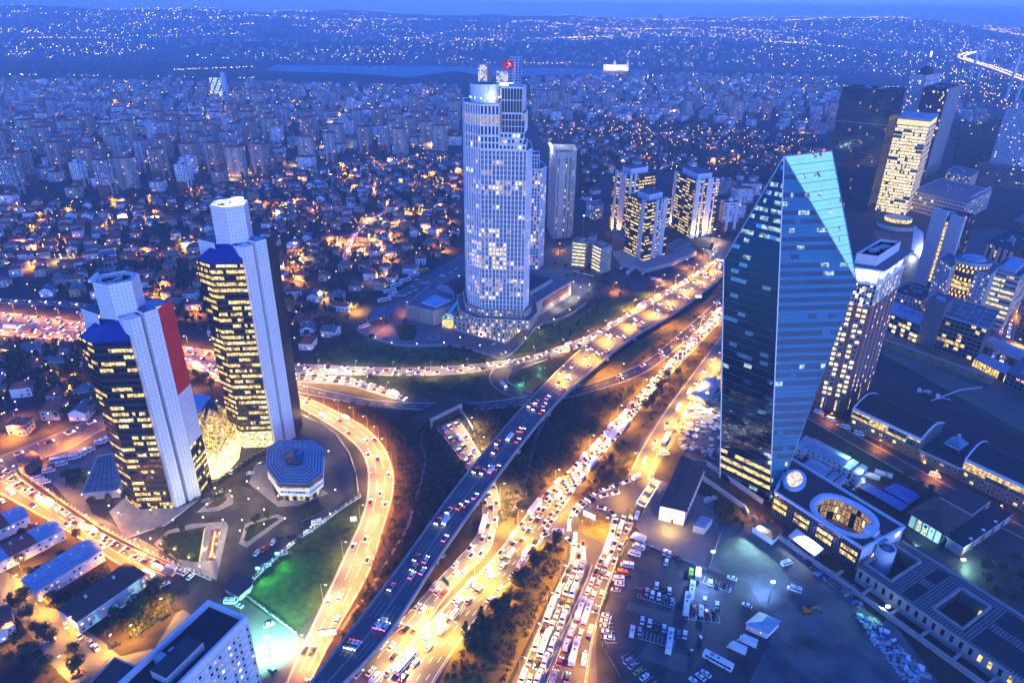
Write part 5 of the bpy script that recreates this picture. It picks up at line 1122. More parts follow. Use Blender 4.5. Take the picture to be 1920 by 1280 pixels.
t = thing('brown_hall', 'brown roofed hall wedged between the pavilion and the brick base', 'building', (*G(1790, 950), 0)); m_ = MB(); m_.prism([G(1762, 930, 7), G(1802, 912, 7), G(1858, 938, 7), G(1824, 964, 7)], 0, 7, 'plaster_grey', 'roof_brown'); m_.build('wall', t)
# ---------------------------------------------------------------- towers and blocks of the eastern district
def corner_tower(name, label, cat, L_, F_, R_, h, fh, bw, fm, pick, roof='roof_grey', group=None, depth=None, **kw):
    """building from its three visible foot corners (left, front, right)"""
    L_, F_, R_ = [Vector(G(*x)) for x in (L_, F_, R_)]
    if depth: u = (R_-F_).normalized(); R_ = F_+u*depth
    return tower(name, label, cat, [tuple(L_), tuple(F_), tuple(R_), tuple(L_+R_-F_)], 0, h, fh, bw, fm, pick, roof, group, **kw), L_, F_, R_
t, L_, F_, R_ = corner_tower('glass_tower', 'massive dark glass tower behind the crystal tower', 'tower', (1535, 383), (1624, 397), (1643, 384), 147, 3.6, 1.6, 'dark_metal', lambda i, k: 'lit_dim' if random.random() < .012 else ('glass_tower' if random.random() < .8 else 'glass_vision'), 'roof_dark', px=.08, sz=.2, dep=.1)
m_ = MB(); P4 = [tuple(L_), tuple(F_), tuple(R_), tuple(L_+R_-F_)]; clutter(m_, inset(P4, 2), 147, 9, 3, smax=6); o_ = inset(P4, -.3)
for i in range(4): m_.bar((*o_[i], 108), (*o_[(i+1) % 4], 108), .5, .6, 'steel'); m_.bar((*o_[i], 0), (*o_[i], 148), .6, .6, 'dark_metal')
m_.build('trim', t, 'stuff')
t, L_, F_, R_ = corner_tower('lit_tower', 'glowing tower with bright yellow floor bands and illuminated crown', 'tower', (1640, 395), (1697, 405), (1713, 386), 108, 3.9, 1.9, 'stone_pale', lit_rows(.9, 'glass_dark', ('lit_pale', 'lit_warm', 'lit_pale'), 5, 31), 'roof_grey', px=.06, sz=.5, dep=.3)
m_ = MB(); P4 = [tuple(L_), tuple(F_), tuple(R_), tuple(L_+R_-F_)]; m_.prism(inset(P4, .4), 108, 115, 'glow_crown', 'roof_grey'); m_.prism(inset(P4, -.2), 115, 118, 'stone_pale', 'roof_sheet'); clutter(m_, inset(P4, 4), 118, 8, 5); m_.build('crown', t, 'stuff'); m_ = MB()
for k in range(1, 28): 
    z = k*3.857; o_ = inset(P4, -.25)
    if k % 2: m_.bar((*o_[0], z), (*o_[1], z), .3, .35, 'glow_crown'); m_.bar((*o_[1], z), (*o_[2], z), .3, .35, 'glow_crown')
m_.build('light_strip', t, 'stuff')
t, L_, F_, R_ = corner_tower('slab_tower', 'dark glass tower with a tall blank concrete slab wall', 'tower', (1690, 325), (1733, 333), (1758, 318), 131, 3.6, 1.8, 'dark_metal', lit_mix(.07, 'glass_tower'), 'roof_dark', px=.1, sz=.25, dep=.12)
m_ = MB(); u = (R_-F_).normalized(); n_ = Vector((u.y, -u.x)); a, b = F_-u*2+n_*1.2, R_+u*3+n_*1.2; m_.prism([tuple(a), tuple(b), tuple(b-n_*1.1), tuple(a-n_*1.1)], 0, 98, 'concrete'); a2 = a.lerp(b, .22); m_.prism([tuple(a), tuple(b), tuple(b-n_*1.1), tuple(a-n_*1.1)], 98.01, 132, 'concrete'); m_.build('concrete_slab', t); m_ = MB()
for k in range(34): m_.box((*(b+u*.8), 6+k*3.7), (1.6, 1.6, .35), 'white_panel')
m_.build('balcony', t, 'stuff')
t, L_, F_, R_ = corner_tower('white_apartment_tower', 'white apartment tower with dark domed top behind the glowing tower', 'tower', (1668, 300), (1696, 304), (1722, 296), 140, 3.6, 3.2, 'white_panel', lit_mix(.12, 'window_dark'), 'roof_dark', px=.4, sz=.6, dep=.3)
m_ = MB(); c_ = (L_+R_)/2; m_.dome((*c_, 140), 11, 14, 'roof_dark', 14, 4); m_.tube((*c_, 152), (*c_, 176), .5, .15, 'steel'); m_.build('dome', t); m_ = MB(); m_.bar((*c_, 168), (*c_, 176), .8, .8, 'glow_sodium'); m_.build('mast_light', t)
t, L_, F_, R_ = corner_tower('grid_tower', 'white gridded apartment tower with punched dark windows at the edge of the group', 'tower', (1846, 333), (1901, 345), (1935, 330), 104, 3.5, 3.6, 'tower_white', lit_mix(.1, 'window_dark', ('lit_warm', 'lit_pale')), 'roof_dark', px=.42, sz=.9, dep=.4)
P4 = [tuple(L_), tuple(F_), tuple(R_), tuple(L_+R_-F_)]; fr, gl = MB(), MB(); q = inset(P4, 7); walls(fr, gl, q, 104, 116, 3.5, 3.4, 'tower_white', lit_mix(.1), px=.42, sz=.9); flat_roof(fr, q, 116, 'roof_dark', 'tower_white'); c_ = (L_+R_)/2; fr.prism([(c_.x+9*math.cos(R(22.5*i)), c_.y+9*math.sin(R(22.5*i))) for i in range(16)], 116, 124, 'glass_tower', 'roof_dark'); fr.dome((*c_, 124), 9, 7, 'roof_dark', 16); fr.build('crown', t, 'stuff'); gl.build('crown_window', t, 'stuff')
corner_tower('office_block', 'low cream office block with lit windows left of the white gridded tower', 'office block', (1768, 346), (1812, 358), (1828, 345), 19, 3.4, 3.2, 'plaster_cream', lit_mix(.35), 'roof_grey', px=.4, sz=.8)
corner_tower('long_block', 'long low pale building with rooftop plant below the concrete slab tower', 'building', (1700, 393), (1800, 420), (1850, 390), 24, 4.5, 4, 'stone_pale', lit_mix(.12, 'window_dark'), 'roof_grey', px=.2, sz=1.0)
t = thing('lattice_screen', 'white lattice screen on the corner of the long low building', 'screen', (*G(1838, 385), 0)); m_ = MB(); a, b = Vector((*G(1805, 410), 6)), Vector((*G(1846, 388), 6)); up_ = Vector((0, 0, 22))
for i in range(15):
    f, g_ = i/14, min(1, i/14+.25); m_.bar(a.lerp(b, f), a.lerp(b, g_)+up_, .5, .4, 'white_panel'); m_.bar(a.lerp(b, g_), a.lerp(b, f)+up_, .5, .4, 'white_panel')
m_.build('lattice', t, 'stuff')
t = thing('round_annex', 'round lit annex at the foot of the glowing tower', 'building', (*G(1680, 425), 0)); m_ = MB(); c_ = G(1680, 425); ring = [(c_[0]+22*math.cos(R(15*i)), c_[1]+22*math.sin(R(15*i))) for i in range(24)]; m_.prism(ring, 0, 5, 'stone_pale', 'grass'); r2 = [(c_[0]+6+15*math.cos(R(15*i)), c_[1]+10+15*math.sin(R(15*i))) for i in range(24)]; m_.prism(r2, 5, 9, 'lit_warm', 'roof_sheet'); m_.build('wall', t)
t = thing('white_sail', 'white glowing sail roof beside the brick tower crown', 'roof sail', (*G(1722, 480), 0)); m_ = MB(); m_.poly([(*G(1708, 470), 1), (*G(1730, 490), 1), (*G(1722, 470), 20), (*G(1705, 455), 20)], 'white_panel'); m_.build('sail', t); m_ = MB(); m_.tube((*G(1722, 478), 0), (*G(1722, 470), 20), .4, .3, 'steel'); m_.build('mast', t); point((*G(1712, 480), 6), (.9, 1, 1), 7000, .5, t)
# terraced crescent of flats
cc = Vector(G(1905, 330)); rnd = random.Random(6)
for j in range(9):
    a0, a1 = R(200+j*13), R(212.4+j*13); fr, gl, rf = MB(), MB(), MB()
    lab = ['left end', 'second bay from the left end', 'third bay from the left end', 'fourth bay from the left end', 'fifth bay from the left end', 'sixth bay from the left end', 'seventh bay from the left end', 'eighth bay from the left end', 'far end'][j]
    t = thing('terraced_flats', 'dark banded crescent of terraced flats, '+lab, 'apartment building', (cc.x+95*math.cos(a0), cc.y+95*math.sin(a0), 0), 'crescent of terraced flats')
    for k in range(8):
        r_ = 118-k*3.2; p = [(cc.x+r*math.cos(a), cc.y+r*math.sin(a)) for r, a in ((r_, a0), (r_, a1), (r_-22, a1), (r_-22, a0))]
        facade(fr, gl, p[0], p[1], k*3.3, k*3.3+3.3, 7, 1, 'concrete_dark', lambda i, k_: rnd.choice(('lit_dim', 'lit_warm')) if rnd.random() < .09 else 'glass_dark', px=.25, sz=.8, dep=.8); rf.prism(p, k*3.3+3.2, k*3.3+3.45, 'concrete', 'roof_grey', True)
    fr.build('facade_frame', t, 'stuff'); gl.build('window', t, 'stuff'); rf.build('terrace', t, 'stuff')
# striped tower
t, L_, F_, R_ = corner_tower('striped_tower', 'pale blue striped tower with a lit stair slot', 'tower', (1712, 528), (1768, 548), (1790, 532), 66, 3.6, 1.4, 'glass_teal', lit_mix(.06, 'glass_teal'), 'roof_dark', px=.1, sz=.7, dep=.15)
m_ = MB(); u = (F_-L_).normalized(); n_ = Vector((u.y, -u.x)); Lx = (F_-L_).length
for f0, f1, zt_ in ((0, .46, 72), (.56, 1.0, 70)):
    a, b = L_+u*Lx*f0+n_*.5, L_+u*Lx*f1+n_*.5; m_.prism([tuple(a), tuple(b), tuple(b-n_*1.5), tuple(a-n_*1.5)], 0, zt_, 'silver_panel')
    for i in range(11): p = a.lerp(b, (i+.5)/11)+n_*.15; m_.bar((*p, 0), (*p, zt_), .5, .35, 'plaster_grey')
m_.build('striped_wall', t, 'stuff'); m_ = MB()
for k in range(16): a = L_+u*Lx*.51+n_*.45; m_.box((*a, 6+k*3.6), (2.0, .3, 2.6), 'lit_warm', math.atan2(u.y, u.x))
m_.build('stair_window', t, 'stuff'); m_ = MB(); clutter(m_, inset([tuple(L_), tuple(F_), tuple(R_), tuple(L_+R_-F_)], 2), 66, 7, 2); m_.ball((*F_, 71), .7, 'glow_red'); m_.build('roof_plant', t, 'stuff')
# round glass building between two grey wings
c_ = Vector(G(1790, 597)); t = thing('round_glass_building', 'round dark glass drum between two grey wings with domed roof ring', 'office building', (*c_, 0)); fr, gl = MB(), MB(); hh = 50
ring = [(c_.x+12*math.cos(R(15*i)), c_.y+12*math.sin(R(15*i))) for i in range(24)]
walls(fr, gl, ring, 0, hh, 3.5, 1.6, 'dark_metal', lit_rows(.4, 'glass_teal', ('lit_warm', 'lit_gold'), 1, 4), px=.08, sz=.5, dep=.12); fr.build('facade_frame', t, 'stuff'); gl.build('window', t, 'stuff'); m_ = MB(); big = [(c_.x+13.2*math.cos(R(15*i)), c_.y+13.2*math.sin(R(15*i))) for i in range(24)]; m_.prism(big, hh, hh+3, 'plaster_grey', 'roof_grey', True); m_.dome((*c_, hh+3), 9, 3, 'roof_sheet', 20); m_.build('roof', t); m_ = MB(); clutter(m_, ring, hh+3, 6, 12); m_.build('roof_plant', t, 'stuff')
for A, B, C_, hw, lab in (((1730, 585), (1752, 605), (1772, 590), 48, 'left'), ((1795, 612), (1822, 622), (1842, 600), 48, 'right')):
    L_, F_, R_ = [Vector(G(*x)) for x in (A, B, C_)]; fr, gl = MB(), MB(); q = [tuple(L_), tuple(F_), tuple(R_), tuple(L_+R_-F_)]; walls(fr, gl, q, 0, hw, 3.6, 3.2, 'plaster_grey', lit_mix(.3), px=.6, sz=1.0, dep=.25); flat_roof(fr, q, hw, 'roof_grey', 'plaster_grey'); fr.build('wing_wall', t, 'stuff'); gl.build('wing_window', t, 'stuff')
t, L_, F_, R_ = corner_tower('banded_office', 'white office with bright lit horizontal floor bands right of the round glass drum', 'office block', (1824, 605), (1876, 622), (1905, 592), 46, 4.2, 1.8, 'stone_pale', lit_rows(.75, 'glass_dark', ('lit_pale', 'lit_warm'), 7, 9), 'roof_grey', px=.05, sz=.95, dep=.35)
m_ = MB(); P4 = [tuple(L_), tuple(F_), tuple(R_), tuple(L_+R_-F_)]; m_.prism(inset(P4, 5), 46, 50, 'plaster_grey', 'roof_sheet'); clutter(m_, inset(P4, 2), 46, 5, 3); m_.build('roof_plant', t, 'stuff')
t, L_, F_, R_ = corner_tower('pier_office', 'dark office with broad beige stone piers behind the banded office', 'office block', (1822, 540), (1872, 560), (1915, 530), 44, 3.6, 2, 'frame_dark', lit_mix(.16, 'glass_dark'), 'roof_dark', px=.1, sz=.5)
m_ = MB(); u = (F_-L_); n_ = Vector((u.y, -u.x)).normalized()
for i in range(5): p = L_+u*(.08+i*.21)+n_*.3; m_.prism([tuple(p-u.normalized()*1.6), tuple(p+u.normalized()*1.6), tuple(p+u.normalized()*1.6-n_*.8), tuple(p-u.normalized()*1.6-n_*.8)], 0, 44, 'stone_pale')
m_.build('pier', t, 'stuff'); m_ = MB(); clutter(m_, [tuple(L_), tuple(F_), tuple(R_), tuple(L_+R_-F_)], 44, 7, 8); m_.build('roof_plant', t, 'stuff')
# dark office over the yellow retaining wall
t, L_, F_, R_ = corner_tower('dark_office', 'dark brown office with scattered lit windows above the yellow retaining wall', 'office block', (1748, 652), (1829, 680), (1850, 645), 27, 3.5, 3.4, 'concrete_dark', lambda i, k: random.Random(i*7+k*31).choice(('lit_warm', 'lit_gold', 'lit_dim')) if (k in (2,) and i < 6) or random.Random(i*13+k*5).random() < .12 else 'glass_dark', 'roof_dark', px=.12, sz=.5, dep=.3)
m_ = MB(); P4 = ccw(inset([tuple(L_), tuple(F_), tuple(R_), tuple(L_+R_-F_)], -.8)); m_.prism(P4, 27.2, 28, 'plaster_grey', 'roof_grey', True); a, b, c_, d_ = [Vector(p) for p in P4]
for i in range(5): m_.bar((*a.lerp(b, i/4), 28.3), (*d_.lerp(c_, i/4), 28.3), .4, .4, 'plaster_grey'); m_.bar((*a.lerp(d_, i/4), 28.3), (*b.lerp(c_, i/4), 28.3), .4, .4, 'plaster_grey')
m_.build('roof_frame', t, 'stuff')
corner_tower('lift_tower', 'blank brown lift tower beside the dark office', 'tower', (1716, 642), (1748, 655), (1764, 640), 36, 9, 6, 'concrete_dark', lambda i, k: 'concrete_dark', 'roof_grey', px=.5, sz=.6, dep=.1)
corner_tower('low_office', 'low dark office with bright windows left of the lift tower', 'office block', (1640, 612), (1716, 645), (1735, 622), 15, 3.6, 3.6, 'concrete_dark', lambda i, k: random.Random(i*3+k*17+2).choice(('lit_pale', 'lit_warm', 'glass_dark', 'glass_dark')), 'roof_sheet', px=.15, sz=.6)
corner_tower('grey_block', 'low grey block with small lit windows behind the low dark office', 'building', (1668, 572), (1722, 590), (1745, 572), 12, 4, 3.5, 'plaster_grey', lit_mix(.35), 'roof_dark', px=.5, sz=.9)
t = thing('retaining_wall', 'stained yellow retaining wall above the building site', 'wall', (*G(1750, 690), 0)); m_ = MB(); a, b = Vector(G(1643, 645)), Vector(G(1856, 722)); n_ = Vector((-(b-a).y, (b-a).x)).normalized()
m_.prism([tuple(a), tuple(b), tuple(b+n_*3), tuple(a+n_*3)], 0, 5.5, 'stained_wall', 'concrete'); m_.build('wall', t); m_ = MB(); m_.bar((*a, 5.8), (*b, 5.8), .5, .6, 'concrete'); m_.build('coping', t)
t = thing('glass_canopy', 'lit glass pavilion with pale slatted roof beside the dark office', 'pavilion', (*G(1870, 700), 0)); m_ = MB(); cp = [Vector(G(x, y, 6)) for x, y in ((1826, 672), (1905, 712), (1912, 694), (1842, 662))]
m_.poly([(*p, 6) for p in cp], 'roof_sheet')
for i in range(14): f = i/13; m_.bar((*cp[0].lerp(cp[1], f), 6.1), (*cp[3].lerp(cp[2], f), 6.1), .3, .3, 'steel')
m_.build('roof', t, 'stuff'); m_, g_ = MB(), MB(); facade(m_, g_, cp[0], cp[1], 0, 5.8, 16, 1, 'dark_metal', lit_mix(.8, 'glass_dark', ('lit_warm', 'lit_gold')), px=.1, sz=.1); m_.build('frame', t, 'stuff'); g_.build('glass', t, 'stuff')
t = thing('site_hall', 'large blue tarpaulin roofed hall at the far end of the dark office', 'hall', (*G(1890, 640), 0)); m_ = MB(); vault(m_, G(1850, 640, 4), G(1925, 672, 4), 9, 4, 4, 'roof_sheet', 'concrete_dark', 10); m_.prism([G(1846, 652), G(1920, 690), G(1940, 668), G(1862, 630)], 0, 4, 'concrete_dark'); m_.build('hall_body', t)
for (A, B, C_, hh, lab) in (((1892, 440), (1932, 452), (1955, 435), 16, 'white lit kiosk roofed block beside the east street'), ((1880, 720), (1960, 760), (1985, 730), 9, 'low dark shed at the end of the site wall'), ((1862, 590), (1872, 600), (1880, 590), 3, 'small pavilion beside the banded office'), ((1905, 620), (1960, 640), (1975, 610), 14, 'dark block across the east street')):
    corner_tower('low_block', lab, 'building', A, B, C_, hh, 3.5, 3.2, 'concrete_dark', lit_mix(.25), 'roof_grey', px=.3, sz=.7)
# far pair and glass tower on the ridge behind the white tower
for lab, xl, xr, ytop, Y, m1, pk, bw in (('distant tower with glowing white window grid, left of the flag', 896, 913, 122, 2050, 'tower_white', 'lit_pale', 5), ('distant tower with glowing window grid below the flag', 930, 953, 134, 2000, 'tower_white', 'lit_pale', 5), ('distant slim blue tower beside the left glowing one', 914, 922, 124, 2080, 'plaster_grey', 'window_dark', 6), ('distant tall glass tower with pale edges right of the flag', 955, 978, 108, 2000, 'white_panel', 'glass_tower', 8)):
    d0, d1 = ray(xl, ytop), ray(xr, ytop); x0, x1 = d0[0]/d0[1]*Y, d1[0]/d1[1]*Y; z = CAM_H+d0[2]/d0[1]*Y
    tower('distant_tower', lab, 'tower', [(x0, Y), (x1, Y), (x1, Y+26), (x0, Y+26)], 0, z, 4.2 if pk == 'lit_pale' else 7, bw, m1, (lambda i, k, pk=pk: pk if pk != 'lit_pale' or random.random() < .6 else 'window_dark'), 'roof_grey', px=.35, sz=.5)
# ---------------------------------------------------------------- row houses and white office, lower left
def row_px(label, x0, y0, x1, y1, dep, h, roofs, seed, **kw):
    """near long side runs from (x0, y0) to (x1, y1); dep = gable width in metres"""
    a, b = Vector(G(x0, y0)), Vector(G(x1, y1)); u = (b-a).normalized(); n_ = Vector((-u.y, u.x)); c = b+n_*dep; t = None
    # place through world coordinates
    L_, F_, R_ = a, b, c; Bk = a+n_*dep; t = thing('row_house', label, 'row house', (*((L_+R_)/2), 0), 'row houses by the street')
    m_ = MB(); m_.prism([tuple(L_), tuple(F_), tuple(R_), tuple(Bk)], 0, h, kw.get('wallm', 'plaster_white')); m_.build('wall', t); n = len(roofs)
    for i, rm in enumerate(roofs):
        r_ = MB(); f0, f1 = i/n, (i+1)/n; A, B, C_, D = L_.lerp(F_, f0), L_.lerp(F_, f1), Bk.lerp(R_, f1), Bk.lerp(R_, f0); o = -n_*.5; e1 = u*(.35 if i == n-1 else -.05); e0 = u*(.35 if i == 0 else -.05); up_ = .3*(i % 2)+.1
        A, B, C_, D = A+o-e0, B+o+e1, C_-o+e1, D-o-e0; M1, M2 = (A+D)/2, (B+C_)/2; z1 = h+up_
        r_.add([(*A, z1), (*B, z1), (*M2, z1+1.1), (*M1, z1+1.1), (*C_, z1), (*D, z1), (*A, h-.1), (*B, h-.1), (*C_, h-.1), (*D, h-.1)], [(0, 1, 2, 3), (3, 2, 4, 5), (6, 7, 1, 0), (7, 8, 4, 2, 1), (9, 6, 0, 3, 5), (8, 9, 5, 4)], rm); r_.build('roof', t)
        for q in (.3, .7): r_ = MB(); c0 = A.lerp(B, q)*.4+D.lerp(C_, q)*.6; r_.box((*c0, h+.6), (.9, .9, 1.7), 'stone_pale', math.atan2(u.y, u.x)); r_.build('chimney', t)
    rnd = random.Random(seed)
    for A, B, nc in ((L_, F_, kw.get('cols', 12)), (F_, R_, 3)):
        w = (B-A).normalized(); n2 = Vector((w.y, -w.x)); rz = math.atan2(w.y, w.x); Lx = (B-A).length
        for i in range(nc):
            for z in (1.5, 4.3):
                if z < h-1 and rnd.random() < .75: put_window(t, (*(A+w*Lx*(i+.5)/nc+n2*.02), z), rz, 1.35, 1.35, rnd.choice(('window_dark', 'window_dark', 'window_dark', 'lit_pale', 'lit_warm', 'lit_dim')))
    return t
row_px('row house with red and blue roof halves beside the street', -10, 1018, 60, 985, 11, 6, ['tile_red', 'roof_sheet'], 1, cols=8)
row_px('long row house with blue, red and blue roofs beside the lit street', -30, 1090, 125, 1010, 11, 6, ['roof_sheet', 'tile_red', 'roof_sheet'], 2, cols=14)
row_px('long row house with one pale blue roof behind the brown one', 75, 1128, 198, 1050, 12, 6.5, ['roof_sheet', 'roof_sheet'], 3, cols=12)
row_px('row house with long brown roof and white balconies nearest the white office', 152, 1188, 278, 1098, 13, 7, ['roof_brown'], 4, cols=10)
row_px('row house with brown roof cut by the picture edge', -60, 1230, 32, 1192, 13, 6.5, ['tile_brown'], 5, cols=6)
t = thing('balcony_stack', 'white balconies with plants on the long brown roofed row house', 'balcony', (*G(220, 1150), 0)); a, b = Vector(G(152, 1188)), Vector(G(278, 1098)); u = (b-a).normalized(); n_ = Vector((u.y, -u.x))
for f in (.42, .58, .74):
    for z in (.2, 3.2): m_ = MB(); p = a.lerp(b, f)+n_*1.0; m_.box((*p, z), (3.4, 1.8, .25), 'stone_pale', math.atan2(u.y, u.x)); m_.box((*(p+n_*.85), z+.25), (3.4, .12, .9), 'white_panel', math.atan2(u.y, u.x)); m_.build('balcony', t)
# white office block at the lower edge
zo = 36.0; q = [Vector(G(x, y, zo)) for x, y in ((250, 1258), (330, 1300), (465, 1163), (408, 1132))]
ax = (q[2]-q[1]).normalized(); dv = Vector((-ax.y, ax.x)); Fq, Rq = q[1]-ax*22, q[2]; Lq, Bq = Fq+dv*18, Rq+dv*18
t = thing('white_office', 'white office block with parapet roof and rows of small windows beside the teal floodlight', 'office block', (*((Fq+Rq)/2), 0)); P4 = [tuple(Lq), tuple(Fq), tuple(Rq), tuple(Bq)]; m_ = MB(); m_.prism(P4, 0, zo, 'white_panel', 'roof_felt'); m_.build('wall', t); P4 = ccw(P4)
for i in range(4):
    a, b = Vector(P4[i]), Vector(P4[(i+1) % 4]); u = (b-a).normalized(); n_ = Vector((u.y, -u.x)); L = (b-a).length; k = int(L/2.1); rz = math.atan2(u.y, u.x)
    if n_.y > .3 and n_.x < .5: continue
    m_ = MB()
    for f_ in range(11): m_.bar((*(a+n_*.05), f_*3.4+.6), (*(b+n_*.05), f_*3.4+.6), .16, .3, 'plaster_grey')
    for j in range(0, k+1, 4): m_.bar((*a.lerp(b, j/k)+n_*.1, 0) if False else (*(a.lerp(b, j/k)+n_*.1), 0), (*(a.lerp(b, j/k)+n_*.1), zo), .5, .3, 'white_panel')
    m_.build('wall_band', t, 'stuff')
    for f_ in range(10):
        for j in range(k):
            if j % 4 != 3 or i % 2 == 0: put_window(t, (*(a.lerp(b, (j+.5)/k)+n_*.03), f_*3.4+2.4), rz, 1.35, 1.7, random.choice(('window_dark', 'window_dark', 'window_dark', 'window_dark', 'lit_pale', 'lit_dim', 'lit_gold')))
m_ = MB(); flat_roof(m_, P4, zo+.1, 'roof_felt', 'white_panel', 2.2, 1.0); m_.build('roof', t); m_ = MB(); rz = math.atan2(ax.y, ax.x); c_ = (Fq+Rq)/2+dv*9
m_.box((*(c_+ax*4-dv*1), zo), (15, 7, 3.4), 'plaster_grey', rz, 'roof_dark'); m_.build('stair_penthouse', t); m_ = MB(); m_.box((*(c_+ax*2+dv*4.5), zo+.4), (3, 2.6, 2.2), 'machine', rz); m_.box((*(c_+ax*6+dv*4.2), zo+.3), (2, 1.6, 1.4), 'machine', rz)
for s_ in (-1, 1): m_.tube((*(c_+ax*(8+s_)+dv*3), zo), (*(c_+ax*(8+s_)+dv*3), zo+1.2), .5, .5, 'steel', 10)
m_.build('roof_plant', t, 'stuff')
t = thing('low_annex', 'low dark roofed annex left of the white office', 'building', (*G(180, 1260), 0)); m_ = MB(); ap = [G(150, 1300, 5), G(215, 1232, 5), G(262, 1252, 5), G(215, 1320, 5)]; m_.prism(ap, 0, 5, 'plaster_grey', 'roof_dark'); flat_roof(m_, ap, 5.02, 'roof_dark', 'plaster_grey', .5); m_.build('wall', t)
t = thing('gatehouse', 'dark navy roofed gatehouse at the corner of the office campus', 'gatehouse', (*G(440, 1095), 0)); m_ = MB(); gp = [G(416, 1100, 4), G(441, 1072, 4), G(476, 1085, 4), G(470, 1098, 4), G(447, 1117, 4)]; m_.prism(inset(gp, .8), 0, 3.4, 'stone_pale'); m_.prism(gp, 3.4, 4, 'roof_felt', 'navy_roof', True); m_.build('wall', t)
t = thing('brick_gatehouse', 'small brick building with brown pitched roof at the street corner', 'building', (*G(55, 865), 0)); m_ = MB(); bp2 = [G(38, 878), G(52, 890), G(80, 870), G(66, 860)]; m_.prism(bp2, 0, 6, 'brick_orange'); m_.build('wall', t); m_ = MB(); hip_roof(m_, [G(38, 878, 6), G(52, 890, 6), G(80, 870, 6), G(66, 860, 6)], 6, 2.2, 'tile_brown', .4, .1); m_.build('roof', t)

# warehouse, market shelter and site sheds beside the avenue
h_ = 9.0; wp = [Vector(G(*p)) for p in ((1234, 994), (1279, 1008))]; wr = [Vector(G(*p, h_)) for p in ((1238, 947), (1285, 958), (1324, 866), (1280, 853))]
t = thing('warehouse', 'white gabled warehouse with long brown roof beside the lit market shelter', 'warehouse', (*((wr[0]+wr[2])/2), 0)); W4 = [tuple(p) for p in wr]; m_ = MB(); m_.prism(W4, 0, h_, 'plaster_white'); m_.build('wall', t)
m_ = MB(); hip_roof(m_, ccw(W4), h_, 3.2, 'roof_brown', .6, .5); m_.build('roof', t); a, b, c = wr[0], wr[1], wr[2]; u = (b-a).normalized(); n_ = Vector((u.y, -u.x)); m_ = MB(); p = a.lerp(b, .55)+n_*.05; m_.box((*p, 0), (1.2, .2, 2.2), 'frame_dark', math.atan2(u.y, u.x)); m_.build('door', t)
u = (c-b).normalized(); n_ = Vector((u.y, -u.x)); rz = math.atan2(u.y, u.x)
for i in range(12): put_window(t, (*(b.lerp(c, (i+.5)/12)+n_*.03), 5.2), rz, 1.2, 1.8, 'window_dark', 'window', 'frame_dark')
q = G(1256, 990); point((q[0]-1, q[1]-2.5, 5.5), (1, .62, .10), 3200, .3, t)
zs2 = 4.2; sp_ = [Vector(G(x, y, zs2)) for x, y in ((1193, 942), (1209, 950), (1238, 903), (1223, 897))]
t = thing('market_shelter', 'long flat market shelter with glowing white roof edges beside the warehouse', 'shelter', (*((sp_[0]+sp_[2])/2), 0)); m_ = MB(); m_.prism([tuple(p) for p in sp_], zs2-.4, zs2, 'concrete_dark', 'concrete_dark', True); m_.build('roof', t); m_ = MB()
for i in range(4): m_.bar((*sp_[i], zs2+.05), (*sp_[(i+1) % 4], zs2+.05), .5, .5, 'glow_edge')
m_.build('light_strip', t, 'stuff')
for i in range(6):
    for k in (0, 1): p = sp_[k].lerp(sp_[3-k], i/5); m_ = MB(); m_.tube((*p, 0), (*p, zs2-.4), .15, .15, 'steel'); m_.build('post', t)
t = thing('garden_sheds', 'corrugated shed with cooling units behind the warehouse', 'shed', (*G(1320, 970), 0)); m_ = MB(); m_.prism([G(1300, 985, 4), G(1322, 990, 4), G(1336, 972, 4), G(1314, 966, 4)], 0, 4, 'plaster_cream', 'roof_sheet'); m_.build('wall', t); m_ = MB(); clutter(m_, [G(1312, 945), G(1345, 950), G(1350, 930), G(1318, 925)], 0, 9, 4, smax=3); m_.build('plant', t, 'stuff')
t = thing('arched_shed', 'pale arched storage shed in the floodlit demolition yard', 'shed', (*G(1325, 735), 0)); m_ = MB(); vault(m_, G(1305, 752, 2), G(1335, 716, 2), 6, 2.0, 4.2, 'roof_sheet', 'plaster_grey', 10); m_.build('shell', t)
t = thing('yard_wall', 'low wall along the demolition yard beside the service lane', 'wall', (*G(1270, 790), 0)); m_ = MB(); m_.bar((*G(1258, 812), 1.2), (*G(1305, 740), 1.2), .5, 2.4, 'concrete'); m_.build('wall', t)
t = thing('crystal_wall', 'long pale garden wall between warehouse and crystal tower', 'wall', (*G(1380, 930), 0)); m_ = MB()
for a, b in (((1318, 900), (1395, 955)), ((1395, 955), (1402, 968)), ((1322, 870), (1430, 945))): m_.bar((*G(*a), 1.5), (*G(*b), 1.5), .6, 3, 'stone_pale')
m_.build('wall', t); q = G(1410, 965); point((q[0]-2, q[1]-1, 5), (1, .55, .1), 1300, .4, t)
t = thing('guard_house', 'small guard house with dark red hipped roof below the crystal tower', 'guard house', (*G(1435, 985), 0)); gp = [Vector(G(x, y, 4)) for x, y in ((1412, 985), (1450, 1010), (1467, 992), (1430, 968))]; m_ = MB(); m_.prism([tuple(p) for p in gp], 0, 4, 'plaster_white'); m_.build('wall', t); m_ = MB(); hip_roof(m_, [tuple(p) for p in gp], 4, 2.2, 'tile_brown'); m_.build('roof', t)
q = G(1425, 1000); spot((q[0]-1, q[1], 5), (.5, 1, .85), 32000, 140, aim=(q[0]-3, q[1]-14, 0), parent=t)
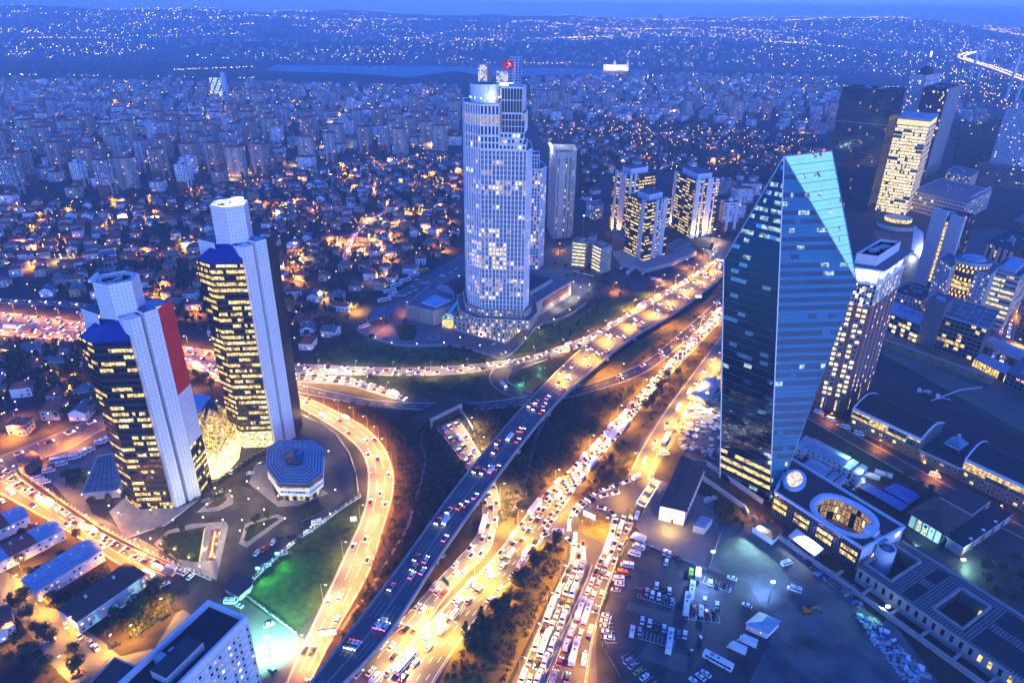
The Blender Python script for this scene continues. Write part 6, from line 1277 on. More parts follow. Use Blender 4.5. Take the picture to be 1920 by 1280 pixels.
t = thing('lot_hut', 'small blue roofed parking attendant hut with lit windows in the dirt lot', 'hut', (*G(1420, 1170), 0)); hp = [Vector(G(x, y, 3.5)) for x, y in ((1400, 1168), (1440, 1186), (1462, 1164), (1425, 1148))]; m_ = MB(); m_.prism([tuple(p) for p in hp], 0, 3.5, 'plaster_white'); m_.build('wall', t); m_ = MB(); hip_roof(m_, [tuple(p) for p in hp], 3.5, 2.2, 'roof_sheet', .5, .3); m_.build('roof', t)
u = (hp[1]-hp[0]).normalized(); n_ = Vector((u.y, -u.x))
for f in (.25, .7): put_window(t, (*(hp[0].lerp(hp[1], f)+n_*.03), 1.8), math.atan2(u.y, u.x), 1.2, 1.2, 'lit_warm', 'window', 'frame_dark')
# site cabins behind the podium
def cabin(label, pts, h, roof='roof_sheet', floors=1, pitched=False, wallm='plaster_white'):
    P_ = [Vector(G(x, y, h)) for x, y in pts]; t = thing('site_cabin', label, 'site cabin', (*((P_[0]+P_[2])/2), 0), 'site cabins'); m_ = MB(); m_.prism([tuple(p) for p in P_], 0, h, wallm, roof); m_.build('wall', t)
    if pitched: m_ = MB(); hip_roof(m_, [tuple(p) for p in P_], h, 1.4, roof, .4, .02); m_.build('roof', t)
    Q = ccw([tuple(p) for p in P_])
    for i in range(4):
        a, b = Vector(Q[i]), Vector(Q[(i+1) % 4]); L = (b-a).length; u = (b-a)/L; n_ = Vector((u.y, -u.x))
        if n_.y < 0 or n_.x < -.7:
            for k in range(floors):
                for j in range(max(1, int(L/3))): put_window(t, (*(a+u*L*(j+.5)/max(1, int(L/3))+n_*.03), h*(k+.55)/floors), math.atan2(u.y, u.x), 1.0, 1.0, 'window_dark', 'window', 'frame_dark')
    return t
cabin('long two storey site cabin lit green, the longest of the cabins', [(1512, 840), (1581, 872), (1595, 857), (1527, 822)], 5.5, floors=2, pitched=True)
cabin('single storey site cabin with arched blue roof in front of the longest cabin', [(1507, 870), (1546, 892), (1562, 878), (1526, 857)], 3, pitched=True)
cabin('small grey site cabin nearest the podium roof edge', [(1550, 894), (1560, 900), (1575, 888), (1564, 882)], 2.8)
cabin('small blue roofed site cabin beside the grey one', [(1565, 903), (1573, 908), (1588, 895), (1579, 890)], 2.8)
cabin('stacked pair of white site cabins at the end of the longest cabin', [(1578, 873), (1592, 880), (1611, 866), (1598, 860)], 5.6, 'roof_sheet', 2)
cabin('stacked pair of blue roofed site cabins nearest the tank', [(1597, 884), (1609, 892), (1628, 876), (1616, 869)], 5.6, 'roof_sheet', 2)
cabin('two storey white cabin at the near end of the longest cabin', [(1491, 838), (1508, 846), (1526, 823), (1510, 815)], 5.5, 'roof_sheet', 2)
cabin('long low blue sheeted shed behind the oval courtyard', [(1610, 912), (1690, 958), (1704, 946), (1628, 905)], 2.6, 'blue_sheet', wallm='dark_metal')
cabin('low blue sheeted shed nearest the garden', [(1655, 916), (1705, 944), (1730, 928), (1680, 905)], 2.2, 'blue_sheet', wallm='dark_metal')
for lab, x, y in (('large pale storage tank lying beside the cabins', 1632, 896), ('small pale storage tank lying behind the large one', 1655, 893)):
    t = thing('storage_tank', lab, 'tank', (*G(x, y), 0), 'storage tanks'); m_ = MB(); c_ = Vector(G(x, y)); L = 9 if 'large' in lab else 6; r_ = 1.7 if L > 8 else 1.2; e = Vector((.85, -.5)); m_.tube((*(c_-e*L/2), r_), (*(c_+e*L/2), r_), r_, r_, 'plaster_grey', 14); m_.build('shell', t)
q = G(1590, 870); point((q[0]-2.5, q[1]-2.5, 7.5), (.35, 1, .75), 2600, .4); q = G(1612, 900); point((*q, 6), (.8, 1, 1), 1700, .4)
# rubble
def rubble(name, pts, n, mats_, smax, seed):
    P_ = GL(*pts); rnd = random.Random(seed); xs_ = [p[0] for p in P_]; ys_ = [p[1] for p in P_]; m_ = MB(); k = 0
    while k < n:
        p = (rnd.uniform(min(xs_), max(xs_)), rnd.uniform(min(ys_), max(ys_)))
        if inside(p, P_): s_ = rnd.random()**2.5*smax+.25; m_.box((*p, rnd.uniform(0, .3)), (s_, s_*rnd.uniform(.2, .9), s_*rnd.uniform(.1, .5)), rnd.choice(mats_), rnd.random()*6.3); k += 1
    o = m_.build(name); o['kind'] = 'stuff'; return o
rubble('rubble', [(1600, 1150), (1640, 1160), (1690, 1215), (1745, 1270), (1700, 1280), (1640, 1210)], 520, ['plaster_white', 'roof_sheet', 'concrete', 'plaster_grey', 'blue_sheet'], 2.2, 3)
rubble('demolition_debris', [(1262, 808), (1302, 750), (1350, 735), (1352, 860), (1322, 862), (1285, 850)], 420, ['concrete', 'stone_pale', 'steel', 'sand', 'plaster_grey'], 4.0, 4)
rubble('site_debris', [(1470, 1010), (1500, 1015), (1590, 1090), (1640, 1140), (1610, 1140), (1530, 1080)], 200, ['dark_metal', 'steel', 'concrete_dark', 'blue_sheet'], 3.0, 5)
rubble('timber_piles', [(1580, 905), (1612, 893), (1622, 905), (1600, 918)], 60, ['stone_pale', 'plaster_white'], 3.0, 6)
# ---------------------------------------------------------------- houses and flats
ORD = 'first second third fourth fifth sixth seventh eighth ninth tenth eleventh twelfth thirteenth fourteenth fifteenth sixteenth seventeenth eighteenth nineteenth twentieth'.split()
TENS = {2: 'twenty', 3: 'thirty', 4: 'forty', 5: 'fifty', 6: 'sixty', 7: 'seventy', 8: 'eighty', 9: 'ninety'}
def nth(i):
    if i < 20: return ORD[i]
    i += 1; t_, u_ = divmod(i, 10)
    if t_ < 10: return TENS[t_][:-1]+'ieth' if u_ == 0 else TENS[t_]+'-'+ORD[u_-1]
    return 'hundredth' if i == 100 else 'hundred-and-'+nth(i-101)
def house_parts(w, d, h, wallm, roofm, seed, gable, wing):
    """meshes of one villa in its own coordinates: wall, roof, windows"""
    rnd = random.Random(seed); a, b, c = MB(), MB(), MB(); vol = [(0, 0, w, d, h)]
    if wing: vol.append((w*.32, -d*.38, w*.45, d*.6, h*.72))
    for x, y, ww, dd, hh in vol:
        q = rect(x, y, ww, dd); a.prism(q, 0, hh, wallm); rh = min(ww, dd)*.28
        if gable:
            q = inset(q, -.5); p = [(*v_, hh) for v_ in q]
            lx = ww > dd; e = [((p[3][0]+p[0][0])/2, (p[3][1]+p[0][1])/2, hh+rh), ((p[1][0]+p[2][0])/2, (p[1][1]+p[2][1])/2, hh+rh)] if lx else [((p[0][0]+p[1][0])/2, (p[0][1]+p[1][1])/2, hh+rh), ((p[3][0]+p[2][0])/2, (p[3][1]+p[2][1])/2, hh+rh)]
            if lx: b.add(p+e, [(0, 1, 5, 4), (2, 3, 4, 5)], roofm); a.add(p+e, [(1, 2, 5), (3, 0, 4)], wallm)
            else: b.add(p+e, [(3, 0, 4, 5), (1, 2, 5, 4)], roofm); a.add(p+e, [(0, 1, 4), (2, 3, 5)], wallm)
        else: hip_roof(b, q, hh, rh, roofm, .5, .5)
        for A, B in ((q[0], q[1]), (q[1], q[2]), (q[3], q[0])) if not gable else ((rect(x, y, ww, dd)[0], rect(x, y, ww, dd)[1]), (rect(x, y, ww, dd)[1], rect(x, y, ww, dd)[2]), (rect(x, y, ww, dd)[3], rect(x, y, ww, dd)[0])):
            A, B = Vector(A), Vector(B); L = (B-A).length; u = (B-A)/L; n_ = Vector((u.y, -u.x))*.05; k = max(2, int(L/3))
            for i in range(k):
                for z in ([1.0, 3.9] if hh > 5.5 else [1.0]):
                    if rnd.random() < .8:
                        p = A+u*L*(i+.5)/k+n_; wm = 'window_dark' if rnd.random() < .8 else rnd.choice(('lit_warm', 'lit_pale', 'lit_gold'))
                        c.add([(*(p-u*.6), z), (*(p+u*.6), z), (*(p+u*.6), z+1.4), (*(p-u*.6), z+1.4)], [(0, 1, 2, 3)], wm)
    b.box((w*.2, d*.1, h), (.8, .8, h*.0+3.2), wallm)
    return a, b, c
WC = [('plaster_white', 'white'), ('plaster_cream', 'cream'), ('plaster_white', 'white'), ('plaster_pink', 'pink'), ('plaster_grey', 'grey'), ('plaster_ochre', 'ochre')]
RC = [('tile_red', 'red'), ('tile_brown', 'brown'), ('tile_red', 'red'), ('roof_grey', 'grey')]
rnd = random.Random(77); HV = []
for i in range(14):
    w, d, h = rnd.uniform(9, 15), rnd.uniform(8, 11), rnd.choice((5.2, 6.4, 6.8)); wc, rc = WC[i % 6], RC[(i*3+i//4) % 4]
    HV.append((house_parts(w, d, h, wc[0], rc[0], i, i % 3 == 0, i % 2 == 1), wc[1], rc[1], max(w, d)))
HM = [tuple(mb.mesh(n_) for mb, n_ in zip(v_[0], ('wall', 'roof', 'window'))) for v_ in HV]
def joined(mbs):
    j = MB()
    for b in mbs: j.add(b.v, [], 'earth'); o = len(j.v)-len(b.v); j.f += [[i+o for i in f] for f in b.f]; j.m += b.m
    return j
HJ = [joined(v_[0]) for v_ in HV]; HJM = [j.mesh('house') for j in HJ]
def into(dst, src, x, y, rz, s=1.0, z=0.0):
    c, n_ = math.cos(rz)*s, math.sin(rz)*s; o = len(dst.v)
    dst.v += [(x+a*c-b*n_, y+a*n_+b*c, z+e*s) for a, b, e in src.v]; dst.f += [[i+o for i in f] for f in src.f]; dst.m += src.m
HEROES = [[(o.location.x, o.location.y), o] for o in bpy.data.objects if o.parent is None and 'category' in o]
BB = []
for o in bpy.data.objects:
    if o.type == 'MESH' and o.parent is not None and 'abs' in o.parent and o.data.vertices:
        n_ = len(o.data.vertices); co = np.empty(n_*3); o.data.vertices.foreach_get('co', co); co = co.reshape(-1, 3)
        BB.append((co[:, 0].min()-5, co[:, 0].max()+5, co[:, 1].min()-5, co[:, 1].max()+5))
ROADBB = [(min(p[0] for p in P)-7, max(p[0] for p in P)+7, min(p[1] for p in P)-7, max(p[1] for p in P)+7, P) for P in ROADS+KEEP]
def clear(x, y, r=6.0):
    for a, b, c, d in BB:
        if a < x < b and c < y < d: return False
    for a, b, c, d, P in ROADBB:
        if a < x < b and c < y < d:
            for ox, oy in ((0, 0), (r, 0), (-r, 0), (0, r), (0, -r)):
                if inside((x+ox, y+oy), P): return False
    return True
Z_V1 = GL((-40, 395), (300, 370), (700, 300), (862, 288), (862, 465), (770, 520), (690, 575), (640, 620), (545, 665), (480, 655), (330, 605), (160, 560), (-40, 545))
Z_V2 = GL((1000, 232), (1300, 232), (1540, 262), (1520, 330), (1450, 365), (1345, 330), (1150, 318), (1085, 405), (1082, 270), (1010, 268))
Z_V3 = GL((-60, 640), (150, 652), (300, 700), (330, 725), (180, 775), (60, 826), (-60, 860))
Z_A1 = GL((-40, 152), (400, 158), (860, 165), (862, 285), (700, 296), (300, 366), (-40, 392))
Z_A2 = GL((985, 150), (1260, 140), (1570, 150), (1560, 255), (1300, 230), (1000, 230))
Z_A3 = GL((1350, 345), (1420, 350), (1400, 455), (1350, 440))
Z_A4 = GL((1780, 190), (1880, 215), (1840, 240), (1790, 235))
houses = []; NROW = {}
def grid(zone, sx, sy, jit, name, ang=0.0):
    xs_, ys_ = [p[0] for p in zone], [p[1] for p in zone]; y = min(ys_)+sy/2; r_ = 0; out = []
    while y < max(ys_):
        x = min(xs_)+(r_ % 2)*sx/2; row = []
        while x < max(xs_):
            px_, py_ = x+rnd.uniform(-jit, jit)*sx, y+rnd.uniform(-jit, jit)*sy*.8
            if inside((px_, py_), zone): row.append((px_, py_))
            x += sx
        out.append(row); y += sy; r_ += 1
    return out
lab_v1 = []
for zname, zone, sx, sy, keepf in (('between the motorway and the apartment blocks', Z_V1, 21, 24, .78), ('behind the finned blocks', Z_V2, 30, 34, .6), ('below the motorway at the picture edge', Z_V3, 21, 20, .8)):
    ri = 0
    for row in grid(zone, sx, sy, .2, zname):
        row = [p for p in row if rnd.random() < keepf and clear(*p)]
        if not row: continue
        for ci, p in enumerate(row): houses.append((p, zname, ri, ci))
        ri += 1
houses.sort(key=lambda h: math.hypot(*h[0])); far_h = MB(); HPOS = []
for i, (p, zname, ri, ci) in enumerate(houses):
    k = rnd.randrange(14); rz = rnd.choice((0, math.pi/2))+.25*math.sin(p[0]*.01)+.2+rnd.uniform(-.15, .15); HPOS.append(p)
    if i < 300:
        lab = '%s villa with %s roof, %s from left in the %s row %s' % (HV[k][1], HV[k][2], nth(ci), nth(ri), 'above the motorway' if zname.startswith('between') else ('behind the finned blocks' if 'finned' in zname else 'below the motorway'))
        if i < 130:
            t = bpy.data.objects.new('house', None); COL.objects.link(t); t.location = (*p, 0); t.rotation_euler = (0, 0, rz)
            for me, n_ in zip(HM[k], ('wall', 'roof', 'window')):
                o = bpy.data.objects.new(n_, me); COL.objects.link(o); o.parent = t
                if n_ == 'window': o['kind'] = 'stuff'
        else:
            t = bpy.data.objects.new('house', HJM[k]); COL.objects.link(t); t.location = (*p, 0); t.rotation_euler = (0, 0, rz)
        tag(t, lab, 'house', 'villas '+zname)
    else: into(far_h, HJ[k], p[0], p[1], rz)
if far_h.f: o = far_h.build('distant_houses'); o['kind'] = 'stuff'
# apartment blocks
def flats(w, d, n, wallm, roofm, seed, lower=None):
    rnd_ = random.Random(seed); a, b, c = MB(), MB(), MB(); h = n*3.0+1
    a.prism(rect(0, 0, w, d), 0, h, wallm)
    if lower: a.prism(rect(0, -.15, w+.3, d+.3), 0, h*.35, lower)
    if roofm.startswith('tile'): hip_roof(b, rect(0, 0, w, d), h, 2.6, roofm, .5, .5)
    else: flat_roof(b, rect(0, 0, w, d), h, roofm, wallm, .8)
    b.box((0, d*.15, h), (4, 4, 3.4), wallm)
    for x in (-w*.25, w*.25): a.box((x, -d/2-.5, 3), (w*.16, 1.2, h-4), wallm)
    q = rect(0, -.2, w+.1, d+.6)
    for A, B in ((q[0], q[1]), (q[1], q[2]), (q[3], q[0])):
        A, B = Vector(A), Vector(B); L = (B-A).length; u = (B-A)/L; k = max(2, int(L/3.1))
        for i in range(k):
            for f in range(n):
                if rnd_.random() < .85:
                    p = A+u*L*(i+.5)/k; r_ = rnd_.random(); wm = 'window_dark' if r_ < .9 else ('lit_warm' if r_ < .95 else 'lit_dim'); ww = .75 if rnd_.random() < .6 else 1.1
                    c.add([(*(p-u*ww), 1+f*3.0), (*(p+u*ww), 1+f*3.0), (*(p+u*ww), 2.6+f*3.0), (*(p-u*ww), 2.6+f*3.0)], [(0, 1, 2, 3)], wm)
    return a, b, c
AV = []; ac_ = [('plaster_white', 'white'), ('plaster_white', 'white'), ('plaster_cream', 'cream'), ('plaster_grey', 'grey'), ('plaster_white', 'white'), ('plaster_pink', 'pink')]
for i in range(12):
    n_ = (4, 5, 14, 6, 4, 15, 5, 11, 4, 16, 6, 5)[i]; w = rnd.uniform(17, 26); d = rnd.uniform(12, 16); rm = 'tile_red' if i % 4 != 3 else 'roof_grey'
    AV.append((flats(w, d, n_, ac_[i % 6][0], rm, i+50, 'brick_red' if n_ > 8 and i % 2 else None), ac_[i % 6][1], 'tall' if n_ > 8 else 'low', n_))
AM = [tuple(mb.mesh(n_) for mb, n_ in zip(v_[0], ('wall', 'roof', 'window'))) for v_ in AV]; AJ = [joined(v_[0]) for v_ in AV]; AJM = [j.mesh('apartment_block') for j in AJ]
low_ = [i for i in range(12) if AV[i][3] < 8]; high_ = [i for i in range(12) if AV[i][3] >= 8]
flat_pos = []
for zname, zone, sx, sy in (('left of the white tower', Z_A1, 37, 46), ('beyond the finned blocks', Z_A2, 38, 52), ('beside the crystal tower', Z_A3, 30, 34), ('on the slope below the bridge', Z_A4, 50, 60)):
    ri = 0
    for row in grid(zone, sx, sy, .22, zname):
        row = [p for p in row if rnd.random() < .80 and (p[1] > 1300 or clear(*p, 10))]
        for ci, p in enumerate(row): flat_pos.append((p, zname, ri, ci))
        ri += bool(row)
flat_pos.sort(key=lambda h: math.hypot(*h[0])); far_a = MB()
for i, (p, zname, ri, ci) in enumerate(flat_pos):
    d_ = math.hypot(*p); hi = rnd.random() < (.62 if (zname.startswith('left') and d_ < 1500) else .12) ; k = rnd.choice(high_ if hi else low_); rz = .12*math.sin(p[0]*.004)+rnd.uniform(-.12, .12)+(0 if rnd.random() < .75 else math.pi/2); HPOS.append(p)
    if i < 300:
        lab = '%s %s apartment block, %s from left in the %s row %s' % (AV[k][2], AV[k][1], nth(ci), nth(ri), zname)
        if i < 110:
            t = bpy.data.objects.new('apartment_block', None); COL.objects.link(t); t.location = (*p, 0); t.rotation_euler = (0, 0, rz)
            for me, n_ in zip(AM[k], ('wall', 'roof', 'window')):
                o = bpy.data.objects.new(n_, me); COL.objects.link(o); o.parent = t
                if n_ == 'window': o['kind'] = 'stuff'
        else: t = bpy.data.objects.new('apartment_block', AJM[k]); COL.objects.link(t); t.location = (*p, 0); t.rotation_euler = (0, 0, rz)
        tag(t, lab, 'apartment block', 'apartment blocks '+zname)
    elif d_ < 1900: into(far_a, AJ[k], p[0], p[1], rz)
    else:
        w, d, h = rnd.uniform(14, 26), rnd.uniform(12, 18), rnd.choice((12, 15, 15, 18, 21)); m_ = rnd.choice(('plaster_white', 'plaster_white', 'plaster_cream', 'plaster_grey', 'plaster_pink')); q = rect(p[0], p[1], w, d, rz); far_a.prism(q, 0, h, m_, 'tile_red' if rnd.random() < .6 else 'roof_grey')
        A, B = Vector(q[0]), Vector(q[1]); u = (B-A).normalized(); n_ = Vector((u.y, -u.x))*.08
        for f in range(int(h/3)):
            a, b = A+u*1.2+n_, B-u*1.2+n_; far_a.poly([(*a, f*3+1), (*b, f*3+1), (*b, f*3+2.4), (*a, f*3+2.4)], 'window_dark')
            if rnd.random() < .3: c = a.lerp(b, rnd.random()*.8+.1)+n_; far_a.poly([(*(c-u*.9), f*3+.9), (*(c+u*.9), f*3+.9), (*(c+u*.9), f*3+2.6), (*(c-u*.9), f*3+2.6)], rnd.choice(('lit_warm', 'lit_pale', 'lit_warm')))
o = far_a.build('distant_apartments'); o['kind'] = 'stuff'
print('houses', len(houses), 'flats', len(flat_pos), len(far_a.f))
# grounds of the far shore: small houses up the hills
fs = MB(); 
for _ in range(2600):
    y = 3300+5000*rnd.random()**1.5; x = rnd.uniform(-.85, .85)*y; dens = mnoise.noise(Vector((x*.0009, y*.0009, 5)))
    if dens < -.05 or hill_h(x, y) < 3: continue
    s_ = rnd.uniform(7, 15); fs.prism(rect(x, y, s_*1.3, s_, rnd.random()*3), hill_h(x, y)-4, hill_h(x, y)+rnd.uniform(7, 16), rnd.choice(('concrete', 'plaster_cream', 'plaster_grey')), 'tile_red')
o = fs.build('far_shore_houses'); o['kind'] = 'stuff'
# ---------------------------------------------------------------- trees
def crown(seed, r, h, z, n, leaf, mats_, clumps=6, flat=1.0, cone=False):
    """many leaf-sized faces gathered in clumps through the crown's volume"""
    rn = random.Random(seed); m_ = MB(); cs = []
    for i in range(clumps):
        a = rn.random()*6.28; f = (i+.5)/clumps; q = (r*.62*(1-f) if cone else r*.55)*rn.random()**.4
        cs.append((q*math.cos(a), q*math.sin(a), z+(h*f if cone else h*(.25+.6*rn.random())), (r*.55*(1.05-f)+.25 if cone else r*rn.uniform(.42, .62))))
    for i in range(n):
        c = rn.choice(cs); d = Vector((rn.gauss(0, 1), rn.gauss(0, 1), rn.gauss(0, 1)*flat)).normalized()*c[3]*rn.uniform(.55, 1.05); p = Vector(c[:3])+d
        nrm = (d.normalized()+Vector((rn.uniform(-.7, .7), rn.uniform(-.7, .7), rn.uniform(-.2, .9)))).normalized(); a = nrm.orthogonal().normalized(); b = nrm.cross(a); t_ = rn.random()*6.28; a, b = a*math.cos(t_)+b*math.sin(t_), b*math.cos(t_)-a*math.sin(t_); s_ = leaf*rn.uniform(.6, 1.3)
        m_.add([tuple(p-a*s_), tuple(p-b*s_*.6), tuple(p+a*s_), tuple(p+b*s_*.6)], [(0, 1, 2, 3)], rn.choice(mats_))
    return m_
def bare(seed, h):
    rn = random.Random(seed); tr, tw = MB(), MB(); tr.tube((0, 0, 0), (0, 0, h*.35), h*.03, h*.02, 'bark', 5)
    def br(p, d, L, r_, lv):
        q = p+d*L; (tr if lv < 2 else tw).tube(p, q, r_, r_*.6, 'bark' if lv < 2 else 'bare_twig', 4 if lv < 2 else 3)
        if lv < 3:
            for _ in range(4 if lv else 6):
                e = (d+Vector((rn.uniform(-.8, .8), rn.uniform(-.8, .8), rn.uniform(-.15, .6)))).normalized(); br(p.lerp(q, rn.uniform(.5, 1)), e, L*rn.uniform(.55, .8), r_*.5, lv+1)
    br(Vector((0, 0, h*.33)), Vector((0, 0, 1)), h*.3, h*.02, 0); return tr, tw
def trunk(h, r, lean=0.0):
    m_ = MB(); m_.tube((0, 0, 0), (lean, 0, h*.5), r, r*.75, 'bark', 6); m_.tube((lean, 0, h*.5), (lean*1.5, 0, h), r*.75, r*.4, 'bark', 5)
    for a in (0.5, 2.4, 4.4): m_.tube((lean, 0, h*.6), (lean+h*.28*math.cos(a), h*.28*math.sin(a), h*.95), r*.45, r*.2, 'bark', 4)
    return m_
TREES = {'bushy': [], 'pine': [], 'bare': [], 'shrub': []}
for i in range(4):
    TREES['bushy'].append((trunk(4.2, .28, .2*i-.3).mesh('trunk'), crown(i, 3.4, 4.6, 2.6, 420, .52, ['leaf', 'leaf', 'leaf_dark', 'leaf_brown' if i % 2 else 'leaf'], 8).mesh('crown')))
    TREES['pine'].append((trunk(5, .22).mesh('trunk'), crown(i+20, 2.3, 7.2, 1.2, 380, .46, ['leaf_dark', 'leaf_dark', 'leaf'], 11, .6, True).mesh('crown')))
    a, b = bare(i+40, 8.5); TREES['bare'].append((a.mesh('trunk'), b.mesh('crown')))
    TREES['shrub'].append((trunk(.9, .12).mesh('trunk'), crown(i+60, 1.5, 1.6, .2, 150, .36, ['leaf', 'leaf_dark', 'leaf_brown'], 5).mesh('crown')))
rt = random.Random(5); TPOS = []; TCOUNT = {}
KIND = {'bushy': 'dark leafy tree', 'pine': 'dark conifer', 'bare': 'bare winter tree', 'shrub': 'low round shrub'}
def tree(px_, py_, kind, s, where, world=False, z=0.0):
    p = (px_, py_) if world else G(px_, py_)
    if any(inside(p, P) for P in ROADS): return
    me = rt.choice(TREES[kind]); n_ = {'bushy': 'tree', 'pine': 'conifer', 'bare': 'bare_tree', 'shrub': 'shrub'}[kind]
    t = bpy.data.objects.new(n_, None); COL.objects.link(t); t.location = (*p, z); t.rotation_euler = (0, 0, rt.random()*6.28); t.scale = (s, s, s*rt.uniform(.9, 1.15))
    for m_, nm in zip(me, ('trunk', 'crown')): o = bpy.data.objects.new(nm, m_); COL.objects.link(o); o.parent = t
    k = (kind, where); i = TCOUNT[k] = TCOUNT.get(k, -1)+1
    tag(t, '%s %s, %s from the far end' % (KIND[kind], where, nth(i)), 'tree' if kind != 'shrub' else 'shrub', 'trees '+where); return t
def trees(where, kind, s, pts, jit=0):
    pts = sorted(pts, key=lambda p: p[1])
    for x, y in pts: tree(x+rt.uniform(-jit, jit), y+rt.uniform(-jit, jit), kind, s*rt.uniform(.8, 1.2), where)
trees('on the golden median island', 'bushy', 1.0, [(1043, 1024), (1030, 1040), (1018, 1052), (1008, 1062), (1001, 1075), (988, 1086), (977, 1098), (969, 1096), (952, 1132), (944, 1150), (938, 1163), (951, 1158), (925, 1150)], 2)
trees('on the golden median island', 'pine', 1.25, [(902, 1180), (893, 1195), (908, 1201), (886, 1212), (918, 1190), (873, 1205), (900, 1216)], 2)
trees('on the golden median island', 'shrub', 1.2, [(1050, 1035), (1036, 1030), (1020, 1070), (960, 1122), (975, 1112), (1045, 1015), (1000, 1040), (930, 1235), (905, 1250), (880, 1265), (850, 1275), (960, 1170)], 5)
trees('between avenue and service lane', 'bushy', .95, [(1262, 690), (1255, 700), (1247, 712), (1240, 724), (1232, 735), (1225, 748), (1216, 758), (1208, 770), (1238, 742), (1222, 765), (1275, 672), (1290, 655), (1305, 640), (1320, 622), (1335, 607), (1283, 664), (1268, 706)], 3)
trees('between avenue and service lane', 'bare', .8, [(1255, 735), (1243, 755), (1232, 772), (1220, 790), (1275, 712), (1262, 725)], 3)
trees('on the grass triangle by the roundabout', 'bushy', .7, [(1150, 846), (1141, 868), (1128, 882), (1160, 838), (1118, 893)], 4)
trees('on the dark slope beside the avenue', 'bare', 1.0, [(1016, 880), (1030, 895), (1008, 925), (965, 985), (1068, 858), (985, 870), (975, 882), (1050, 830), (1090, 800), (960, 960), (1040, 870), (1110, 775), (1140, 745)], 4)
trees('on the dark bank between ramp and flyover', 'bare', 1.05, [(740, 830), (748, 860), (752, 890), (745, 925), (738, 960), (728, 995), (722, 1020), (708, 1050), (700, 1080), (690, 1100), (672, 1130), (725, 800), (700, 780), (690, 770), (830, 820), (800, 810), (850, 850), (770, 790), (835, 900), (820, 930), (760, 870), (790, 1000)], 4)
trees('on the dark bank between ramp and flyover', 'shrub', 1.6, [(800, 985), (795, 992), (808, 978), (850, 830), (860, 850), (845, 905), (830, 925), (690, 1120), (720, 1070), (668, 1160)], 4)
trees('on the lawn inside the loop road', 'pine', .75, [(978, 690), (1030, 672), (1025, 690), (980, 712), (1070, 662), (1050, 655), (985, 725)], 2)
trees('on the green slope below the white tower', 'shrub', 1.6, [(x, y+6) for x, y in ((650, 645), (665, 650), (690, 655), (720, 660), (750, 668), (790, 672), (820, 668), (845, 664), (870, 668), (890, 672), (910, 678), (935, 680), (630, 650), (710, 650), (735, 655), (800, 662), (830, 675), (860, 676), (885, 680))], 5)
trees('on the green slope below the white tower', 'bushy', .75, [(655, 638), (675, 644), (700, 640), (840, 660), (865, 664), (880, 670), (760, 612), (770, 622), (900, 676), (628, 640), (612, 650), (850, 672), (780, 668)], 4)
trees('along the railing right of the white tower', 'pine', .6, [(1035, 615), (1048, 620), (1068, 628), (1082, 612), (1085, 606), (1100, 595), (1102, 590), (1020, 622), (1020, 612), (1110, 585), (1120, 578)], 1)
trees('along the railing right of the white tower', 'shrub', 1.3, [(1130, 560), (1140, 552), (1150, 545), (1165, 540), (1105, 572), (1115, 563), (1175, 545), (1160, 552), (1125, 545), (1140, 535), (1080, 508), (1095, 512), (1115, 518), (1060, 500), (1135, 525), (1040, 498)], 3)
trees('on the campus beds', 'bushy', .6, [(300, 1005), (315, 1020), (330, 1035), (318, 1042), (345, 1000), (335, 1050), (360, 1048), (468, 1000), (475, 985), (488, 978), (505, 975), (465, 1015), (418, 935), (405, 945), (575, 965), (425, 930)], 3)
trees('beside the terrace block', 'bushy', .9, [(142, 910), (150, 902), (160, 905), (128, 905), (135, 915), (150, 915), (208, 945), (175, 948)], 3)
trees('among the row houses', 'bushy', .85, [(55, 1085), (70, 1090), (80, 1078), (110, 1065), (125, 1050), (145, 1010), (98, 1140), (105, 1130), (200, 1195), (215, 1180), (240, 1170), (255, 1150), (40, 1060), (290, 1115), (300, 1105), (315, 1120), (225, 1160), (262, 1140)], 4)
trees('along the yellow lit lane', 'bushy', .9, [(20, 1130), (35, 1145), (55, 1160), (70, 1185), (85, 1200), (105, 1205), (140, 1225), (130, 1240), (60, 1230), (40, 1210), (25, 1250), (90, 1260), (150, 1260), (255, 1165), (270, 1150), (48, 1128)], 4)
trees('along the yellow lit lane', 'bare', .8, [(50, 1140), (62, 1150), (20, 1225), (10, 1240), (265, 1160), (40, 1250)], 3)
trees('behind the twin towers', 'bushy', .9, [(365, 705), (372, 712), (380, 720), (388, 715), (350, 715), (400, 730), (120, 700), (130, 690), (105, 720), (90, 735), (140, 730), (60, 690), (70, 700), (30, 740), (100, 760), (115, 780), (150, 690), (85, 660), (20, 700), (160, 740)], 4)
trees('in the dark garden behind the podium', 'bare', .8, [(1515, 795), (1635, 865), (1690, 885), (1580, 830), (1730, 905), (1660, 905), (1600, 850), (1780, 950)], 4)
trees('in the dark garden behind the podium', 'bushy', .8, [(1720, 920), (1735, 912), (1745, 925), (1700, 900), (1725, 935)], 3)
trees('along the east yard', 'bushy', .9, [(1850, 1090), (1870, 1075), (1885, 1100), (1900, 1060), (1910, 1085), (1840, 1070), (1895, 1130), (1920, 1110), (1860, 1120), (1930, 1070)], 4)
trees('in the court by the garden wall', 'shrub', 1.4, [(1345, 965), (1355, 972), (1370, 965), (1380, 975), (1360, 955), (1375, 950), (1338, 955), (1390, 985), (1350, 980)], 3)
trees('on the hedge of the plaza', 'shrub', 1.3, [(1180, 500), (1195, 510), (1210, 520), (1225, 522), (1245, 515), (1265, 505), (1285, 495), (1300, 485), (1318, 475), (1150, 505), (1160, 515), (1065, 515), (1080, 520), (1330, 462)], 3)
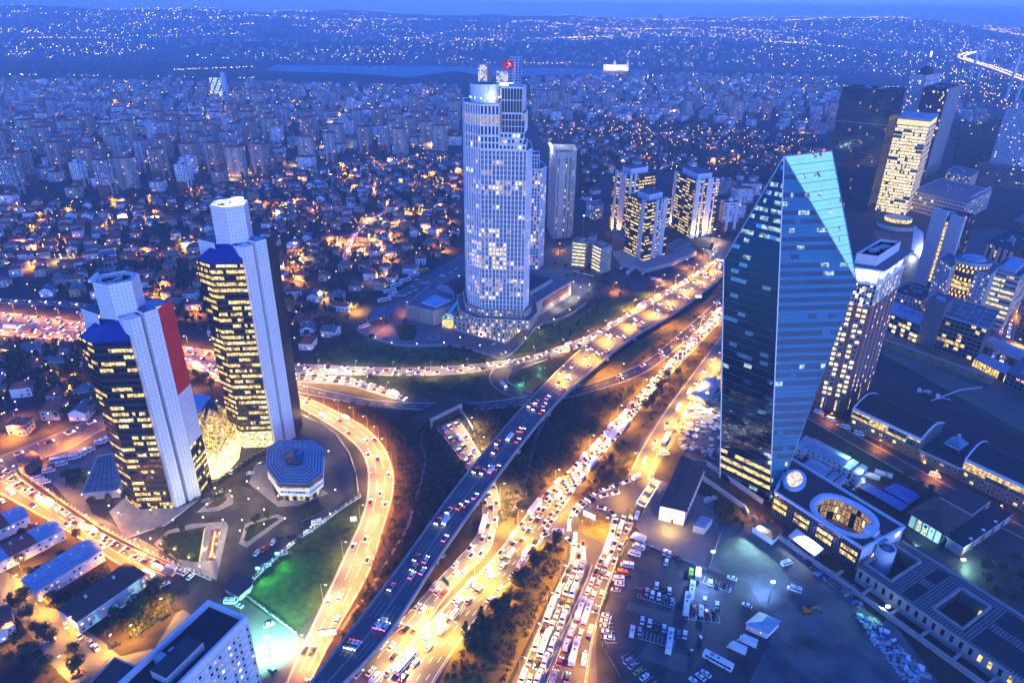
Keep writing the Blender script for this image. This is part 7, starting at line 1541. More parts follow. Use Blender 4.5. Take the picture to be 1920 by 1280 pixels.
# masses of trees among the villas and on the slopes, too many to count
LOWT = [crown(100+i, 3.3, 4.5, 1.2, 46, 1.25, ['leaf', 'leaf_dark', 'leaf_brown'][i % 3:i % 3+1]+['leaf_dark', 'leaf'], 5) for i in range(5)]+[crown(110+i, 2.2, 7, .6, 40, 1.1, ['leaf_dark'], 6, .6, True) for i in range(2)]
wood = MB(); nw = 0
for zone, n_, s0 in ((Z_V1, 2500, 1.0), (Z_V2, 1500, 1.25), (Z_V3, 260, 1.1), (Z_A1, 1500, 1.35), (Z_A2, 900, 1.4), (GL((1780, 235), (1885, 215), (1850, 325), (1790, 325)), 420, 1.7), (GL((1655, 440), (1720, 470), (1720, 590), (1650, 600)), 60, .8), (GL((1500, 800), (1700, 875), (1950, 1030), (1950, 1050), (1690, 900), (1520, 830)), 40, .7), (GL((985, 180), (1120, 195), (1250, 190), (1250, 180), (1130, 172)), 160, 1.6)):
    xs_, ys_ = [p[0] for p in zone], [p[1] for p in zone]; k = 0; tries = 0
    while k < n_ and tries < n_*6:
        tries += 1; p = (rt.uniform(min(xs_), max(xs_)), rt.uniform(min(ys_), max(ys_)))
        if not inside(p, zone) or (p[1] < 1000 and not clear(*p, 2)): continue
        if mnoise.noise(Vector((p[0]*.012, p[1]*.012, 9))) < -.25: continue
        into(wood, rt.choice(LOWT), p[0], p[1], rt.random()*6.28, s0*rt.uniform(.7, 1.25)); k += 1
o = wood.build('woodland'); o['kind'] = 'stuff'
sc_ = MB(); SH = crown(130, 1.2, 1.2, .1, 14, .55, ['leaf_brown', 'leaf', 'leaf_dark'], 3)
for zone, n_ in ((GL((600, 745), (740, 830), (740, 950), (700, 1080), (600, 1270), (640, 1200), (780, 1010), (870, 880), (1000, 740), (850, 775), (720, 768)), 1500), (GL((1050, 760), (1200, 720), (1000, 940), (900, 1030), (940, 960), (935, 920)), 800), (GL((1150, 712), (1290, 600), (1340, 570), (1230, 680), (1100, 745)), 260), (GL((830, 1277), (909, 1150), (1003, 1035), (1050, 1015), (1060, 1050), (1000, 1170), (945, 1277)), 260), (GL((225, 1180), (290, 1110), (330, 1110), (320, 1150), (250, 1200)), 160), (GL((80, 1135), (200, 1060), (215, 1075), (130, 1150)), 120), (GL((1170, 825), (1190, 845), (1180, 890), (1090, 930), (1120, 872)), 120), (GL((1200, 800), (1345, 615), (1350, 640), (1240, 770), (1205, 830)), 160), (GL((640, 720), (900, 748), (915, 700), (640, 704)), 130), (GL((540, 690), (640, 640), (760, 660), (935, 675), (860, 687), (640, 684)), 200)):
    xs_, ys_ = [p[0] for p in zone], [p[1] for p in zone]; k = 0
    for _ in range(n_*4):
        p = (rt.uniform(min(xs_), max(xs_)), rt.uniform(min(ys_), max(ys_)))
        if k < n_ and inside(p, zone) and not any(a < p[0] < b and c < p[1] < d and inside(p, P) for a, b, c, d, P in ROADBB[:len(ROADS)]): into(sc_, SH, p[0], p[1], rt.random()*6.28, rt.uniform(.5, 1.5)); k += 1
o = sc_.build('undergrowth'); o['kind'] = 'stuff'
print('tris trees', len(wood.f)*2, len(sc_.f)*2)
# footpath winding down the bank
pth = smooth([G(x, y) for x, y in ((808, 798), (795, 802), (790, 830), (797, 860), (790, 900), (778, 940), (765, 985), (745, 1020), (715, 1070), (690, 1110), (660, 1150), (640, 1180))], 60); m_ = MB()
for i in range(59):
    a, b = pth[i], pth[i+1]; e = (b-a).normalized(); o = Vector((-e.y, e.x))*.7; m_.add([(*(a+o), .09), (*(b+o), .09), (*(b-o), .09), (*(a-o), .09)], [(0, 1, 2, 3)], 'asphalt_pale')
struct('footpath', m_)
pth = smooth([G(x, y) for x, y in ((1036, 765), (1010, 810), (997, 850), (985, 900), (975, 930), (960, 965))], 40); m_ = MB()
for i in range(39):
    a, b = pth[i], pth[i+1]; e = (b-a).normalized(); o = Vector((-e.y, e.x))*1.1; m_.add([(*(a+o), .09), (*(b+o), .09), (*(b-o), .09), (*(a-o), .09)], [(0, 1, 2, 3)], 'asphalt_pale')
struct('path', m_)
# ---------------------------------------------------------------- vehicles
def shell(prof, w, taper, m, cap=None):
    """body swept across the car: side outline prof [(x, z)], narrowing upwards by taper"""
    z0, z1 = min(p[1] for p in prof), max(p[1] for p in prof); n = len(prof); hw = lambda z: w/2*(1-taper*(z-z0)/(z1-z0))
    m_ = MB(); vs = [(x, hw(z), z) for x, z in prof]+[(x, -hw(z), z) for x, z in prof]
    m_.add(vs, [(i, (i+1) % n, n+(i+1) % n, n+i) for i in range(n)]+[tuple(range(n-1, -1, -1)), tuple(range(n, 2*n))], m); return m_
def wheel_mesh(r, w):
    m_ = MB(); m_.tube((0, -w/2, 0), (0, w/2, 0), r, r, 'tyre', 10); m_.tube((0, -w/2-.01, 0), (0, w/2+.01, 0), r*.55, r*.55, 'car_silver', 8); return m_
def vehicle_parts(kind):
    P = {}
    if kind == 'car':
        b = shell([(-2.15, .3), (-2.2, .62), (-2.05, .92), (-1.2, .98), (.95, .95), (2.0, .76), (2.15, .5), (2.1, .3)], 1.78, .08, 'car_paint')
        r_ = shell([(-1.25, 1.36), (-.9, 1.44), (.15, 1.45), (.4, 1.38)], 1.36, .06, 'car_paint'); b.add(r_.v, [], ''); o = len(b.v)-len(r_.v); b.f += [[i+o for i in f] for f in r_.f]; b.m += r_.m
        P['body'] = b; P['window_glass'] = shell([(-1.75, .95), (-1.15, 1.40), (.35, 1.40), (1.05, .93)], 1.62, .2, 'car_glass'); ax, r0, hw, fx, rx, lz = (1.35, -1.3), .32, .86, 2.1, -2.16, .66
    elif kind == 'van':
        b = shell([(-2.9, .35), (-2.95, 1.2), (-2.85, 2.35), (-2.6, 2.5), (1.5, 2.5), (1.95, 2.3), (2.45, 1.35), (2.95, 1.1), (3.0, .35)], 2.0, .1, 'car_paint'); P['body'] = b
        g = MB(); g.add([(1.98, -.82, 2.25), (1.98, .82, 2.25), (2.48, .88, 1.4), (2.48, -.88, 1.4)], [(0, 3, 2, 1)], 'car_glass')
        for s_ in (-1, 1):
            for x0, x1 in ((-2.6, -1.5), (-1.4, -.3), (-.2, .8), (.95, 1.9)): g.add([(x0, s_*.975, 1.45), (x1, s_*.975, 1.45), (x1, s_*.93, 2.15), (x0, s_*.93, 2.15)], [(0, 1, 2, 3) if s_ < 0 else (3, 2, 1, 0)], 'car_glass')
        g.box((-.8, 0, 2.49), (.7, .7, .06), 'car_glass'); P['window_glass'] = g; ax, r0, hw, fx, rx, lz = (1.8, -1.9), .36, .95, 2.96, -2.95, .85
    elif kind == 'bus':
        b = shell([(-5.9, .4), (-6.0, 1.2), (-5.95, 2.9), (-5.7, 3.1), (5.6, 3.1), (5.9, 2.8), (6.0, 1.2), (5.95, .4)], 2.5, .04, 'car_paint'); b.box((-2.5, 0, 3.09), (2.4, 1.5, .28), 'car_paint'); b.box((2.5, 0, 3.09), (1.6, 1.4, .2), 'car_silver'); P['body'] = b; g = MB()
        for s_ in (-1, 1):
            for i in range(7): x = -5.5+i*1.5; g.add([(x, s_*1.255, 1.55), (x+1.36, s_*1.255, 1.55), (x+1.36, s_*1.235, 2.6), (x, s_*1.235, 2.6)], [(0, 1, 2, 3) if s_ < 0 else (3, 2, 1, 0)], 'car_glass')
        g.add([(6.01, -1.1, 1.3), (6.01, 1.1, 1.3), (5.95, 1.05, 2.75), (5.95, -1.05, 2.75)], [(0, 1, 2, 3)], 'car_glass'); g.box((0, 0, 3.1), (.8, .8, .12), 'car_glass'); P['window_glass'] = g; ax, r0, hw, fx, rx, lz = (3.6, -3.4), .5, 1.2, 6.0, -6.0, .9
    else:
        b = shell([(2.2, .5), (2.2, 2.3), (2.8, 2.3), (3.5, 1.4), (3.6, .5)], 2.2, .08, 'car_paint'); c = MB(); c.box((-1.0, 0, .9), (6.0, 2.4, 2.5), 'car_white'); c.box((-.4, 0, .55), (6.2, 1.0, .35), 'dark_metal'); P['body'] = b; P['cargo_box'] = c; g = MB(); g.add([(2.86, -.95, 2.25), (2.86, .95, 2.25), (3.52, 1.0, 1.45), (3.52, -1.0, 1.45)], [(0, 3, 2, 1)], 'car_glass'); P['window_glass'] = g; ax, r0, hw, fx, rx, lz = (2.6, -2.6), .45, 1.05, 3.58, -4.0, .8
    hl, tl = MB(), MB(); q = .2 if kind == 'car' else .26
    hl.box((fx, 0, lz-.1), (.14, q*1.7, q), 'headlight'); tl.box((rx, 0, lz), (.14, q*1.6, q), 'tail_light'); w = wheel_mesh(r0, .24)
    return P, hl, tl, w, ax, hw, r0
VP = {}; VJ = {}
for k in ('car', 'van', 'bus', 'truck'):
    P, hl, tl, w, ax, hw, r0 = vehicle_parts(k); VP[k] = ([(n_, m_.mesh(n_)) for n_, m_ in P.items()], hl.mesh('headlight'), tl.mesh('tail_light'), w.mesh('wheel'), ax, hw, r0)
    for lit_ in (0, 1):
        j = MB()
        def put(src, dx=0, dy=0, dz=0):
            o = len(j.v); j.v += [(a+dx, b+dy, c+dz) for a, b, c in src.v]; j.f += [[i+o for i in f] for f in src.f]; j.m += src.m
        for m_ in P.values(): put(m_)
        for x in ax:
            for s_ in (-1, 1): put(w, x, s_*hw, r0)
        if lit_:
            for s_ in (-1, 1): put(hl, 0, s_*hw*.72); put(tl, 0, s_*hw*.8)
        VJ[k, lit_] = j.mesh(k)
PAINT = {'white': (.78, .78, .77), 'silver': (.38, .39, .41), 'black': (.018, .018, .022), 'red': (.34, .02, .018), 'yellow': (.80, .46, .015), 'grey': (.12, .125, .135), 'orange': (.70, .20, .02), 'green': (.30, .45, .03), 'blue': (.03, .07, .25), 'brown': (.09, .05, .035)}
rv_ = random.Random(31); VN = [0]; VL_ = {}
def vehicle(kind, col, p, rz, z, where, group, near, lit_=False, ref='from the far end'):
    key = (kind, col, where); i = VL_[key] = VL_.get(key, -1)+1
    nm = 'minibus' if kind == 'van' else kind; lab = '%s %s %s, %s %s' % (col, nm, where, nth(i), ref)
    if near:
        parts, hl, tl, w, ax, hw, r0 = VP[kind]; t = bpy.data.objects.new(nm, None); COL.objects.link(t)
        def ch(n_, me, loc=(0, 0, 0)): o = bpy.data.objects.new(n_, me); COL.objects.link(o); o.parent = t; o.location = loc; o.color = (*PAINT[col], 1); return o
        for n_, me in parts: ch(n_, me)
        for x in ax:
            for s_ in (-1, 1): ch('wheel', w, (x, s_*hw, r0))
        if lit_:
            for s_ in (-1, 1): ch('headlight', hl, (0, s_*hw*.72, 0)); ch('tail_light', tl, (0, s_*hw*.8, 0))
    else: t = bpy.data.objects.new(nm, VJ[kind, int(lit_)]); COL.objects.link(t); t.color = (*PAINT[col], 1)
    t.location = (*p, z); t.rotation_euler = (0, 0, rz); VN[0] += 1; return tag(t, lab, nm, group)
def parked(where, group, items, ang, near=True, lit_=False):
    for x, y, kind, col, *a in sorted(items, key=lambda q: q[1]): vehicle(kind, col, G(x, y), R(a[0] if a else ang)+rv_.uniform(-.05, .05), .12, where, group, near, lit_)
C = 'car'; V = 'van'; B_ = 'bus'; T_ = 'truck'; w_, s_, k_, r_, y_ = 'white', 'silver', 'black', 'red', 'yellow'
parked('in the blue lit car park', 'vehicles in the car park', [(1201, 1109, C, r_), (1213, 1110, C, s_), (1223, 1115, C, w_), (1231, 1099, C, w_), (1243, 1105, C, k_), (1255, 1109, C, w_), (1235, 1119, C, w_), (1248, 1124, C, 'grey'), (1260, 1129, C, s_), (1204, 1164, C, w_), (1218, 1169, C, w_), (1199, 1184, C, s_), (1185, 1186, V, w_), (1245, 1179, C, w_), (1232, 1176, C, k_), (1255, 1206, B_, w_, 75), (1137, 1156, C, w_, 160), (1134, 1166, C, w_, 160), (1132, 1176, C, s_, 165), (1137, 1186, C, w_, 165), (1142, 1197, C, w_, 168), (1161, 1096, C, w_, 170), (1154, 1107, C, s_, 170), (1177, 1240, C, s_, 40), (1186, 1249, C, s_, 40), (1196, 1260, C, 'green', 40), (1208, 1270, C, w_, 40), (1189, 1040, V, w_, 155), (1197, 1028, V, w_, 155), (1176, 1062, V, w_, 165), (1165, 1076, V, 'orange', 170), (1158, 1088, V, w_, 172), (1195, 1012, T_, w_, 155), (1249, 1055, C, w_, 70), (1246, 1036, C, w_, 70), (1255, 1040, C, w_, 70), (1270, 1045, C, r_, 70), (1265, 1185, C, k_, 75), (1272, 1190, C, 'blue', 75)], 75)
parked('in the right bay of the car park', 'vehicles in the car park', [(1295, 1077, V, 'green'), (1308, 1079, T_, w_), (1332, 1094, C, w_), (1343, 1099, C, k_), (1357, 1097, C, k_), (1296, 1114, B_, w_), (1287, 1136, B_, w_), (1321, 1126, C, w_), (1314, 1147, V, w_), (1344, 1135, C, w_), (1300, 1142, C, r_), (1325, 1151, C, r_), (1338, 1150, C, k_), (1372, 1085, C, w_, 155), (1284, 1191, C, w_), (1312, 1200, C, k_), (1296, 1225, C, k_), (1400, 1136, C, w_, 145), (1379, 1219, T_, w_, 148), (1399, 1206, T_, w_, 148), (1345, 1243, B_, w_, 145), (1313, 1270, C, w_, 130), (1323, 1264, C, w_, 130), (1301, 1278, C, w_, 130), (1338, 1232, C, 'blue', 145)], 72)
parked('alone on the dirt lot', 'vehicles on the dirt lot', [(1474, 1058, V, w_, 20), (1489, 1107, V, w_, 150), (1858, 1056, C, 'grey', 160)], 0)
parked('in the curved row before the glass atrium', 'cars before the atrium', [(390, 915, C, k_), (399, 908, C, k_), (408, 903, C, k_), (417, 897, C, 'brown'), (425, 891, C, k_), (434, 886, C, w_), (443, 880, C, k_), (452, 873, C, 'brown'), (461, 867, C, k_), (469, 861, C, k_), (478, 856, C, k_), (487, 851, C, 'brown'), (495, 848, C, k_)], 100)
parked('beside the triangular campus bed', 'cars on the campus', [(420, 921, C, w_), (405, 927, C, k_), (386, 939, C, 'grey'), (370, 937, C, k_), (470, 888, C, w_), (488, 870, C, 'grey')], 30)
parked('along the campus fence', 'cars on the campus', [(596, 982, V, w_), (578, 998, C, w_), (561, 1014, C, k_), (531, 1039, C, s_), (500, 1061, C, w_), (490, 1068, C, 'grey')], 22)
parked('in the short row on the campus', 'cars on the campus', [(512, 1017, C, w_), (503, 1025, C, r_), (494, 1030, C, r_), (482, 1037, C, w_), (545, 1005, C, k_), (523, 1010, C, k_), (472, 1043, C, k_)], 80)
parked('on the dark junction', 'cars on the junction', [(333, 1067, C, s_), (341, 1071, C, w_), (349, 1074, C, w_), (358, 1082, C, w_), (310, 1096, C, w_, 40), (345, 1115, C, k_, 30)], 70)
parked('in the forecourt beside the shorter tower', 'minibuses beside the tower', [(188, 832, V, w_), (197, 828, V, w_), (207, 824, V, w_), (141, 860, V, w_), (150, 855, V, w_), (159, 850, V, w_), (168, 846, V, w_), (118, 864, B_, w_), (116, 872, V, w_), (92, 885, V, w_), (72, 899, V, w_), (84, 906, V, w_), (215, 818, V, w_)], 25)
parked('in the yard behind the auditorium', 'buses behind the auditorium', [(721, 565, B_, w_), (731, 548, B_, w_), (743, 537, B_, w_), (760, 528, B_, w_), (776, 519, B_, w_), (793, 510, B_, y_), (727, 563, V, w_), (735, 556, V, w_), (741, 551, V, w_), (748, 556, C, w_), (758, 555, C, w_), (768, 550, C, w_), (779, 545, C, w_), (773, 539, C, w_), (791, 532, C, w_), (797, 533, C, w_), (803, 531, C, w_), (781, 525, C, w_), (830, 520, V, w_), (845, 512, C, w_), (855, 506, C, w_), (680, 615, V, w_), (688, 612, V, w_), (695, 625, C, w_), (722, 634, C, 'grey'), (870, 632, C, k_), (926, 646, C, w_)], 38, near=False)
parked('on the lane beside the brick base', 'minibuses beside the brick base', [(1535, 775, V, w_), (1558, 789, V, w_), (1585, 803, V, w_), (1610, 815, V, w_), (1752, 893, V, w_)], -33)
parked('beside the service lane', 'vehicles by the service lane', [(1249, 826, B_, w_, 65), (1245, 852, V, w_, 0), (1184, 965, V, y_, 70), (1194, 968, V, w_, 70)], 60)
parked('on the yellow lit lane', 'cars on the lane', [(125, 1174, C, w_, -45), (150, 1195, C, s_, -45), (172, 1207, C, w_, -45), (182, 1215, C, w_, -45), (255, 1185, C, y_, 55), (215, 1210, C, k_, 35), (95, 1200, C, w_, 25), (70, 1215, C, 'blue', 30), (145, 1265, C, 'orange', 30), (42, 995, C, k_, 25), (62, 985, C, 'grey', 25), (5, 940, C, w_, 140)], 0)
parked('in the teal lit yard', 'cars in the teal yard', [(434, 1130, V, w_, 0), (448, 1136, C, w_, 150), (505, 1172, C, s_, 30), (512, 1258, C, 'grey', 150)], 0)
parked('before the paired lit offices', 'cars before the paired offices', [(1078, 510, C, w_), (1085, 512, C, w_), (1093, 514, C, w_), (1100, 516, C, w_), (1108, 518, C, w_), (1165, 505, V, w_, 60), (1180, 512, B_, w_, 60), (1205, 516, V, w_, 100), (1225, 525, V, w_), (1235, 528, V, w_), (1244, 532, C, w_, 100)], -15, near=False)
# cars on the construction site
for lab, x, y, kind in (('concrete mixer truck on the building site', 1733, 738, 'mixer'), ('truck with long raised boom on the building site', 1768, 749, 'pump')):
    t = thing('site_truck', lab, 'truck', (*G(x, y), 0)); c_ = Vector(G(x, y)); e = Vector((.9, -.45)); m_ = MB(); rz = math.atan2(e.y, e.x); m_.box((*(c_-e*3.4), .6), (2.2, 2.4, 2.4), 'car_white', rz); m_.build('cab', t); m_ = MB(); m_.box((*(c_+e*.8), .7), (6.6, 2.2, .5), 'steel', rz); m_.build('chassis', t)
    for k in (-3.2, -.2, 1.4, 3.2):
        for sd_ in (-1, 1): p = c_+e*k+Vector((-e.y, e.x))*sd_*1.0; m_ = MB(); m_.tube((*(p-Vector((-e.y, e.x))*.2), .5), (*(p+Vector((-e.y, e.x))*.2), .5), .5, .5, 'tyre', 10); m_.build('wheel', t)
    if kind == 'mixer': m_ = MB(); m_.tube((*(c_-e*1.4), 1.9), (*(c_+e*1.2), 2.2), .9, 1.35, 'plaster_grey', 12); m_.tube((*(c_+e*1.2), 2.2), (*(c_+e*3.8), 2.9), 1.35, .6, 'plaster_grey', 12); m_.build('drum', t)
    else:
        m_ = MB(); a = c_+e*-1; f = Vector((.95, .3)); m_.bar((*a, 2.2), (*(a+f*15), 5), .5, .5, 'white_panel'); m_.bar((*(a+f*15), 5), (*(a+f*34), 4), .4, .4, 'white_panel'); m_.bar((*a, 1.3), (*(a-f*9), .5), .4, .4, 'white_panel'); m_.build('boom', t)
t = thing('excavator', 'orange excavator standing in the dark corner of the dirt lot', 'excavator', (*G(1512, 1147), 0)); c_ = Vector(G(1512, 1147)); m_ = MB()
for sd_ in (-1, 1): m_.box((c_.x, c_.y+sd_*1.2, 0), (3.8, .6, .9), 'dark_metal')
m_.build('track', t, 'stuff'); m_ = MB(); m_.box((c_.x-.4, c_.y, .95), (3, 2.4, 1.2), 'machine_orange'); m_.box((c_.x+.7, c_.y+.7, 2.1), (1.3, 1.1, 1.3), 'car_glass'); m_.build('cab', t); m_ = MB(); m_.bar((c_.x+1, c_.y-.2, 2), (c_.x+4, c_.y-.4, 4), .5, .6, 'machine_orange'); m_.bar((c_.x+4, c_.y-.4, 4), (c_.x+5.6, c_.y-.5, 1.4), .4, .45, 'machine_orange'); m_.box((c_.x+5.7, c_.y-.5, .5), (1, 1.3, 1), 'dark_metal'); m_.build('boom', t)
# ---- moving and queueing traffic along the lanes
LANEC = [w_]*10+[s_]*3+[k_]*2+['grey']*2+[r_]+[y_]; stuffv = MB(); SIMPLE = {}
def simple(kind):
    if kind not in SIMPLE:
        for col, cm in ((w_, 'car_white'), (s_, 'car_silver'), (k_, 'car_black'), (r_, 'car_red'), (y_, 'car_yellow')):
            m_ = MB(); L, W, H = {'car': (4.3, 1.8, .95), 'van': (5.8, 2, 2.4), 'bus': (12, 2.5, 3)}[kind]
            m_.add(shell([(-L/2, .3), (-L/2, H), (L/2-.3, H*.92), (L/2, .35)], W, .06, cm).v, [], ''); q = shell([(-L/2, .3), (-L/2, H), (L/2-.3, H*.92), (L/2, .35)], W, .06, cm); m_ = q
            if kind == 'car': g = shell([(-1.7, .94), (-1.2, 1.42), (.4, 1.42), (1.1, .9)], 1.6, .18, 'car_glass'); o = len(m_.v); m_.v += g.v; m_.f += [[i+o for i in f] for f in g.f]; m_.m += g.m
            for sd_ in (-1, 1): m_.box((L/2, sd_*W*.34, .55), (.2, .42, .28), 'headlight'); m_.box((-L/2, sd_*W*.36, .7), (.2, .4, .26), 'tail_light')
            SIMPLE[kind, col] = m_
        SIMPLE[kind] = 1
    return SIMPLE
QUEUE = []
def stream(road, fr_, t0, t1, gap, fwd, where, group, mix=(.72, .2, .08), jitter=.35, ref='from the far end'):
    t = t0
    while t < t1:
        kind = rv_.choices((C, V, B_), mix)[0]; L = {C: 4.5, V: 6, B_: 12.5}[kind]; tt = (t+L/2/road.len); p, h = road.pose(fr_+rv_.uniform(-.012, .012), min(tt, 1)); QUEUE.append((math.hypot(p.x, p.y), kind, rv_.choice(LANEC) if kind == C else (rv_.choice((w_, w_, w_, s_)) if kind == V else w_), (p.x, p.y), h+(0 if fwd else math.pi)+rv_.uniform(-.03, .03), p.z+road.z+.06, where, group)); t += (L+gap*(1+rv_.uniform(-jitter, jitter)))/road.len
qa = lambda *a: stream(*a)
for f, gp in ((.17, 2.2), (.5, 2.0), (.83, 2.2)): qa(jam_l, f, 0, 1, gp, False, 'in the queue by the median island', 'queueing traffic', (.5, .42, .08))
for f, gp in ((.18, 2.2), (.52, 2.2), (.84, 7)): qa(jam_r, f, 0, 1, gp, True, 'in the queue beside the car park', 'queueing traffic', (.72, .2, .08))
for f, gp, a, b in ((.10, 5, .0, 1), (.27, 5, 0, 1), (.44, 4, .0, 1), (.60, 3.4, .30, 1), (.76, 3.2, .25, 1), (.92, 4, .12, .62)): qa(avenue, f, a, b, gp, True, 'on the avenue', 'avenue traffic', (.82, .12, .06))
for f, gp in ((.2, 8), (.5, 7), (.8, 8)): qa(exit_road, f, .02, 1, gp, False, 'on the curved exit road', 'exit road traffic', (.85, .1, .05))
for f, gp in ((.17, 30), (.5, 24), (.83, 32)): qa(ramp, f, 0, 1, gp, False, 'on the curving ramp', 'ramp traffic', (.9, .06, .04))
for f, gp in ((.2, 34), (.33, 40), (.46, 30)): qa(fly, f, .04, 1, gp, False, 'on the flyover', 'flyover traffic', (.9, .08, .02))
for f, gp in ((.57, 34), (.69, 30), (.82, 26)): qa(fly, f, .06, 1, gp, True, 'on the flyover', 'flyover traffic', (.9, .08, .02))
for f, gp in ((.17, 11), (.5, 9), (.83, 12)): qa(upper, f, 0, .98, gp, False, 'on the upper road', 'upper road traffic', (.9, .08, .02))
for f, gp in ((.06, 14), (.17, 11), (.28, 12), (.39, 15)): qa(motorway, f, 0, 1, gp, False, 'on the motorway', 'motorway traffic', (.9, .08, .02))
for f, gp in ((.56, 15), (.68, 12), (.8, 14), (.92, 16)): qa(motorway, f, 0, 1, gp, True, 'on the motorway', 'motorway traffic', (.9, .08, .02))
for f, gp in ((.25, 3), (.75, 3)): qa(tunnel_in, f, 0, 1, gp, True, 'on the road into the tunnel', 'tunnel road traffic', (.9, .1, 0))
for f, gp in ((.3, 30), (.7, 40)): qa(blue_road, f, .55, 1, gp, True, 'on the link road', 'link road traffic', (.9, .1, 0))
for f, gp in ((.3, 8),): qa(side_road, f, 0, 1, gp, True, 'on the side road', 'side road traffic', (.9, .1, 0))
for f, gp, fw in ((.18, 4, False), (.40, 3, False), (.78, 25, True)): qa(street, f, 0.05, 1, gp, fw, 'on the street by the row houses', 'street traffic', (.62, .3, .08))
qa(east_lane, .5, .05, .9, 14, False, 'on the service lane', 'service lane traffic', (.8, .2, 0)); qa(east_street, .3, 0, 1, 4, False, 'on the east street', 'east street traffic'); qa(east_street, .7, 0, 1, 4, True, 'on the east street', 'east street traffic'); qa(villa_street, .5, 0, 1, 5, True, 'on the villa street', 'villa street traffic'); qa(service, .5, 0, 1, 9, True, 'on the service road', 'service road traffic'); qa(loop, .5, .25, .3, 20, False, 'on the loop road', 'loop road traffic', (0, 1, 0))
# the curved queue round the roundabout
ring = smooth([G(x, y) for x, y in ((1200, 893), (1175, 905), (1145, 915), (1120, 925), (1098, 938), (1082, 950), (1071, 968), (1067, 985), (1068, 1003), (1072, 1018))], 80)
ring2 = smooth([G(x, y) for x, y in ((1160, 925), (1135, 930), (1112, 938), (1095, 948), (1083, 960), (1078, 972)) ], 60); ring3 = smooth([G(x, y) for x, y in ((1120, 952), (1138, 957), (1150, 968), (1152, 985), (1146, 1002))], 60); ring4 = smooth([G(x, y) for x, y in ((1072, 1020), (1050, 1000), (1030, 1002), (1012, 1010), (1000, 1022), (985, 1040), (968, 1062))], 60)
for rg, gp, fw in ((ring, 2, 1), (ring2, 2.4, 1), (ring3, 2.2, 1), (ring4, 2.5, 1)):
    L = sum((rg[i+1]-rg[i]).length for i in range(len(rg)-1)); t = 0
    while t < L-6:
        kind = rv_.choices((C, V, B_), (.76, .24, 0))[0]; l_ = {C: 4.5, V: 6, B_: 12.5}[kind]; i = int((t+l_/2)/L*(len(rg)-1)); i = min(i, len(rg)-2); e = rg[i+1]-rg[i]; p = rg[i]
        QUEUE.append((math.hypot(*p), kind, rv_.choice(LANEC[:16]) if kind == C else w_, tuple(p), math.atan2(e.y, e.x), .2, 'round the grassy roundabout', 'roundabout traffic')); t += l_+gp
QUEUE.sort(key=lambda q: q[0]); spare = max(0, 300-VN[0]); simple(C); simple(V); simple(B_)
for n_, (d_, kind, col, p, h, z, where, group) in enumerate(QUEUE):
    if n_ < spare: vehicle(kind, col, p, h, z, where, group, n_ < 70, True, 'from the near end')
    else: into(stuffv, SIMPLE[kind, col if (kind, col) in SIMPLE else k_], p[0], p[1], h, 1.0, z)
o = stuffv.build('distant_traffic'); o['kind'] = 'stuff'; print('vehicles', VN, 'queue', len(QUEUE))
pk_ = MB()
for x0, y0, x1, y1, n_ in ((1195, 1119, 1262, 1140, 12), (1191, 1100, 1262, 1122, 0), (1196, 1196, 1262, 1215, 9), (1200, 1160, 1275, 1184, 0), (1284, 1160, 1350, 1168, 9), (1290, 1082, 1368, 1110, 11), (1165, 1232, 1215, 1285, 8), (1124, 1148, 1136, 1205, 8)):
    a, b = Vector(G(x0, y0)), Vector(G(x1, y1)); u = (b-a).normalized(); n2 = Vector((-u.y, u.x)); pk_.bar((*a, .14), (*b, .14), .16, .02, 'line_white')
    for i in range(n_+1 if n_ else 0): p = a.lerp(b, i/n_); pk_.bar((*p, .14), (*(p+n2*4.6), .14), .14, .02, 'line_white')
o = pk_.build('parking_lines'); o['kind'] = 'stuff'
# ---------------------------------------------------------------- campus beds, fences, signs
patch('octagon_apron', [(466, 906), (478, 872), (498, 868), (520, 940), (600, 915), (616, 925), (560, 948), (521, 950)], 'paving', .16)
patch('triangle_bed_paving', [(368, 961), (396, 936), (428, 922), (438, 932), (437, 944), (411, 957)], 'paving', .2, h=1); patch('triangle_bed', [(385, 953), (402, 938), (424, 931), (426, 938), (409, 950)], 'rough_grass', .34, h=1)
patch('garden_paving', [(288, 1020), (314, 995), (360, 982), (424, 978), (428, 986), (406, 1088), (348, 1062)], 'paving', .2, h=1); patch('square_garden', [(296, 1024), (316, 1001), (386, 987), (375, 1055), (340, 1050)], 'grass', .34, h=1)
patch('fountain_basin', [(396, 994), (414, 990), (402, 1051), (386, 1052)], 'brick_red', .3, h=1); patch('diamond_bed_paving', [(460, 982), (520, 964), (536, 971), (463, 1026), (448, 1019)], 'paving', .2, h=1); patch('diamond_bed', [(467, 985), (516, 970), (524, 974), (463, 1016), (456, 1013)], 'grass', .34, h=1); patch('corner_bed', [(571, 962), (598, 952), (612, 956), (564, 978)], 'grass', .34, h=1)
t = thing('fountain', 'narrow lit fountain channel in the red bordered campus basin', 'fountain', (*G(400, 1022), .3)); m_ = MB(); m_.bar((*G(404, 997), .5), (*G(395, 1046), .5), .8, .3, 'glow_crown'); m_.build('water_jet', t); m_ = MB(); m_.bar((*G(384, 992), .5), (*G(374, 1054), .5), .5, .15, 'glow_crown'); m_.build('light_strip', t)
for q in ((404, 1005), (396, 1040), (380, 1030)): point((*G(*q), 1.2), (1, .8, .4), 260, .2, t)
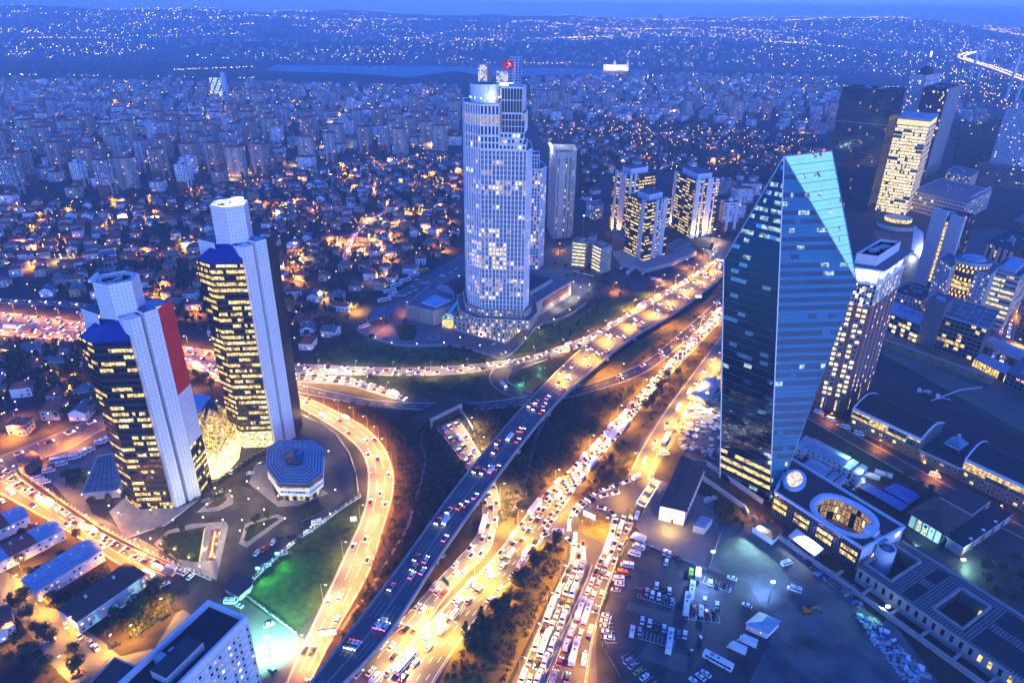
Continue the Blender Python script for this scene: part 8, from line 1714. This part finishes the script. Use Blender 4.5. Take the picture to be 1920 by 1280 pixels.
def fence(label, pts, h, m, post, step=3.2):
    t = thing('fence', label, 'fence', (*G(*pts[len(pts)//2]), 0)); P_ = [Vector(G(*p)) for p in pts]; w_ = MB(); r2 = MB()
    for a, b in zip(P_, P_[1:]):
        L = (b-a).length; n_ = max(1, round(L/step)); w_.bar((*a, .3), (*b, .3), .35, .6, m)
        for z in (.9, h-.2): r2.bar((*a, z), (*b, z), .1, .1, post)
        for i in range(n_+1): p = a.lerp(b, i/n_); r2.box((*p, 0), (.42, .42, h), post)
    w_.build('plinth', t); r2.build('railing', t, 'stuff')
fence('long post and rail fence along the street beside the twin towers', [(38, 884), (110, 936), (190, 990), (270, 1032), (345, 1066), (395, 1088)], 2.4, 'stone_pale', 'stone_pale')
fence('pale post fence between campus and green lawn', [(676, 932), (640, 955), (600, 985), (560, 1012), (520, 1045), (485, 1078), (455, 1110)], 2.2, 'stone_pale', 'white_panel')
fence('fence along the ramp behind the octagonal building', [(540, 765), (590, 790), (630, 815), (655, 850), (668, 890), (672, 925)], 2.0, 'stone_pale', 'stone_pale')
fence('low fence between teal yard and green lawn', [(455, 1112), (505, 1150), (556, 1188)], 1.6, 'concrete', 'steel')
fence('dark fence along the edge of the car park', [(1190, 985), (1165, 1030), (1150, 1080), (1128, 1140), (1122, 1175), (1132, 1215), (1165, 1270)], 1.8, 'concrete_dark', 'dark_metal')
fence('pale wall fence between warehouse yard and car park', [(1190, 1012), (1250, 1036), (1328, 1070), (1350, 1002)], 1.6, 'stone_pale', 'concrete')
t = thing('median_barrier', 'concrete barrier between the two traffic queues', 'barrier', (*G(1052, 1199), 0)); bq = [Vector(G(*p)) for p in ((1004, 1310), (1052, 1199), (1102, 1085), (1110, 1060))]; m_ = MB()
for a, b in zip(bq, bq[1:]): m_.bar((*a, .55), (*b, .55), .6, .9, 'kerb')
m_.build('barrier', t)
def board(name, label, p, ang, w, h, z, m, posts=1, leaf=None):
    t = thing(name, label, 'billboard' if 'board' in name else 'road sign', (*G(*p), 0)); c_ = Vector(G(*p)); e = Vector((math.cos(R(ang)), math.sin(R(ang)))); n_ = Vector((e.y, -e.x)); m_ = MB(); m_.box((*c_, z), (w, .5, h), 'dark_metal', R(ang)); m_.build('box', t); f = MB(); a, b = c_-e*w*.48+n_*.27, c_+e*w*.48+n_*.27; f.poly([(*a, z+.1), (*b, z+.1), (*b, z+h-.1), (*a, z+h-.1)], m); f.build('face', t); m_ = MB()
    for k in range(posts): m_ = MB(); q = c_+e*w*(.25*(2*k-posts+1)); m_.tube((*q, 0), (*q, z), .2, .2, 'steel'); m_.build('post', t)
    return t
board('billboard', 'white glowing billboard beside the curving ramp', (617, 1203), 10, 7, 3.4, 4, 'glow_board', 2); board('billboard', 'white glowing billboard on the grassy roundabout', (1104, 985), -35, 7, 3.6, 5, 'glow_board', 2); board('billboard', 'white glowing billboard on the golden verge below the flyover', (1308, 566), 0, 6, 2.6, 4, 'glow_board'); board('kiosk_board', 'small white lit sign at the ramp edge above the bend', (664, 985), 10, 3, 3, 3, 'glow_board')
t = board('direction_sign', 'green direction sign on a gantry over the exit road', (836, 1110), -50, 4.5, 2.4, 5.5, 'sign_green'); m_ = MB(); c_ = G(836, 1110); m_.bar((*c_, 6.6), (*G(850, 1122, 0), 6.6), .25, .25, 'steel'); m_.build('arm', t)
t = thing('tunnel_portal', 'concrete tunnel portal with wing walls where the exit road emerges', 'tunnel portal', (*G(838, 790), 0)); a, b = Vector(G(812, 803)), Vector(G(864, 777)); bk_ = Vector((-(b-a).y, (b-a).x)).normalized(); m_ = MB(); m_.prism([tuple(a), tuple(b), tuple(b+bk_*1.2), tuple(a+bk_*1.2)], 5.2, 7.2, 'concrete')
for p, q in ((a-(b-a)*.06, a), (b, b+(b-a)*.06)): m_.prism([tuple(p), tuple(q), tuple(q+bk_*1.2), tuple(p+bk_*1.2)], 0, 7.2, 'concrete')
m_.poly([(*(a+bk_*1.1), 0), (*(b+bk_*1.1), 0), (*(b+bk_*1.1), 5.2), (*(a+bk_*1.1), 5.2)], 'frame_dark'); c2_ = Vector(G(885, 812)); m_.prism([tuple(b), tuple(b+(b-a).normalized()*.8), tuple(c2_+(b-a).normalized()*.8), tuple(c2_)], 0, 4, 'concrete'); m_.build('wall', t)  # dark sheet across the mouth stands in for the shade inside the tunnel
mo = MB(); mp_ = [a+bk_*1.2, b+bk_*1.2, b+bk_*22+(b-a)*.3, a+bk_*22-(b-a)*.3]; mo.add([(*mp_[0], 6.6), (*mp_[1], 6.6), (*mp_[2], .02), (*mp_[3], .02), (*(mp_[0]-(b-a)*.7), .02), (*(mp_[1]+(b-a)*.7), .02)], [(0, 1, 2, 3), (4, 0, 3), (1, 5, 2)], 'earth'); struct('tunnel_bank', mo)

# ---------------------------------------------------------------- lamps
SOD, YEL, WRM, COOL = (1.0, .31, .02), (1.0, .44, .03), (1.0, .60, .20), (.72, .9, 1.0)
GLOW = {SOD: 'glow_sodium', YEL: 'glow_yellow', WRM: 'glow_warm', COOL: 'glow_white'}
def lamp_meshes(h, arm, glow, r_=.3):
    a, b, c = MB(), MB(), MB(); a.tube((0, 0, 0), (0, 0, h), .14, .08, 'steel', 6); b.bar((0, 0, h), (arm, 0, h+.3), .1, .1, 'steel'); c.box((arm, 0, h+.12), (1.1, .5, .22), 'steel'); c.box((arm, 0, h-.1), (.95, .42, .2), glow); return a.mesh('pole'), b.mesh('arm'), c.mesh('lamp_head')
LM = {}; LC = {}
def street_lamp(p, rz, col, pw, where, h=10, arm=2.2, z=0.0, size=150):
    k = (h, arm, col)
    if k not in LM: LM[k] = lamp_meshes(h, arm, GLOW[col])
    i = LC[where] = LC.get(where, -1)+1; t = bpy.data.objects.new('street_lamp', None); COL.objects.link(t); t.location = (*p, z); t.rotation_euler = (0, 0, rz)
    for me, n_ in zip(LM[k], ('pole', 'arm', 'lamp_head')): o = bpy.data.objects.new(n_, me); COL.objects.link(o); o.parent = t
    tag(t, '%s street lamp %s, %s in the row' % ({SOD: 'orange', YEL: 'yellow', WRM: 'warm white', COOL: 'cool white'}[col], where, nth(i)), 'street lamp', 'street lamps '+where)
    l = spot((0, 0, 0), col, pw, size, .9, .35, parent=t); l.location = (arm, 0, h-.35); return t
FLY = [(p.x, p.y) for p in fly.L]+[(p.x, p.y) for p in reversed(fly.R)]
def lamp_row(road, f, n, col, pw, where, t0=.03, t1=.97, **kw):
    for i in range(n):
        tt = t0+(t1-t0)*(i+.5)/n; p, hd = road.pose(f, tt)
        if road is not fly and inside((p.x, p.y), FLY): continue
        street_lamp((p.x, p.y), hd+(math.pi/2 if f < .5 else -math.pi/2)*(-1), col, pw, where, z=p.z, **kw)
PW = 8200
lamp_row(motorway, -.02, 14, SOD, PW*1.9, 'on the far side of the motorway'); lamp_row(motorway, 1.02, 13, SOD, PW*1.9, 'on the near side of the motorway')
lamp_row(upper, 1.03, 11, WRM, PW*1.2, 'along the upper road', t1=.62); lamp_row(upper, -.02, 5, YEL, PW*3.2, 'along the bend of the upper road', t0=.58)
lamp_row(tunnel_in, 1.04, 5, WRM, PW*1.3, 'on the road into the tunnel'); lamp_row(ramp, -.03, 18, SOD, PW*1.35, 'along the outer edge of the ramp'); lamp_row(ramp, 1.03, 9, WRM, PW*.9, 'along the inner edge of the ramp')
lamp_row(exit_road, 1.04, 9, WRM, PW*2.2, 'along the curved exit road'); lamp_row(avenue, 1.02, 13, YEL, PW*1.8, 'along the right kerb of the avenue'); lamp_row(avenue, -.02, 11, YEL, PW*2.1, 'along the left kerb of the avenue')
lamp_row(fly, .505, 9, YEL, PW*3.2, 'in the middle of the flyover', t0=.42, t1=.97, arm=1.5); lamp_row(jam_l, -.06, 5, YEL, PW*.9, 'beside the median island queue'); lamp_row(jam_r, 1.06, 5, YEL, PW*.9, 'beside the car park queue')
lamp_row(east_lane, 1.1, 7, YEL, PW*3.6, 'along the service lane'); lamp_row(street, 1.05, 12, SOD, PW*1.5, 'along the street by the row houses'); lamp_row(street, -.06, 5, YEL, PW*1.0, 'along the campus side of the street'); lamp_row(side_road, 1.1, 4, SOD, PW*1.2, 'along the side road'); lamp_row(blue_road, 1.06, 4, SOD, PW*.8, 'along the golden end of the link road', t0=.62); lamp_row(east_street, 1.05, 4, SOD, PW*1.4, 'along the east street'); lamp_row(far_street, 1.1, 4, SOD, PW*.8, 'along the bus yard road'); lamp_row(villa_street, 1.2, 3, SOD, PW*.8, 'along the villa street'); lamp_row(south_lane, -.1, 4, SOD, PW*.35, 'along the brick base lane', h=6)
for (x, y), a, pw in zip(((1158, 935), (1066, 950), (1090, 1012), (1145, 1000), (1195, 875)), (0, 40, 90, 180, 200), (1.1, 1.0, .8, 1.1, 1.4)): street_lamp(G(x, y), R(a), YEL, PW*pw, 'round the roundabout')
for x, y, a in ((30, 1105, 20), (75, 1150, 0), (130, 1190, 60), (210, 1225, 90), (265, 1195, 200), (320, 1145, 200), (40, 1070, 0), (110, 1265, 60), (15, 1195, 0)): street_lamp(G(x, y), R(a), YEL, PW*1.15, 'on the yellow lit lane', h=8)
for x, y, a in ((95, 715, 30), (30, 790, 30), (60, 660, 0), (130, 745, 60), (300, 690, 0), (340, 770, 0), (15, 830, 20), (120, 835, 40), (350, 735, 0)): street_lamp(G(x, y), R(a), SOD, PW*1.1, 'below the motorway', h=8)
for x, y in ((1225, 905), (1232, 918), (1218, 930), (1210, 948)): street_lamp(G(x, y), R(150), YEL, PW*.5, 'along the market shelter', h=6, arm=1)
for x, y, a in ((1320, 480, 200), (1290, 500, 200), (1350, 455, 200), (1150, 545, 0), (1240, 530, 0), (1085, 490, 0), (1045, 470, 0)): street_lamp(G(x, y), R(a), SOD, PW*1.3, 'on the plaza before the finned blocks', h=8)
for x, y in ((1240, 610), (1160, 720), (1120, 700)): street_lamp(G(x, y), R(0), YEL, PW*1.8, 'on the golden verge', h=16)
# globe lamps of the campus, post lamps of the forecourt
gm = MB(); gm.tube((0, 0, 0), (0, 0, 3.2), .08, .06, 'dark_metal', 6); gpole = gm.mesh('pole'); gm = MB(); gm.dome((0, 0, 3.5), .34, .34, 'glow_warm', 10, 3); gm.dome((0, 0, 3.5), .34, -.34, 'glow_warm', 10, 3); gball = gm.mesh('globe')
cg = [(157, 937), (170, 896), (228, 932), (207, 958), (285, 966), (225, 972), (327, 985), (383, 980), (420, 985), (414, 1010), (408, 1030), (405, 1055), (262, 1008), (305, 1030), (330, 1040), (377, 1072), (357, 1056), (405, 925), (437, 940), (434, 930), (390, 955), (486, 925), (465, 912), (468, 945), (523, 940), (497, 965), (456, 985), (497, 993), (452, 1005), (536, 982), (630, 928), (602, 920), (545, 1030), (620, 973), (584, 998), (600, 870), (617, 855), (285, 1020), (582, 785), (575, 790), (555, 778), (408, 760), (380, 762), (350, 790)]
for i, (x, y) in enumerate(sorted(cg, key=lambda p: p[1])):
    t = bpy.data.objects.new('globe_lamp', None); COL.objects.link(t); t.location = (*G(x, y), .15); tag(t, 'warm globe lamp on the office campus, %s one counted from the motorway' % nth(i), 'garden lamp', 'globe lamps of the campus')
    for me, n_ in ((gpole, 'pole'), (gball, 'globe')): o = bpy.data.objects.new(n_, me); COL.objects.link(o); o.parent = t
    l = point((0, 0, 4.3), (1, .66, .25), 420, .25, t)
for i, (x, y) in enumerate(((705, 640), (735, 650), (782, 652), (833, 650), (863, 640), (900, 655), (948, 668), (985, 640), (1010, 622), (1038, 605), (1068, 588), (1085, 565), (1088, 545), (1105, 540), (1075, 535))):
    t = bpy.data.objects.new('post_lamp', None); COL.objects.link(t); t.location = (*G(x, y), .1); tag(t, 'slim post lamp on the white tower forecourt, %s one from the canopy end' % nth(i), 'garden lamp', 'post lamps of the forecourt')
    for me, n_ in ((gpole, 'pole'), (gball, 'globe')): o = bpy.data.objects.new(n_, me); COL.objects.link(o); o.parent = t
    if i > 5: point((0, 0, 4.3), (1, .85, .5), 420, .25, t)
# floodlights
def flood(label, p, h, col, pw, aim, size=140):
    t = thing('floodlight_mast', label, 'floodlight', (*G(*p), 0)); m_ = MB(); m_.tube((*G(*p), 0), (*G(*p), h), .18, .12, 'steel'); m_.build('pole', t); m_ = MB(); m_.box((*G(*p), h), (1.6, .8, .7), 'glow_white' if col[2] > .4 else 'glow_green'); m_.build('lamp_head', t); q = G(*p); v_ = Vector((*G(*aim), 0))-Vector((*q, h)); v_ = v_.normalized()*1.2; spot((q[0]+v_.x, q[1]+v_.y, h+v_.z), col, pw, size, .8, .5, (*G(*aim), 0), t)
flood('teal white floodlight mast in the yard beside the white office', (508, 1232), 11, (.35, 1, .78), 60000, (500, 1205), 165)
flood('green floodlight on the fence post above the lawn', (522, 1052), 4.5, (.12, 1, .12), 3600, (555, 1075), 130); flood('green floodlight at the lower fence corner above the lawn', (486, 1080), 4.5, (.12, 1, .15), 4200, (520, 1110), 130)
flood('cold white floodlight over the demolition yard', (1322, 762), 10, (.95, .97, 1), 13000, (1325, 800), 165); flood('cool floodlight at the edge of the car park', (1330, 1072), 12, (.22, .4, 1), 14000, (1270, 1140), 150); flood('cool floodlight by the attendant hut', (1440, 1130), 12, (.22, .42, 1), 14000, (1400, 1080), 150); flood('white floodlight among the villas', (715, 425), 9, (.9, .97, 1), 16000, (720, 435), 165); flood('white floodlight before the paired lit offices', (1092, 455), 30, (.9, .97, 1), 9000, (1090, 480), 165); flood('white floodlight at the corner of the finned block', (1338, 445), 9, (1, .95, .8), 16000, (1330, 455), 165)  # the two blue masts are added to tint the car park
flood('green spotlight on the bed beside the retaining wall', (1660, 1150), 4, (.3, 1, .45), 5000, (1640, 1150), 120); flood('pale green spotlight at the pavilion yard', (1800, 1065), 5, (.35, 1, .6), 2600, (1830, 1075), 150)
for x, y in ((1010, 703), (1013, 690), (975, 722), (983, 719), (1026, 711)): point((*G(x, y), 1.2), (.1, 1, .5), 500, .2)
point((*G(640, 700), 8), (.9, .9, 1), 3500, .5)
patch('lit_grass_strip', [(1582, 1108), (1602, 1098), (1668, 1150), (1655, 1168)], 'grass', .14)
# orange lamps among the villas and flats: poles with a head; only some throw light far enough to matter
dl = MB(); rl_ = random.Random(8)
def lampdot(x, y, h, r_, m, pole=True, z=0.0):
    if pole: dl.bar((x, y, z), (x, y, z+h), .15, .15, 'steel')
    dl.ball((x, y, z+h), r_, m)
def scatter(zone, n, nl, pw, mats_, cols, h=6, near=True):
    xs_, ys_ = [p[0] for p in zone], [p[1] for p in zone]; k = 0; j = 0; tries = 0
    while k < n and tries < n*8:
        tries += 1; x, y = rl_.uniform(min(xs_), max(xs_)), rl_.uniform(min(ys_), max(ys_))
        if not inside((x, y), zone) or (y < 1000 and not clear(x, y, 0)): continue
        d = math.hypot(x, y)
        if mnoise.noise(Vector((x*.006, y*.006, 4))) < -.22 and rl_.random() < .7: continue
        lampdot(x, y, h+rl_.uniform(-2, 2), max(.4, d*.00042), rl_.choice(mats_), d < 1200); k += 1
        if j < nl and (k % max(1, n//nl) == 0): spot((x+.8, y-.8, h+1.2), rl_.choice(cols), pw*rl_.uniform(.4, 1.3), 165, .8, .5); j += 1
OM = ['dot_orange']*6+['dot_warm', 'dot_white']
scatter(Z_V1, 480, 130, 34000, OM, [SOD, SOD, SOD, YEL, WRM]); scatter(Z_V2, 330, 34, 30000, OM, [SOD, SOD, WRM]); scatter(Z_V3, 40, 8, 12000, OM, [SOD])
scatter(Z_A1, 650, 45, 50000, ['dot_orange', 'dot_orange', 'dot_warm', 'dot_white'], [SOD, WRM, WRM], 8); scatter(Z_A2, 520, 24, 50000, ['dot_orange', 'dot_warm', 'dot_white'], [WRM, WRM, SOD], 8); scatter(GL((1780, 160), (1950, 190), (1950, 330), (1780, 235)), 90, 3, 9000, OM, [WRM], 8); scatter(GL((1640, 430), (1960, 430), (1960, 640), (1650, 600)), 90, 8, 5000, ['dot_warm', 'dot_white', 'dot_orange'], [WRM, SOD, COOL], 5)
o = dl.build('distant_street_lights'); o['kind'] = 'stuff'
# ---------------------------------------------------------------- far shore: lights, bridge, landmarks
dl = MB(); nl_ = 0
for _ in range(9000):
    y = 2450+6800*rl_.random()**1.35; x = rl_.uniform(-.86, .86)*y
    z = hill_h(x, y) if y > 3250 else 0
    den = mnoise.noise(Vector((x*.0011, y*.0008, 7)))+.5*mnoise.noise(Vector((x*.004, y*.003, 2)))+(.28 if x > 300 else 0)+(.1 if y > 4500 else 0)
    if z < 1 and not (y < 2480 or x > 1500): continue
    if den < .12: continue
    d = math.hypot(x, y); r_ = d*.00034*rl_.uniform(.55, 1.5); dl.ball((x, y, z+12), r_, rl_.choice(('dot_warm', 'dot_warm', 'dot_white', 'dot_orange'))); nl_ += 1
def light_line(pts, n, m, jit=6):
    ps = smooth([G(*p) for p in pts], n)
    for p in ps: dl.ball((p.x+rl_.uniform(-jit, jit), p.y+rl_.uniform(-jit, jit)*3, max(0, hill_h(p.x, p.y))+14), math.hypot(p.x, p.y)*.00048, m)
light_line([(60, 88), (110, 91), (170, 88), (235, 88)], 26, 'dot_orange'); light_line([(685, 52), (760, 47), (840, 43), (930, 43)], 34, 'dot_warm'); light_line([(400, 72), (450, 73), (480, 70)], 10, 'dot_orange'); light_line([(830, 78), (890, 75), (960, 78), (1050, 78)], 20, 'dot_orange'); light_line([(1840, 66), (1880, 76), (1925, 85)], 26, 'dot_orange'); light_line([(325, 138), (400, 135), (470, 132)], 24, 'dot_warm'); light_line([(985, 126), (1040, 127), (1070, 126)], 12, 'dot_orange'); light_line([(1680, 80), (1684, 70), (1695, 67)], 9, 'dot_orange', 2)
o = dl.build('distant_city_lights'); o['kind'] = 'stuff'
# suspension bridge with lit deck
def at_dist(px, py, Y): d = ray(px, py); k = Y/d[1]; return Vector((d[0]*k, Y, CAM_H+d[2]*k))
t = thing('suspension_bridge', 'lit suspension bridge with two slender towers at the upper edge', 'bridge', (2300, 3500, 0)); zd = 62.0
dk = [Vector((*G(x, y, zd), zd)) for x, y in ((1845, 97), (1818, 102), (1801, 109), (1824, 118), (1868, 132), (1920, 152), (1990, 178))]; cv = smooth(dk, 60); m_, l_ = MB(), MB()
for i in range(59):
    m_.bar(cv[i], cv[i+1], 26, 4, 'concrete'); e = (cv[i+1]-cv[i]).normalized(); o = Vector((-e.y, e.x, 0))*11
    for s_ in (-1, 1):
        for k in (0, .5): l_.ball(cv[i].lerp(cv[i+1], k)+o*s_+Vector((0, 0, 6)), 1.7, 'dot_orange' if s_ < 0 else 'dot_warm')
m_.build('deck', t); l_.build('deck_lights', t, 'stuff'); tw_ = []
for x, y, yt in ((1834, 121, 84), (1908, 148, 104)):
    c_ = Vector((*G(x, y, zd), zd)); d_ = ray(x+4, yt); k = c_.y/d_[1]; zt_ = CAM_H+d_[2]*k; m_ = MB()
    for s_ in (-16, 16): m_.bar((c_.x+s_, c_.y, 0), (c_.x+s_*.9, c_.y, zt_), 7, 7, 'white_panel')
    for z in (zt_-3, zd+45, zd-6): m_.bar((c_.x-16, c_.y, z), (c_.x+16, c_.y, z), 5, 5, 'white_panel')
    m_.build('bridge_tower', t); tw_.append(Vector((c_.x, c_.y, zt_)))
m_ = MB(); pa, pb_ = tw_; pm = (pa+pb_)/2; pm.z = zd+12; ends = [pa+(pa-pb_)*.35, pb_+(pb_-pa)*.6]
for a, b, sag in ((pa, pb_, 1), ):
    pr = None
    for i in range(25):
        f = i/24; p = a.lerp(b, f); p.z = p.z-(p.z-zd-10)*4*f*(1-f)
        for s_ in (-14, 14):
            q = p+Vector((s_, 0, 0))
            if pr is not None: m_.bar(pr+Vector((s_, 0, 0)), q, 1.4, 1.4, 'white_panel')
            m_.bar(q, (q.x, q.y, zd), .7, .7, 'white_panel')
        pr = p
for a, b in ((pa, ends[0]), (pb_, ends[1])):
    for s_ in (-14, 14): m_.bar(a+Vector((s_, 0, 0)), (b.x+s_, b.y, zd), 1.4, 1.4, 'white_panel')
m_.build('cable', t, 'stuff')
# floodlit school on the shore, lit patterned block, skyscraper and masts on the ridge
b0, b1 = at_dist(1132, 121, 3150), at_dist(1180, 121, 3150); t = thing('shore_school', 'long floodlit pale building with two small towers on the shore', 'building', (b0.x, 3150, 0)); m_ = MB(); zt_ = b0.z
m_.prism([(b0.x, 3150), (b1.x, 3150), (b1.x, 3180), (b0.x, 3180)], 0, max(22, zt_), 'plaster_cream', 'tile_red'); m_.build('wall', t)
for f in (.42, .93): m_ = MB(); x = b0.x+(b1.x-b0.x)*f; m_.box((x, 3152, 0), (10, 10, max(22, zt_)+16), 'plaster_cream'); m_.dome((x, 3152, max(22, zt_)+16), 5, 8, 'roof_sheet', 10); m_.build('turret', t)
for f in (.1, .35, .6, .85): x = b0.x+(b1.x-b0.x)*f; spot((x, 3128, 4), (1, .8, .5), 26000, 120, aim=(x, 3150, 14), parent=t)
b0, b1 = at_dist(395, 166, 2030), at_dist(424, 166, 2030); t = thing('patterned_block', 'far black and white lit patterned block with floodlit tower', 'building', (b0.x, 2030, 0)); m_ = MB(); g_ = MB(); hh = at_dist(400, 146, 2030).z; facade(m_, g_, (b0.x, 2030), (b1.x-12, 2030), 0, max(30, hh), 8, 7, 'frame_dark', lambda i, k: 'lit_cool' if (i*3+k*5) % 4 else 'frame_dark', px=.15, sz=.4); m_.prism([(b0.x, 2031), (b1.x-12, 2031), (b1.x-12, 2050), (b0.x, 2050)], 0, max(30, hh), 'frame_dark'); m_.prism([(b1.x-11, 2030), (b1.x, 2030), (b1.x, 2044), (b1.x-11, 2044)], 0, max(30, hh)+14, 'white_panel'); m_.build('wall', t, 'stuff'); g_.build('lit_panel', t, 'stuff')
t = thing('distant_skyscraper', 'faint lone skyscraper on the far ridge', 'skyscraper', (*at_dist(1240, 50, 8200).xy, 0)); a, b = at_dist(1236, 27, 8200), at_dist(1243, 27, 8200); m_ = MB(); m_.prism([(a.x, 8200), (b.x, 8200), (b.x, 8240), (a.x, 8240)], 0, a.z, 'glass_tower'); m_.build('shaft', t)
for i, (x, y0, y1) in enumerate(((1462, 18, 42), (1472, 22, 40), (1536, 22, 38), (1566, 20, 38), (1770, 25, 48))):
    a = at_dist(x, y0, 8250); t = thing('radio_mast', 'faint radio mast on the far hilltop, %s from left' % nth(i), 'mast', (a.x, 8250, 0), 'radio masts'); m_ = MB(); m_.tube((a.x, 8250, 0), (a.x, 8250, a.z), 5, 2, 'steel', 5); m_.build('lattice', t)
# ---------------------------------------------------------------- the blue air
hz = MB(); hz.prism([(-9700, -250), (9700, -250), (9700, 11900), (-9700, 11900)], -2.6, 330, 'earth', bottom=True)
haze = hz.build('haze'); haze['kind'] = 'stuff'; haze.data.materials.clear()
hmt = bpy.data.materials.new('haze_air'); hmt.use_nodes = True; hn = hmt.node_tree; hn.nodes.remove(hn.nodes['Principled BSDF'])
pv = hn.nodes.new('ShaderNodeVolumePrincipled'); pv.inputs['Color'].default_value = (0.97, 0.98, 1.0, 1); pv.inputs['Density'].default_value = 1.9e-4; pv.inputs['Anisotropy'].default_value = 0.0
hn.links.new(pv.outputs[0], hn.nodes['Material Output'].inputs['Volume']); haze.data.materials.append(hmt); hmt.cycles.homogeneous_volume = True
